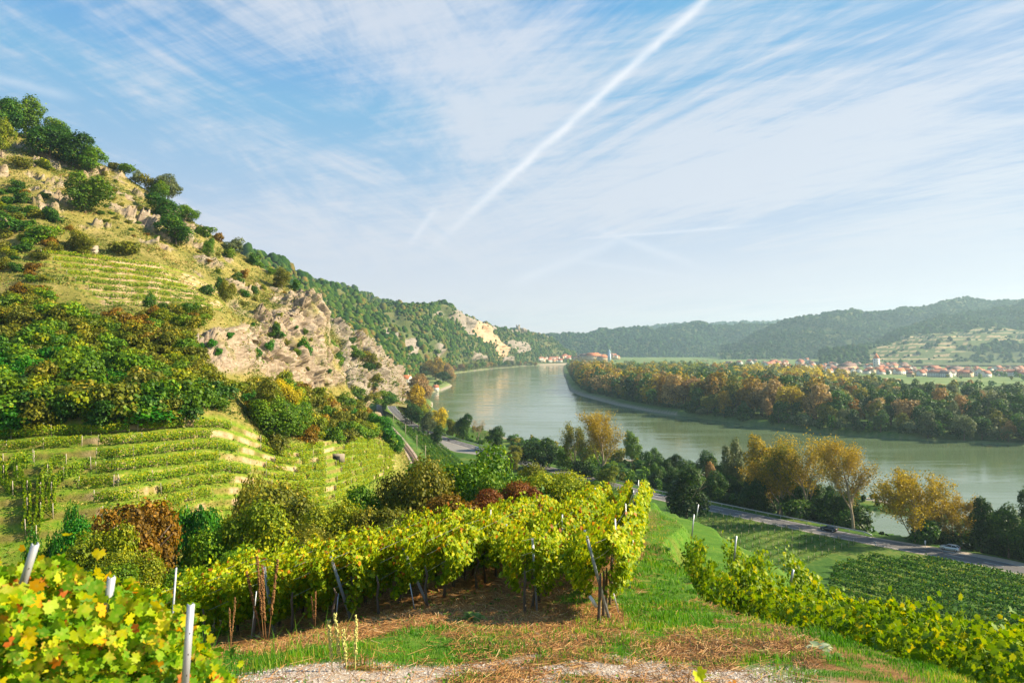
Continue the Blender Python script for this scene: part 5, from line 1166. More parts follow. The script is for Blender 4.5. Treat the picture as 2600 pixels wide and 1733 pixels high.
for i, (pts, lab) in enumerate([([(84, 1170), (45, 1182), (15, 1200), (9, 1227), (18, 1245), (33, 1257)], 'outermost'), ([(86, 1178), (50, 1194), (45, 1218), (65, 1242), (71, 1271), (70, 1301), (71, 1331), (65, 1352)], 'second'), ([(167, 1185), (131, 1194), (119, 1215), (104, 1239), (101, 1271), (103, 1307), (98, 1337), (92, 1370)], 'third'), ([(232, 1190), (180, 1212), (143, 1233), (131, 1254), (131, 1283), (134, 1313)], 'innermost')]):
    vine_row([tuple(hpick(*q)) for q in catmull(pts, 4)], lab+' curved vine row bending downhill at the left of the lower terraces', 'curved vine rows', 130, .22, 'vineg', .1, 1.7, .35, 90+i, stakes=4)
for k in range(UT):
    a = np.interp(k, [0, 7], [262, 108]); b = np.interp(k, [0, 7], [565, 410]); a += random.Random(k).uniform(-8, 8)
    path = [hill.at(px, 3+(k+0.35)/UT) for px in np.arange(a, b, 6)]
    vine_row(path, '%s vine row of the upper vineyard counted from below' % NUM[k], 'vine rows of the upper vineyard', 60, .26, 'vine' if k > 3 else 'vineg', .55, 1.45, .30, 300+k, stakes=9)
# foreground vineyard
STARTS = [(2.15, 16.9, 24.5, .8), (0.45, 18.6, 20.5, .75), (-0.9, 22.6, 11.5, .8), (-2.2, 20.2, 11.5, .75), (-3.6, 20.6, 9.5, .6), (-4.9, 20.4, 8.5, .5), (-6.1, 20.6, 7.0, .45), (-7.3, 20.6, 6.0, .4), (-8.7, 20.9, 4.8, .35), (-10.2, 21.2, 4.2, .3)]
RWORD = ['first row from the right'] + ['%s row from the right' % w for w in 'second third fourth fifth sixth seventh eighth ninth'.split()] + ['leftmost row']
def post(p, top, label, w=0.055, name='metal_post', holes=True, cat='post', mat=None):
    p = np.array(p, float); top = np.array(top, float); d = top-p; L = np.linalg.norm(d)
    e = empty(name, tuple(p)); tag(e, label, cat, None)
    z = Vector(d).normalized(); e.rotation_euler = z.to_track_quat('Z', 'Y').to_euler()
    mb = MB(); f = w*0.16
    # open channel section: web and two flanges with folded lips
    mb.box((0, 0, L/2), (w, f, L)); mb.box((-w/2+f/2, w*.36, L/2), (f, w*.72-f, L-.001)); mb.box((w/2-f/2, w*.36, L/2), (f, w*.72-f, L-.001))
    mb.build('channel', [mat or POST], e)
    if holes:
        mb = MB()
        n = int(L/0.12)
        for i in range(1, n): mb.box((0.0, -f/2-.0012, L-0.04-i*.12), (w*.12, .0016, w*.28))
        for i in range(1, n): mb.box((w/2+.0012, w*.36, L-0.04-i*.12), (.0016, w*.12, w*.28))
        mb.build('wire_hooks', [HOLE], e)
    return e
for k, (x0, y0, L, bt) in enumerate(STARTS):
    dirx = 0.225
    path = [(x0+dirx*s, y0+s, gz(x0+dirx*s, y0+s)) for s in np.arange(-.9, L+.01, 0.5)]
    near = path[:15]; farp = path[14:] if len(path) > 16 else path[-3:]
    p0 = np.array(path[0]); rel = np.array(path)-p0
    e = vine_row(path, 'yellow green vine row in the front vineyard, '+RWORD[k], 'vine rows of the front vineyard', 1, .1, 'vine', .8, 1.9, .3, 400+k, LEAF_5, trunks=1.15, wire=True, rad=.035)
    for c in list(e.children):
        if c.name.startswith('foliage'): bpy.data.objects.remove(c)
    a = foliage_row(np.array(near)-p0, 820, .125, 'vine', bt, 2.05 if k < 3 else 2.0, .66, 400+k, LEAF_V, trans=.42, tb=.04)
    b = foliage_row(np.array(farp)-p0, 560 if L > 8 else 5, .155, 'vine', bt, 2.05 if k < 3 else 2.0, .66, 450+k, LEAF_5, trans=.42, tb=.04)
    va = np.zeros(len(a.vertices)*3, np.float32); a.vertices.foreach_get('co', va); vb = np.zeros(len(b.vertices)*3, np.float32); b.vertices.foreach_get('co', vb)
    fa = np.zeros(len(a.loops), np.int32); a.loops.foreach_get('vertex_index', fa); fb = np.zeros(len(b.loops), np.int32); b.loops.foreach_get('vertex_index', fb)
    ra = np.zeros(len(a.vertices), np.float32); a.attributes['rnd'].data.foreach_get('value', ra); rb = np.zeros(len(b.vertices), np.float32); b.attributes['rnd'].data.foreach_get('value', rb)
    me = mesh_np('foliage', np.concatenate([va, vb]).reshape(-1, 3), [(fa.reshape(-1, 3), 0), (fb.reshape(-1, 4)+len(va)//3, 0)], {'rnd': np.concatenate([ra, rb])}, False, [a.materials[0]])
    link('foliage', me, e)
    for j, s in enumerate(np.arange(6.0, L, 6.0)):
        if k > 3: continue
        q = (x0+dirx*s, y0+s, gz(x0+dirx*s, y0+s)-.1)
        post(q, (q[0]+random.uniform(-.06, .06), q[1], q[2]+2.2), 'upright steel post %s inside the canopy, %s' % (('near', 'second', 'third', 'farthest')[min(j, 3)], RWORD[k]), holes=False)
def ppost(b, t, D, lab, lean=0.0, w=.055, **kw):
    pb = px2w(b[0], b[1], D); pt = px2w(t[0], t[1], D+lean); pb = pb+(pb-pt)*0.06; return post(pb, pt, lab, w, **kw)
ppost((1545, 1573), (1483, 1345), 16.7, 'leaning steel end post at the right corner of the front vineyard', .2, .075)
ppost((1362, 1560), (1350, 1366), 18.2, 'upright steel end post left of the leaning corner post', 0, .075)
ppost((1092, 1553), (1020, 1388), 19.6, 'slanting steel end post in the middle of the headland', .3, .07)
ppost((893, 1582), (838, 1412), 20.0, 'slanting steel end post, third from the left', .3, .07)
ppost((696, 1610), (668, 1432), 20.2, 'steel end post behind the dead stalks at the left', .2, .07)
ppost((1130, 1470), (1128, 1440), 24, 'thin steel post deep in the shade', 0, .05, holes=False)
ppost((1056, 1568), (1040, 1480), 19.3, 'thin straight rod beside the middle slanting post', 0, .03, holes=False); ppost((852, 1596), (860, 1506), 19.6, 'thin pale rod left of the third slanting post', 0, .035, holes=False)
ppost((638, 1625), (652, 1500), 19.4, 'thin rod at the left end of the headland', 0, .03, holes=False); ppost((1571, 1560), (1556, 1500), 17.6, 'thin steel tie rod behind the corner post', 0, .03, holes=False)
ppost((1600, 1486), (1607, 1370), 20.6, 'bright steel post at the right side of the first row', 0, .075); ppost((1292, 1470), (1285, 1330), 23, 'steel post under the middle of the canopy', 0, .06)
ppost((430, 1700), (449, 1440), 18, 'slim post at the left before the gully', 0, .05)
# white plastic vine guard by the corner post
mb = MB(); a = px2w(1497, 1512, 16.2); b = px2w(1514, 1540, 16.2); mb.tube([a, a*.5+b*.5+np.array([.01, 0, 0]), b], [.035, .045, .04], 8)
tag(mb.build('vine_guard', [simple('white_plastic', (.75, .72, .68), .6)], smooth=True), 'white plastic sleeve tied near the foot of the leaning corner post', 'plant guard')
# rows on the bank at the right
for k, (xo, y0, y1, dz) in enumerate([(7.7, 7.5, 30, 0), (9.9, 8.5, 28.5, 0), (12.4, 10, 30, 0)]):
    path = [(xo+.25*math.sin(y*.5)+3.0*float(ss(np.array(y), 24, 42))+1.1*(1-float(ss(np.array(y), 9, 19))), y, gz(xo+1.1*(1-float(ss(np.array(y), 9, 19))), y)) for y in np.arange(y0, y1, .5)]
    vine_row(path, ('row of leafy vines along the edge of the grassy track', 'second row of vines down the bank at the right', 'third row of vines down the bank at the right')[k], 'vine rows on the right hand bank', 640-60*k, .15, 'vineg', .05, 2.15, 1.0, 500+k, LEAF_V if k == 0 else LEAF_5, trunks=1.6, trans=.38, sun=.3, rad=.03)
for (b, t, D) in (((540*1.105, 0), (0, 0), 0),): pass
for (px, py, hh, D, lab) in ((1757, 1365, 60, 30, 'second dark steel post among the bank vines from the far end'), (1768, 1320, 40, 38, 'dark steel post at the far end of the bank vines'), (1865, 1420, 60, 24, 'third dark steel post among the bank vines from the far end'), (2010, 1475, 30, 20, 'nearest dark steel post among the bank vines')):
    ppost((px, py), (px+6, py-hh), D, lab, 0, .06, holes=False)
# nearest vines, lower left corner
for k, (P0, P1, uu, tt, dens) in enumerate([((-3.35, 3.0), (-1.68, 4.28), [0, .43, .69, .956, 1], [.60, 1.05, 1.36, 1.9, 2.15], 2300), ((-5.4, 4.3), (-2.75, 6.1), [0, .5, 1], [1.25, 1.8, 2.5], 1300)]):
    path = []
    for u in np.linspace(0, 1, 16):
        x = P0[0]*(1-u)+P1[0]*u; y = P0[1]*(1-u)+P1[1]*u; path.append((x, y, H-float(np.interp(u, uu, tt))-1.5))
    vine_row(path, ('nearest vines with yellow and rusty leaves in the lower left corner', 'second vine row behind the nearest leaves in the lower left corner')[k], None, dens*1.15, .070, 'nearv', .25, 1.5, .36, 600+k, LEAF_V, trunks=.9, trans=.45, sun=.5, rad=.02, tb=-.12)
ppost((40, 1545), (92, 1383), 3.6, 'tall leaning galvanised post at the far left', -.15, .030)
ppost((262, 1640), (285, 1466), 3.75, 'short galvanised post in the middle of the nearest vines', -.1, .034)
ppost((470, 1760), (487, 1534), 3.7, 'galvanised post at the right end of the nearest vines', -.05, .032)
# a shoot rising into the lower edge of the picture
mb = MB(); st = simple('shoot_stem', (.30, .16, .06), .7)
a = px2w(1745, 1760, 3.2); mb.tube([a, px2w(1748, 1720, 3.2), px2w(1752, 1698, 3.2)], [.004, .0035, .002], 6); mb.tube([px2w(1720, 1760, 3.2), px2w(1738, 1722, 3.25), px2w(1728, 1712, 3.25)], [.005, .004, .002], 6)
e = empty('vine_shoot', tuple(px2w(1745, 1800, 3.2))); tag(e, 'young vine shoot with one lobed yellow leaf at the lower edge', 'vine shoot'); inv = -np.array(e.location)
o = mb.build('stem', [st], e); o.location = inv
r_ = np.random.default_rng(5); V, Fc, k = leaves(np.stack([px2w(1775, 1712, 3.2), px2w(1790, 1745, 3.15), px2w(1862, 1738, 3.2)]), np.array([[.3, -1, .4], [.2, -.9, .6], [0, -.7, .8]]), np.array([.075, .06, .05]), LEAF_V, r_)
o = link('leaf', mesh_np('leaf', V, [(Fc, 0)], {'rnd': np.repeat([.66, .7, .86], k)}, False, [leafmat('vine_nearv', PAL['nearv'])]), e); o.location = inv

# dark vineyard of the valley and the young one beside it
A0 = np.array([108., 162.]); ua = np.array([.63, -.777]); ub = np.array([-.777, -.63])
for k in range(16):
    b = 8.5+k*4.3; a0 = np.interp(b, [10, 17, 30, 75], [-6, -15, -17, 0]); a1 = 78
    q0 = A0+ua*a0+ub*b; L = a1-a0
    path = [(0, 0, 0)]+[(float((ua*s)[0]), float((ua*s)[1]), 0.0) for s in np.arange(1, L, 1.0)]
    zz = ground_z(q0[0]+np.array([p[0] for p in path]), q0[1]+np.array([p[1] for p in path]))
    path = [(q0[0]+p[0], q0[1]+p[1], z) for p, z in zip(path, zz) if z < 9]
    if len(path) < 4: continue
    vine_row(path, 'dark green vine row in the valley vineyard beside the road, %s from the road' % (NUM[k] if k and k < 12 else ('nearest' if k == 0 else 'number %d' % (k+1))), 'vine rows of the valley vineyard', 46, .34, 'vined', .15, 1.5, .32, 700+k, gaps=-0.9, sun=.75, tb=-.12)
mb = MB(); mb.box((0, 0, .75), (.08, .08, 1.5)); stk = mb.mesh('stake', [simple('pale_stake', (.45, .36, .25), .9)])
r2 = np.random.default_rng(3); nq = 80; V, Fc, k = leaves(r2.normal(size=(nq, 3))*np.array([.42, .42, .3])+np.array([0, 0, .55]), rand_unit(nq, r2)+np.array([0, 0, .5]), .22, LEAF_Q, r2); yv = mesh_np('foliage', V, [(Fc, 0)], {'rnd': np.repeat(r2.random(nq), k)}, False, [leafmat('vine_vined', PAL['vined'])])
ORD = 'first second third fourth fifth sixth seventh eighth ninth tenth eleventh twelfth thirteenth fourteenth fifteenth'.split()
for i in range(15):
    for j in range(12):
        a = -62+i*3.6; b = 9+j*3.3
        q = A0+ua*a+ub*b+np.array([random.uniform(-.25, .25), random.uniform(-.25, .25)]); z = gz(q[0], q[1])
        if z > 7.5 or (a > -19 and b > 7) : continue
        e = empty('young_vine', (q[0], q[1], z)); tag(e, 'young staked vine in the thin plot, %s row from the road, %s from the left' % (ORD[j], ORD[i]), 'young vine', 'young staked vines of the thin plot')
        for nme, m_ in (('stake', stk), ('foliage', yv)):
            o = bpy.data.objects.new(nme, m_); COL.objects.link(o); o.parent = e; o.rotation_euler = (0, 0, random.random()*6) if nme == 'foliage' else (random.uniform(-.05, .05), random.uniform(-.05, .05), 0)
# vines between railway and road
for k in range(6):
    off = 8.5+k*2.7; pts = []
    for i in range(1, len(RAIL)-1):
        c = RAIL[i]; d = RAIL[i+1]-RAIL[i-1]; d /= np.linalg.norm(d); q = c+np.array([d[1], -d[0]])*off
        if 215 < q[1] < 430: pts.append((q[0], q[1], gz(q[0], q[1])))
    vine_row(pts, '%s vine row between the railway and the road, counted from the rails' % ('first' if k == 0 else NUM[k]), 'vine rows between railway and road', 22, .42, 'vined', .2, 1.8, .4, 800+k, stakes=14 if k % 2 == 0 else 0)

# ------------------------------------------------------------------ road, railway
ASPH = simple('asphalt', (0.115, 0.11, 0.115), .75, var=.25, bscale=.6); PAINT = simple('road_paint', (.62, .62, .60), .7, var=.1); SHOULD = simple('gravel_shoulder', (.36, .30, .24), .95, var=.25, bscale=.8)
RD, RL = resample(ROAD, 2.0)
def strip(name, P, o0, o1, z, mat, i0=0, i1=None, kind='structure', dash=None):
    P = P[i0:i1]; d = np.gradient(P, axis=0); d /= np.linalg.norm(d, axis=1, keepdims=True); n = np.stack([d[:, 1], -d[:, 0]], 1)
    o0 = np.broadcast_to(o0, (len(P),))[:, None]; o1 = np.broadcast_to(o1, (len(P),))[:, None]
    A = P+n*o0; B = P+n*o1; zz = np.broadcast_to(z, (len(P),))
    V = np.concatenate([np.column_stack([A, zz]), np.column_stack([B, zz])]); m = len(P); Fc = [[i, m+i, m+i+1, i+1] for i in range(m-1) if dash is None or (i % dash[1]) < dash[0]]
    o = link(name, mesh_np(name, V, [(np.array(Fc), 0)], None, False, [mat])); tag(o, kind=kind) if kind else None; return o
strip('road', RD, -3.6, 3.6, 5.56, ASPH)
strip('road_edge_line', RD, 3.15, 3.33, 5.575, PAINT); strip('road_edge_line', RD, -3.33, -3.15, 5.575, PAINT); strip('road_centre_line', RD, -.09, .09, 5.575, PAINT, dash=(2, 4))
ilb = np.where((RD[:, 0] > 92) & (RD[:, 0] < 240))[0]
wl = np.interp(np.arange(len(ilb)), [0, len(ilb)*.5, len(ilb)*.86, len(ilb)], [6.8, 7.2, 6.6, 3.8]); strip('road_shoulder', RD, 3.6, wl, 5.545, SHOULD, ilb[0], ilb[-1]+1)
strip('road_verge', RD, -4.1, -3.6, 5.55, SHOULD)
cp = np.array([(-37, 376), (-29, 361), (-20, 345), (-11, 328), (-17, 323), (-27, 331), (-36, 347), (-41, 364)]); zc = 5.53
ct = cp.mean(0); V = np.vstack([np.column_stack([cp, np.full(len(cp), zc)]), [[ct[0], ct[1], zc]]]); tag(link('car_park', mesh_np('car_park', V, [(np.array([[i, len(cp), (i+1) % len(cp)] for i in range(len(cp))]), 0)], None, False, [simple('pale_asphalt', (.22, .21, .20), .9, var=.25, bscale=.4)])), kind='structure')
# guard rail on the river side
ig = np.where((RD[:, 0] > 20) & (RD[:, 0] < 93))[0]; Pg = RD[ig]; dg = np.gradient(Pg, axis=0); dg /= np.linalg.norm(dg, axis=1, keepdims=True); Gp = Pg+np.stack([dg[:, 1], -dg[:, 0]], 1)*5.0
def guard(Gp, lab):
    e = empty('guard_rail', (Gp[0][0], Gp[0][1], 5.5)); tag(e, lab, 'guard rail'); o0 = np.array([Gp[0][0], Gp[0][1], 5.5])
    mb = MB(); pts = np.column_stack([Gp, np.full(len(Gp), 6.25)])-o0; pts[0, 2] -= .5
    for dz in (-.1, .0, .1): mb.tube(pts+np.array([0, 0, dz]), .07, 5)
    mb.build('rail', [POST], e); mb = MB(); mb.box((0, 0, .25), (.12, .12, 1.0)); pm = mb.mesh('post', [POST])
    for q in Gp[1::2]:
        o = bpy.data.objects.new('post', pm); COL.objects.link(o); o.parent = e; o.location = (q[0]-o0[0]+.1, q[1]-o0[1]+.1, .1)
guard(Gp, 'long steel guard rail on the river side of the road, ending before the lay-by')
ig = np.where((RD[:, 1] > 320) & (RD[:, 1] < 440))[0]; Pg = RD[ig]; dg = np.gradient(Pg, axis=0); dg /= np.linalg.norm(dg, axis=1, keepdims=True); guard(Pg+np.stack([dg[:, 1], -dg[:, 0]], 1)*5.0, 'far steel guard rail opposite the car park')
for i, (idx, off) in enumerate([(np.argmin(abs(RD[:, 0]-78)), -4.4), (np.argmin(abs(RD[:, 0]-95)), -4.4), (np.argmin(abs(RD[:, 0]-58)), -4.4)]):
    c = RD[idx]; d = RD[idx+1]-RD[idx-1]; d /= np.linalg.norm(d); q = c+np.array([d[1], -d[0]])*off
    mb = MB(); mb.box((0, 0, .5), (.14, .14, 1.0), 0); mb.box((0, 0, .82), (.15, .15, .18), 1); tag(mb.build('delineator_post', [simple('white_plastic', (.75, .72, .68), .6), HOLE], loc=(q[0], q[1], 5.5)), 'white delineator post at the field side of the road, %s' % ('middle one', 'rightmost', 'leftmost')[i], 'roadside post')
mb = MB(); mb.tube([(0, 0, 0), (0, 0, 2.3)], .05, 8, 0); mb.box((0, 0, 1.9), (.35, .04, .8), 0); q = px2w(2349, 1390, 170); tag(mb.build('sign_post', [simple('white_plastic', (.75, .72, .68), .6)], loc=(q[0], q[1], 5.3)), 'narrow white sign post in the shade left of the parked silver car', 'sign post')
# railway
BALL = simple('ballast', (.38, .30, .25), .95, var=.3, bscale=2.0); RUST = simple('rail_steel', (.16, .11, .09), .5, .4); SLP = simple('sleeper', (.20, .15, .12), .9, var=.2)
RR, _ = resample(RAIL, 1.5); RR = RR[(RR[:, 1] > 110) & (RR[:, 1] < 1000)]
e = empty('railway_track', (RR[0][0], RR[0][1], 11.6)); tag(e, 'single railway track on pale ballast curving along the foot of the hill', 'railway track'); o0 = np.array([RR[0][0], RR[0][1]])
def rstrip(name, o0_, o1_, z, mat):
    o = strip(name, RR-o0, o0_, o1_, z, mat, kind=None); o.parent = e; return o
rstrip('ballast', -2.0, 2.0, .10, BALL)
for s_ in (-.75, .75):
    mb = MB(); d = np.gradient(RR, axis=0); d /= np.linalg.norm(d, axis=1, keepdims=True); n_ = np.stack([d[:, 1], -d[:, 0]], 1); mb.tube(np.column_stack([RR-o0+n_*s_, np.full(len(RR), .26)]), .09, 4, cap=False); mb.build('rail', [RUST], e)
mb = MB()
RS, _ = resample(RR[:190], .8)
for i in range(1, len(RS)-1):
    d = RS[i+1]-RS[i-1]; mb.box((RS[i][0]-o0[0], RS[i][1]-o0[1], .14), (2.4, .26, .12), rz=math.atan2(d[1], d[0])-math.pi/2)
tag(mb.build('sleepers', [SLP], e), kind='stuff')
for i, Dp in enumerate((268, 300, 345, 400)):       # poles beside the line
    c = RR[np.argmin(abs(RR[:, 1]-Dp))]; mb = MB(); mb.tube([(0, 0, 0), (0, 0, 6.5)], [.14, .10], 7); mb.box((0, 0, 6.1), (.9, .1, .1)); q = (c[0]+4.2, c[1]); tag(mb.build('wooden_pole', [WOODP], loc=(q[0], q[1], gz(*q))), '%s wooden pole standing beside the railway' % ('nearest', 'second nearest', 'third nearest', 'farthest')[i], 'pole')

# ------------------------------------------------------------------ vehicles
GLASS = simple('car_glass', (.02, .025, .03), .08, spec=.8); TYRE = simple('tyre', (.02, .02, .02), .85); RIM = simple('wheel_rim', (.5, .5, .52), .3, .8); LAMPR = simple('rear_lamp', (.45, .02, .02), .3); LAMPW = simple('head_lamp', (.8, .8, .8), .15)
def car(pos, heading, col, label, L=4.2, W=1.8, Hh=1.48, name='parked_car'):
    e = empty(name, pos, heading); tag(e, label, 'car')
    pm, nt, b = new_mat('car_paint'); b.inputs['Base Color'].default_value = (*col, 1); b.inputs['Roughness'].default_value = .28; b.inputs['Metallic'].default_value = .35; b.inputs['Coat Weight'].default_value = .6
    # side profile stations: x, half width low, belt half width, z low, z belt
    st = [(-2.1, .62, .60, .38, .72), (-2.02, .80, .78, .26, .86), (-1.5, .88, .86, .22, .93), (-.5, .90, .88, .20, .95), (.6, .90, .88, .20, .96), (1.5, .88, .84, .22, 1.00), (1.98, .82, .76, .30, .98), (2.08, .70, .62, .42, .80)]
    V = []; Q = []
    for x, wl, wb, z0, z1 in st:
        x *= L/4.2; V += [(x, -wl*.9, z0), (x, -wl, z0+.18), (x, -wb, z1-.08), (x, -wb*.9, z1), (x, wb*.9, z1), (x, wb, z1-.08), (x, wl, z0+.18), (x, wl*.9, z0)]
    n = len(st)
    for i in range(n-1):
        for j in range(8): Q.append((i*8+j, (i+1)*8+j, (i+1)*8+(j+1) % 8, i*8+(j+1) % 8))
    mb = MB(); mb.add(V, Q, [], 0)
    mb.add([V[k] for k in range(8)], [(0, 1, 2, 3), (4, 5, 6, 7), (0, 3, 4, 7)]); mb.add([V[(n-1)*8+k] for k in range(8)], [(3, 2, 1, 0), (7, 6, 5, 4), (7, 4, 3, 0)])
    mb.build('body', [pm], e, smooth=False)
    # cabin: glass house and roof; front is -x
    bx = [(-1.05, .95), (-.30, Hh-.05), (1.25, Hh-.04), (1.92, .99)]; mb = MB(); mb2 = MB()
    g = [(bx[0][0], -.78, bx[0][1]), (bx[1][0], -.60, bx[1][1]), (bx[2][0], -.58, bx[2][1]), (bx[3][0], -.68, bx[3][1]), (bx[0][0], .78, bx[0][1]), (bx[1][0], .60, bx[1][1]), (bx[2][0], .58, bx[2][1]), (bx[3][0], .68, bx[3][1])]
    mb.add(g, [(0, 1, 5, 4), (2, 3, 7, 6), (3, 2, 1, 0), (4, 5, 6, 7)], [], 0); mb.build('window', [GLASS], e)
    mb2.add([(-.36, -.62, Hh-.07), (1.32, -.60, Hh-.06), (1.32, .60, Hh-.06), (-.36, .62, Hh-.07), (-.15, -.5, Hh), (1.1, -.48, Hh+.01), (1.1, .48, Hh+.01), (-.15, .5, Hh)], [(4, 5, 6, 7), (0, 1, 5, 4), (1, 2, 6, 5), (2, 3, 7, 6), (3, 0, 4, 7)])
    for s_ in (-1, 1):
        mb2.tube([(-1.07, s_*.79, .95), (-.32, s_*.615, Hh-.05)], .035, 5); mb2.tube([(.45, s_*.80, .95), (.42, s_*.615, Hh-.04)], .035, 5); mb2.tube([(1.94, s_*.70, .98), (1.27, s_*.60, Hh-.04)], .06, 5)
    mb2.build('roof', [pm], e)
    for sx in (-1.28, 1.30):
        for sy in (-1, 1):
            we = MB(); we.tube([(0, -.10, 0), (0, .10, 0)], .32, 18); w = we.build('wheel', [TYRE], e, loc=(sx*L/4.2, sy*.80, .32)); rm = MB(); rm.tube([(0, -.108, 0), (0, .108, 0)], .20, 14); rm.build('rim', [RIM], w)
    for sy in (-1, 1):
        m_ = MB(); m_.box((2.05*L/4.2, sy*.62, .86), (.10, .24, .24)); m_.build('tail_light', [LAMPR], e); m_ = MB(); m_.box((-2.06*L/4.2, sy*.58, .66), (.10, .30, .14)); m_.build('headlight', [LAMPW], e)
    return e
def road_at(px, off):
    u = 1300+F*RD[:, 0]/RD[:, 1]; i = np.where((RD[:, 1] > 80) & (RD[:, 1] < 450))[0]; i = i[np.argmin(abs(u[i]-px))]; c = RD[i]; d = RD[i+1]-RD[i-1]; d /= np.linalg.norm(d); n_ = np.array([d[1], -d[0]]); q = c+n_*off; return q, math.atan2(d[1], d[0])
q, a = road_at(2410, 4.9); car((q[0], q[1], 5.56), a+math.pi, (.55, .60, .66), 'silver hatchback parked on the gravel lay-by beside the road')
q, a = road_at(2102, 1.7); car((q[0], q[1], 5.57), a+math.pi, (.015, .03, .045), 'dark car driving on the road left of the parked silver one', name='driving_car', L=4.4)
for i, (px, D, c, lab) in enumerate([(1052, 405, (.45, .55, .62), 'pale blue car parked under the pines by the road'), (1214, 338, (.7, .7, .7), 'white car half hidden behind the large central tree'), (1276, 322, (.12, .14, .18), 'dark car on the road behind the central bushes')]):
    x = (px-1300)/F*D; car((x, D, 5.56), 2.2, c, lab)
# rider on a motorcycle
def rider(pos, h):
    e = empty('motorcycle', pos, h); tag(e, 'small dark motorcycle leaving the car park by the road', 'motorcycle')
    blk = simple('bike_black', (.03, .03, .035), .4)
    for x in (-.7, .7):
        m_ = MB(); m_.tube([(x, -.07, .32), (x, .07, .32)], .32, 14); m_.build('wheel', [TYRE], e)
    m_ = MB(); m_.tube([(-.7, 0, .35), (-.45, 0, .95)], .05, 6); m_.tube([(-.4, 0, .85), (.1, 0, .9), (.7, 0, .85)], [.14, .17, .1], 8); m_.box((0, 0, .5), (.5, .3, .4)); m_.tube([(-.45, -.35, 1.05), (-.45, .35, 1.05)], .03, 5); m_.build('frame', [blk], e)
    p = MB(); p.tube([(.15, 0, .9), (.1, 0, 1.15), (-.08, 0, 1.42), (-.12, 0, 1.5)], [.19, .2, .22, .08], 10)
    p.tube([(-.12, 0, 1.48), (-.14, 0, 1.56), (-.16, 0, 1.68), (-.15, 0, 1.80)], [.10, .14, .14, .06], 10)
    for s_ in (-1, 1):
        p.tube([(-.06, s_*.2, 1.4), (-.28, s_*.34, 1.18), (-.45, s_*.3, 1.06)], [.07, .055, .04], 7); p.tube([(.12, s_*.12, .92), (-.28, s_*.24, .78), (-.05, s_*.22, .35)], [.10, .08, .06], 7)
    o = p.build('person', [simple('rider_suit', (.10, .09, .10), .7)], smooth=True, loc=pos); o.rotation_euler = (0, 0, h); tag(o, 'person in dark riding clothes and helmet sitting on the motorcycle', 'person')
rider((-34.5, 371, 5.57), 2.2)

# ------------------------------------------------------------------ houses
WHITE = simple('white_render', (.70, .66, .58), .85, var=.08, bscale=.3); OCHRE = simple('ochre_render', (.62, .45, .26), .85, var=.08, bscale=.3); ROOFR = simple('red_tiles', (.36, .13, .075), .85, var=.25, bscale=.6); ROOFB = simple('brown_tiles', (.20, .12, .10), .85, var=.25, bscale=.6); WIN = simple('window_dark', (.03, .035, .045), .25)
STONEW = simple('old_stone', (.36, .30, .23), .95, var=.25, bscale=.5); BLUE = simple('pale_blue_render', (.45, .58, .74), .8, var=.05); BRIGHTR = simple('orange_tiles', (.52, .17, .07), .8, var=.15, bscale=.6)
def house_parts(w, d, h, rh, wins=True, ov=.35, hip=0.0):
    mb = MB(); mb.box((0, 0, h/2-1), (w, d, h+2)); 
    if hip == 0: mb.add([(-w/2, -d/2, h), (-w/2, d/2, h), (-w/2, 0, h+rh*.97), (w/2, -d/2, h), (w/2, d/2, h), (w/2, 0, h+rh*.97)], [], [(0, 2, 1), (3, 4, 5)])
    wall = mb
    rf = MB(); k = w*.5*hip; a, b = w/2+ov, d/2+ov; z0 = h-ov*rh/(d/2); t = .18
    rf.add([(-a, -b, z0), (a, -b, z0), (a-k, 0, h+rh), (-a+k, 0, h+rh), (a, b, z0), (-a, b, z0), (-a, -b, z0+t), (a, -b, z0+t), (a-k, 0, h+rh+t), (-a+k, 0, h+rh+t), (a, b, z0+t), (-a, b, z0+t)],
           [(0, 3, 2, 1), (4, 2, 3, 5), (6, 7, 8, 9), (10, 11, 9, 8), (0, 1, 7, 6), (4, 5, 11, 10)], [(0, 6, 9), (0, 9, 3), (5, 3, 9), (5, 9, 11), (1, 2, 8), (1, 8, 7), (4, 10, 8), (4, 8, 2)])
    wn = MB(); nf = max(1, int(h/2.9))
    for f in range(nf):
        for i in range(max(2, int(w/2.6))):
            x = -w/2+(i+.5)*w/max(2, int(w/2.6))
            for s_ in (-1, 1): wn.box((x, s_*(d/2+.02), 1.5+f*2.9), (1.0, .06, 1.3))
        for i in range(max(1, int(d/3))):
            y = -d/2+(i+.5)*d/max(1, int(d/3))
            for s_ in (-1, 1): wn.box((s_*(w/2+.02), y, 1.5+f*2.9), (.06, 1.0, 1.3))
    return wall, rf, wn
HP = []
for k, (w, d, h, rh, hip) in enumerate([(11, 8, 5.6, 3.8, 0), (14, 9, 6, 4.2, 0), (9, 8, 5, 4, 0), (18, 9, 6, 4, .3), (24, 11, 6.5, 4.5, .25)]):
    wa, rf, wn = house_parts(w, d, h, rh, hip=hip); HP.append((wa.mesh('wall', [WHITE]), rf.mesh('roof', [ROOFR]), wn.mesh('windows', [WIN]), w, d, h, rh))
HV = {}
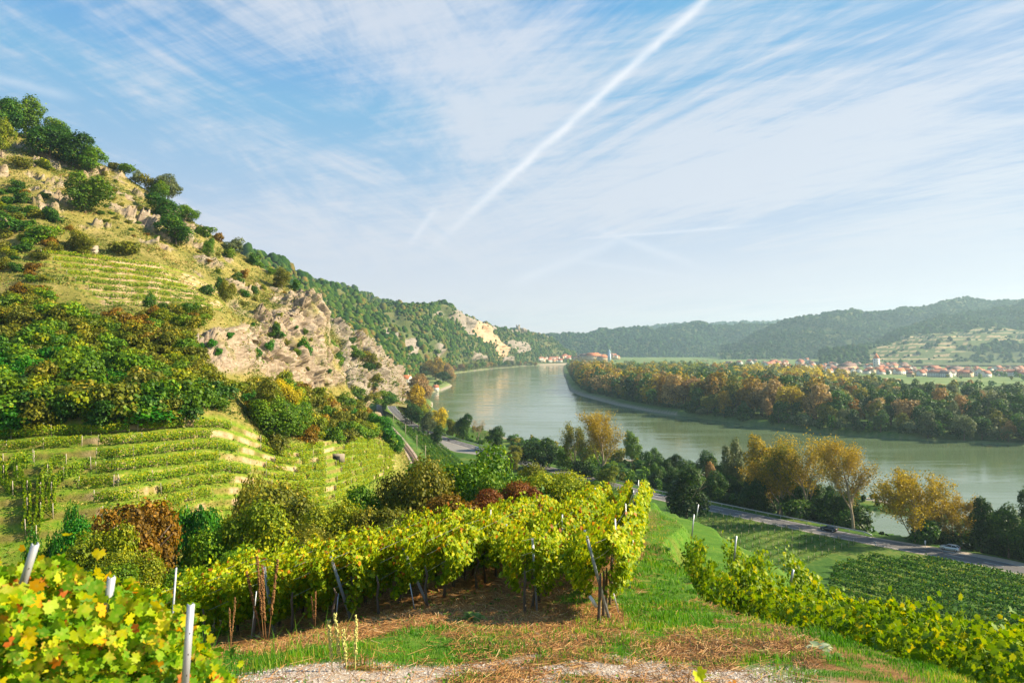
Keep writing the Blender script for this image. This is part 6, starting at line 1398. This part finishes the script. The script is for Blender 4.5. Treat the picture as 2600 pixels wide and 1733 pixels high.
def house(k, pos, rz, wmat, rmat, label, group, sc=1.0, chim=True):
    wa, rf, wn, w, d, h, rh = HP[k]
    def var(me, mat, key):
        if (k, key, mat.name) not in HV: HV[(k, key, mat.name)] = recolor(me, mat, key)
        return HV[(k, key, mat.name)]
    e = empty('house', pos, rz, (sc, sc, sc)); tag(e, label, 'house', group)
    for nme, me in (('wall', var(wa, wmat, 'wall')), ('roof', var(rf, rmat, 'roof')), ('window', wn)):
        o = bpy.data.objects.new(nme, me); COL.objects.link(o); o.parent = e
    if chim:
        if 'ch' not in HV: m_ = MB(); m_.box((0, 0, 0), (.8, .8, 2.4)); HV['ch'] = m_.mesh('chimney', [WHITE])
        o = bpy.data.objects.new('chimney', HV['ch']); COL.objects.link(o); o.parent = [c for c in e.children if c.name.startswith('roof')][0]; o.location = (w*.2, d*.1, h+rh*.95)
    return e
# village on the right bank
r = random.Random(9); nh = 0; placed = []
CT = {'p': (WHITE, 'white'), 'o': (OCHRE, 'ochre')}
while nh < 190:
    px = r.choices([r.uniform(1850, 2080), r.uniform(2080, 2300), r.uniform(2280, 2420), r.uniform(2420, 2640), r.uniform(2640, 2900)], [12, 55, 18, 22, 5])[0]
    pyb = {True: r.uniform(921, 946), False: r.uniform(930, 948)}[2080 < px < 2300]
    if px < 2080: pyb = r.uniform(921, 934)
    if px > 2300: pyb = r.uniform(936, 952)
    D = (H-8)*F/(pyb-HY)
    if D < 1250 or D > 2500: continue
    x = (px-1300)/F*D
    if any((x-a)**2+(D-b)**2 < 15**2 for a, b in placed): continue
    placed.append((x, D)); z = gz(x, D); wm, wn_ = CT['o' if r.random() < .18 else 'p']; rm, rn_ = (ROOFR, 'red') if r.random() < .68 else ((ROOFB, 'brown') if r.random() < .75 else (BRIGHTR, 'orange'))
    k = r.choices([0, 1, 2, 3, 4], [32, 30, 20, 12, 6])[0]
    house(k, (x, D, z-.2), r.choice([0.2, 1.75])+r.uniform(-.35, .35), wm, rm, wn_+' house with '+rn_+' roof in the right bank village, '+where(px, pyb, 1850, 2640, 921, 950), wn_+' village houses with '+rn_+' roofs', r.uniform(1.0, 1.45), nh % 3 == 0); nh += 1
def tower(name, pos, w, h, sp, wmat, rmat, label, cat, belfry=False):
    e = empty(name, pos, .3); tag(e, label, cat)
    m_ = MB(); m_.box((0, 0, h/2-1), (w, w, h+2)); 
    if belfry: m_.box((0, 0, h*1.02+1), (w*1.08, w*1.08, .8)); m_.tube([(0, 0, h), (0, 0, h+sp*.35)], w*.42, 8)
    m_.build('tower_wall', [wmat], e)
    m_ = MB()
    if belfry: m_.tube([(0, 0, h+sp*.33), (0, 0, h+sp*.48), (0, 0, h+sp*.6), (0, 0, h+sp*.64), (0, 0, h+sp*.74), (0, 0, h+sp*.82), (0, 0, h+sp)], [w*.5, w*.52, w*.3, w*.16, w*.2, w*.1, .1], 10)
    else: m_.add([(-w/2-.3, -w/2-.3, h), (w/2+.3, -w/2-.3, h), (w/2+.3, w/2+.3, h), (-w/2-.3, w/2+.3, h), (0, 0, h+sp)], [(3, 2, 1, 0)], [(0, 1, 4), (1, 2, 4), (2, 3, 4), (3, 0, 4)])
    m_.build('spire', [rmat], e); m_ = MB()
    for f in (.4, .62, .84):
        for s_ in (-1, 1): m_.box((0, s_*(w/2+.03), h*f), (w*.22, .08, w*.35)); m_.box((s_*(w/2+.03), 0, h*f), (.08, w*.22, w*.35))
    m_.build('window', [WIN], e); return e
D = 1750; x = (2225-1300)/F*D; tower('church_tower', (x, D, gz(x, D)), 11, 28, 14, WHITE, BRIGHTR, 'white church tower with a pointed orange roof above the village', 'church tower')
D = 1650; x = (2150-1300)/F*D; house(4, (x, D, gz(x, D)), .1, OCHRE, ROOFB, 'long ochre monastery like building left of the white church tower', None, 1.6)
D = 1480; x = (2425-1300)/F*D; house(4, (x, D, gz(x, D)), .15, WHITE, ROOFB, 'long pale winery building in the right part of the village', None, 1.4)
D = 1330; x = (2487-1300)/F*D; house(1, (x, D, gz(x, D)), .9, WHITE, BRIGHTR, 'big orange roofed house standing in front at the right end of the village', None, 1.6)
# riverside town below the castle hill
r = random.Random(19)
for i in range(58):
    if i < 24: px = r.uniform(1366, 1432); py = r.uniform(911, 919)
    elif i < 34: px = r.uniform(1420, 1450); py = r.uniform(905, 914)
    else: px = r.uniform(1452, 1570); py = r.uniform(905, 914)
    z = 4+(925-py)*1.35*(1 if i < 34 else .9)+2; D = (2530 if i < 24 else (2640 if i < 34 else 2330))+r.uniform(-20, 40); x = (px-1300)/F*D; z = H-(py-HY)/F*D
    if i < 34: x, D, z = castle_hill.pick(px, py)[0]; z += .6
    wm, wn_ = (OCHRE, 'ochre') if r.random() < .25 else (WHITE, 'white'); rm, rn_ = (ROOFR, 'red') if r.random() < .6 else (ROOFB, 'brown')
    house(r.choice([0, 1, 2, 1, 3]), (x, D, z-1), r.uniform(-.7, .9), wm, rm, wn_+' house with '+rn_+' roof in the riverside town, '+where(px, py, 1372, 1570, 905, 925), wn_+' town houses with '+rn_+' roofs', r.uniform(1.0, 1.35), False)
for px, py, k, rm, wm, sc, lab in ((1505, 912, 4, BRIGHTR, OCHRE, 2.1, 'large orange roofed castle building in the riverside town'), (1485, 911, 3, ROOFB, OCHRE, 1.9, 'long grey roofed building left of the large orange one in the town'), (1530, 913, 3, BRIGHTR, OCHRE, 1.8, 'orange roofed abbey wing beside the blue tower')):
    D = 2300; x = (px-1300)/F*D; house(k, (x, D, H-(py-HY)/F*D-1), .2, wm, rm, lab, None, sc)
D = 2280; tower('abbey_tower', ((1547-1300)/F*D, D, H-(915-HY)/F*D), 8.5, 22, 17, BLUE, BLUE, 'slender pale blue and white baroque abbey tower in the riverside town', 'church tower', True)
tag(link('river_quay', MB().__class__ and mesh_np('river_quay', [((1360-1300)/F*2420, 2420, -1), ((1440-1300)/F*2500, 2500, -1), ((1440-1300)/F*2500, 2500, 5.5), ((1360-1300)/F*2420, 2420, 4.5), ((1360-1300)/F*2450, 2450, 4.5), ((1440-1300)/F*2560, 2560, 5.5)], [([[0, 1, 2, 3], [3, 2, 5, 4]], 0)], None, False, [STONEW])), kind='structure')
# castle ruin on its rock
p = castle_hill.pick(1316, 838)[0]; e = empty('castle_ruin', tuple(p)); tag(e, 'broken stone castle ruin on the top of the wooded hill', 'castle ruin')
m_ = MB(); m_.box((0, 0, 5), (14, 10, 22)); m_.box((-16, 2, 2), (12, 3, 16)); m_.box((18, 3, 1), (16, 3, 14)); m_.box((4, -3, 17), (5, 5, 6)); m_.box((-5, 2, 18), (3, 4, 5)); m_.box((28, 5, -2), (8, 6, 12)); m_.box((-28, 4, -2), (10, 5, 12)); m_.build('wall', [STONEW], e)
# house with the red roof behind the spur
D = 760; x = (1030-1300)/F*D; z = H-(975-HY)/F*D
e = house(1, (x, D, z), -.5, WHITE, BRIGHTR, 'white house with a bright red roof behind the rocky spur', None, 1.0)
D = 900; x = (1106-1300)/F*D; house(2, (x, D, gz(x, D)), .5, WHITE, ROOFR, 'small white cabin among trees on the headland', None, .8)
p = hpick(236, 637); house(2, (p[0], p[1], p[2]-1.2), .2, STONEW, STONEW, 'tiny dry stone hut above the upper vineyard', None, .28, False)
p = hpick(855, 1172); m_ = MB(); m_.box((0, 0, .9), (3.2, .5, 1.8)); m_.box((0, -.2, .7), (1.4, .5, 1.3), 1); tag(m_.build('stone_niche', [STONEW, HOLE], loc=tuple(p)), 'pale stone niche with a dark opening on the steep terraces', 'stone niche')

# ------------------------------------------------------------------ ground cover of the foreground
def blades(name, n, region, hgt, wid, pal_or_mat, label, seed, maskf, lean=.5, cat='grass', curl=.4, zoff=0.0):
    r = np.random.default_rng(seed); x0, x1, y0, y1 = region
    u = r.random(n); y = (y0**-1+(y1**-1-y0**-1)*u)**-1       # denser towards the near edge
    pxs_ = r.uniform(-.9, .9, n); x = pxs_*y; ok = (x > x0) & (x < x1); x, y = x[ok], y[ok]
    # clump the blades
    n1 = len(x); m = maskf(x, y) > r.random(n1); x, y = x[m], y[m]; n1 = len(x); z = ground_z(x, y)+zoff
    a = r.random(n1)*6.283; d = np.stack([np.cos(a), np.sin(a)], 1); h = hgt*(.5+r.random(n1))*(0.3+1.0*np.clip(vnoise(x*1.3, y*1.3, 0*x)+.4, 0, 2)+1.5*np.clip(vnoise(x*2.7, y*2.7, 0*x+7)-.35, 0, 1)); w = wid*(.7+.6*r.random(n1))*np.clip(y/12, .8, 2.2)
    l = lean*r.random(n1)*h; pth = np.stack([-d[:, 1], d[:, 0]], 1)
    b0 = np.stack([x-pth[:, 0]*w, y-pth[:, 1]*w, z-.01], 1); b1 = np.stack([x+pth[:, 0]*w, y+pth[:, 1]*w, z-.01], 1)
    m0 = np.stack([x+d[:, 0]*l*.45-pth[:, 0]*w*.8, y+d[:, 1]*l*.45-pth[:, 1]*w*.8, z+h*.62], 1); m1 = np.stack([x+d[:, 0]*l*.45+pth[:, 0]*w*.8, y+d[:, 1]*l*.45+pth[:, 1]*w*.8, z+h*.62], 1)
    t = np.stack([x+d[:, 0]*l*(1+curl), y+d[:, 1]*l*(1+curl), z+h*(1-.2*curl)], 1)
    V = np.stack([b0, b1, m1, m0, t], 1).reshape(-1, 3); i = np.arange(n1)*5
    Q = np.stack([i, i+1, i+2, i+3], 1); T = np.stack([i+3, i+2, i+4], 1)
    tone = np.clip(.45+.2*r.normal(size=n1)+.35*vnoise(x*.8, y*.8, 0*x+2)+.2*vnoise(x*3, y*3, 0*x+4), 0, 1)
    me = mesh_np(name, V, [(Q, 0), (T, 0)], {'rnd': np.repeat(tone, 5)}, False, [pal_or_mat]); return tag(link(name, me), label, cat, kind='stuff')
def masks(x, y):
    nz = fbm(x/2.2, y/2.2, 0*x+5, 4); nf = fbm(x/0.5, y/0.5, 0*x+9, 3); gl = 11.7+0.35*np.sin(x*1.3)+1.0*nz+0.05*x
    gravel = ss(gl-y, -0.25, 0.55)*ss(x, -4.6, -3.6)*(1-ss(x, 3.4, 5.2))*(1-ss(nf+nz*0.8, 0.25, 0.65)*0.9)
    front = np.interp(x, [-12, -9, -6, -4, -2.4, -1, .2, 1, 2.6, 3.1, 9.5], [17.5, 17.0, 14.2, 14.0, 15.5, 17.6, 15.0, 13.3, 13.6, 21, 44])
    straw = ss(y-front, -1.6, 0.9)*(1-ss(x-(3.0+0.22*(y-16)), 0.1, 1.0))*ss(x, -12, -10)*(1-ss(y, 40, 46))
    straw = np.clip(straw+0.75*ss(nz+nf*0.5, 0.10, 0.38)*(y < 40)+1.0*ss(x+0.16*(14-y), 2.2, 3.8)*(1-ss(y, 15, 22))*ss(nf+nz, -.35, .15)-.9*ss(-nz-nf*.6, .12, .4), 0, 1)*(1-.6*ss(x, 5.8, 6.6))
    return gravel, straw, nz, nf
GR = leafmat('grass_blades', [(0, (.03, .12, .004)), (.45, (.09, .27, .008)), (.75, (.20, .36, .015)), (.9, (.42, .38, .05)), (1, (.5, .36, .10))], trans=.4, objvar=0)
SR = leafmat('straw_strands', [(0, (.11, .045, .012)), (.5, (.33, .155, .042)), (.85, (.52, .31, .11)), (1, (.62, .46, .25))], trans=.1, objvar=0)
blades('grass', 430000, (-14, 9, 7.0, 46), .085, .0055, GR, 'short bright green grass of the track and headland', 1, lambda x, y: (lambda g, s, a, b: (1-g)*(1-s*.95)*(.35+.65*ss(b+a, -.35, .25)))(*masks(x, y)))
blades('grass', 220000, (1.5, 11, 13, 46), .13, .0065, GR, 'longer green grass on the strip between the vine rows', 3, lambda x, y: (lambda g, s, a, b: (1-s*.85)*(.25+.75*ss(a+b, -.2, .3)))(*masks(x, y)))
blades('grass', 26000, (-6.2, -1.6, 6.0, 12.5), .34, .006, GR, 'long pale grass beside the nearest vines', 2, lambda x, y: (1-ss(x+y*.18, -1.2, .2))*(1-masks(x, y)[0]), lean=.9)
def straw_f(x, y): g, s, a, b = masks(x, y); return s*(1-g*.7)
r = np.random.default_rng(8); n = 130000; u = r.random(n); y = (1/8.+(1/44.-1/8.)*u)**-1; x = r.uniform(-.75, .45, n)*y; m = (straw_f(x, y)+.05) > r.random(n); x, y = x[m], y[m]; n = len(x)
z = ground_z(x, y)+r.random(n)**2*.07+.008; a = r.random(n)*6.283; L = .06+.16*r.random(n); w = .0032*np.clip(y/12, .9, 2.2); dx, dy = np.cos(a)*L, np.sin(a)*L; px_, py_ = -np.sin(a)*w, np.cos(a)*w; dz = r.normal(size=n)*.022
V = np.stack([np.stack([x-dx-px_, y-dy-py_, z-dz], 1), np.stack([x+dx-px_, y+dy-py_, z+dz], 1), np.stack([x+dx+px_, y+dy+py_, z+dz+.004], 1), np.stack([x-dx+px_, y-dy+py_, z-dz+.004], 1)], 1).reshape(-1, 3)
i = np.arange(n)*4; tag(link('straw', mesh_np('straw', V, [(np.stack([i, i+1, i+2, i+3], 1), 0)], {'rnd': np.repeat(np.clip(.5+.25*r.normal(size=n), 0, 1), 4)}, False, [SR])), 'reddish brown straw mulch under the front vines', 'straw', kind='stuff')
# low broad-leaved weeds between the grass
r = np.random.default_rng(28); n = 9000; u = r.random(n); y = (1/8.+(1/34.-1/8.)*u)**-1; x = r.uniform(-.6, .45, n)*y; g_, s_, a_, b_ = masks(x, y); m = ((1-g_)*(1-.7*s_)*ss(a_*.6+b_, .0, .4)+.04 > r.random(n)) & (x < 6.6); x, y = x[m], y[m]; n = len(x)
C = np.repeat(np.stack([x, y, ground_z(x, y)+.03], 1), 7, 0)+r.normal(size=(n*7, 3))*np.array([.05, .05, .018]); sz = np.repeat(.02+.03*r.random(n), 7)*np.clip(np.repeat(y, 7)/12, .9, 2)
V, Fc, k = leaves(C, rand_unit(n*7, r)*.7+np.array([0, 0, 1.0]), sz, LEAF_5, r)
tag(link('ground_weeds', mesh_np('ground_weeds', V, [(Fc, 0)], {'rnd': np.repeat(np.repeat(r.random(n), 7)*.7+.3*r.random(n*7), k)}, False, [leafmat('weed_foliage', [(0, (.03, .11, .006)), (.5, (.08, .22, .012)), (.85, (.2, .32, .03)), (1, (.38, .25, .06))], trans=.35, objvar=0)])), 'low broad leaved weeds growing between the grass', 'weeds', kind='stuff')
# stones of the gravel track
r = np.random.default_rng(18); n = 22000; u = r.random(n); y = (1/7.5+(1/14.-1/7.5)*u)**-1; x = r.uniform(-.5, .45, n)*y; m = masks(x, y)[0] > r.random(n)*.9+.05; x, y = x[m], y[m]; n = len(x); z = ground_z(x, y); s = .008+.018*r.random(n)**2
O = np.array([[1, 0, 0], [0, 1, 0], [-1, 0, 0], [0, -1, 0], [0, 0, .7], [0, 0, -.3]]); V = np.stack([x, y, z+.003], 1)[:, None]+s[:, None, None]*(O[None]*(0.7+.6*r.random((n, 6, 1)))); i = (np.arange(n)*6)[:, None, None]
tag(link('gravel', mesh_np('gravel', V.reshape(-1, 3), [((np.array([[0, 1, 4], [1, 2, 4], [2, 3, 4], [3, 0, 4]])[None]+i).reshape(-1, 3), 0)], {'rnd': np.repeat(r.random(n), 6)}, False, [leafmat('gravel_stones', [(0, (.28, .22, .18)), (.5, (.45, .39, .34)), (1, (.66, .62, .58))], trans=0, objvar=0)])), 'pale gravel of the track at the lower edge', 'gravel', kind='stuff')
# weeds and stalks
def stalk(pos, h, mat, label, name, n=1, spread=.1, rad=.02, cat='dead plant', seed=0, leaves_=0, knob=True):
    r = random.Random(seed); e = empty(name, pos); tag(e, label, cat)
    for k in range(n):
        mb = MB(); a = r.random()*6.28; L = h*r.uniform(.75, 1.0); dx, dy = math.cos(a)*spread*r.random(), math.sin(a)*spread*r.random(); pts = [(dx*t*2+dx*.5, dy*t*2, L*t) for t in np.linspace(0, 1, 14)]
        mb.tube(pts, [rad*(.35 if t < .35 else (1-.55*t)*(1 if i % 2 else .6)) for i, t in enumerate(np.linspace(0, 1, 14))], 6); 
        for j in range(int(L*90)):
            t = r.uniform(.3, 1); b = r.random()*6.28; q = np.array([dx*t*2+dx*.5, dy*t*2, L*t]); s = rad*.9; c = q+np.array([math.cos(b), math.sin(b), 0])*rad*1.0; mb.box(tuple(c), (s, s, s*1.3), rz=b, taper=.5)
        mb.build('flower_stalk', [mat], e)
    return e
DEAD = simple('dead_stalk', (.26, .13, .05), .9, var=.3, bscale=20); MULL = simple('mullein_stalk', (.50, .48, .16), .9, var=.25, bscale=20)
def g3(px, py): # ground hit along a column
    Ds = np.linspace(4, 60, 900); x = (px-1300)/F*Ds; z = ground_z(x, Ds); p = HY+(H-z)*F/Ds; i = np.argmax(p < py); return (x[i], Ds[i], z[i])
stalk(px2w(676, 1622, 18.2), 2.2, DEAD, 'tall cluster of dead brown stalks before the left end post', 'dead_stalks', 5, .22, .028, seed=1)
stalk(px2w(800, 1592, 18.6), 1.0, DEAD, 'thin dead stalk between the left posts', 'dead_stalks', 2, .12, .018, seed=2); stalk(px2w(586, 1640, 12), .9, DEAD, 'pale dead stalk at the edge of the long grass', 'dead_stalks', 2, .15, .014, seed=3)
for i, (px, py, hh, lab) in enumerate([(846, 1706, .95, 'leftmost green yellow mullein stalk beside the track'), (868, 1702, 1.0, 'second mullein stalk from the left beside the track'), (884, 1708, .75, 'third mullein stalk beside the track'), (902, 1700, .9, 'rightmost mullein stalk beside the track')]):
    stalk(px2w(px, py, 10.6), hh, MULL, lab, 'mullein', 1, .05, .022, 'plant', seed=10+i)
stalk(px2w(1345, 1735, 7.9), .28, DEAD, 'short twisted dead stalk at the lower edge', 'dead_stalk', 1, .05, .012, seed=22)
def rosette(pos, R, pal, label, n=16, up=.5, seed=0, L=1.0):
    r = np.random.default_rng(seed); Vs, Fs = [], []
    for k in range(n):
        a = r.random()*6.283; el = r.uniform(.15, 1.1)*up+.1; ln = R*r.uniform(.6, 1.0); d = np.array([math.cos(a), math.sin(a), 0]); s = np.array([-d[1], d[0], 0])
        for j, t in enumerate(np.linspace(0, 1, 6)):
            w = ln*.24*math.sin(math.pi*(t*.85+.1)); c = d*ln*t*math.cos(el)+np.array([0, 0, ln*(t*math.sin(el)-.35*t*t)]); Vs += [c-s*w+np.array([0, 0, w*.4]), c, c+s*w+np.array([0, 0, w*.4])]
        b = k*18
        for j in range(5): Fs += [[b+j*3, b+j*3+1, b+j*3+4, b+j*3+3], [b+j*3+1, b+j*3+2, b+j*3+5, b+j*3+4]]
    me = mesh_np('rosette', np.array(Vs), [(np.array(Fs), 0)], {'rnd': np.repeat(r.random(n), 18)}, True, [pal]); o = link('leafy_weed', me, loc=tuple(pos)); return tag(o, label, 'weed')
SILV = leafmat('silver_leaves', [(0, (.20, .27, .14)), (.5, (.34, .40, .24)), (1, (.50, .54, .36))], trans=.2, objvar=0); WEED = leafmat('weed_leaves', [(0, (.06, .14, .02)), (1, (.2, .3, .05))], trans=.3, objvar=0)
for i, (px, py, D, R, m_, lab) in enumerate([(1935, 1548, 15.3, .42, SILV, 'large silvery mullein rosette at the edge of the bank'), (2080, 1648, 12.2, .34, SILV, 'silvery rosette nearest the lower right corner'), (1745, 1455, 19, .45, SILV, 'silvery weed beside the middle of the track edge'), (1860, 1500, 17, .3, WEED, 'green weed between the silvery rosettes'), (1206, 1572, 17.6, .4, WEED, 'broad leaved dock plant in front of the second post'), (1690, 1395, 25, .5, WEED, 'leafy weed at the upper end of the grassy edge'), (2115, 1672, 11.4, .25, WEED, 'small green weed at the bank edge'), (1990, 1590, 14.2, .28, SILV, 'small silvery weed between two large rosettes')]):
    p = g3(px, py); rosette(p, R*1.0, m_, lab, seed=i)
# ------------------------------------------------------------------ air
mb = MB(); mb.box((1200, 3550, 195), (12000, 7900, 394)); m, nt, b = new_mat('haze'); hz = mb.mesh('haze', [m]); nt.nodes.remove(b)
pv = nt.nodes.new('ShaderNodeVolumePrincipled'); pv.inputs['Color'].default_value = (.58, .84, 1.0, 1); pv.inputs['Density'].default_value = HAZE_D; pv.inputs['Anisotropy'].default_value = .35; nt.links.new(pv.outputs[0], nt.nodes['Material Output'].inputs['Volume'])
tag(link('haze', hz), 'thin bluish air haze filling the valley', 'haze', kind='stuff')
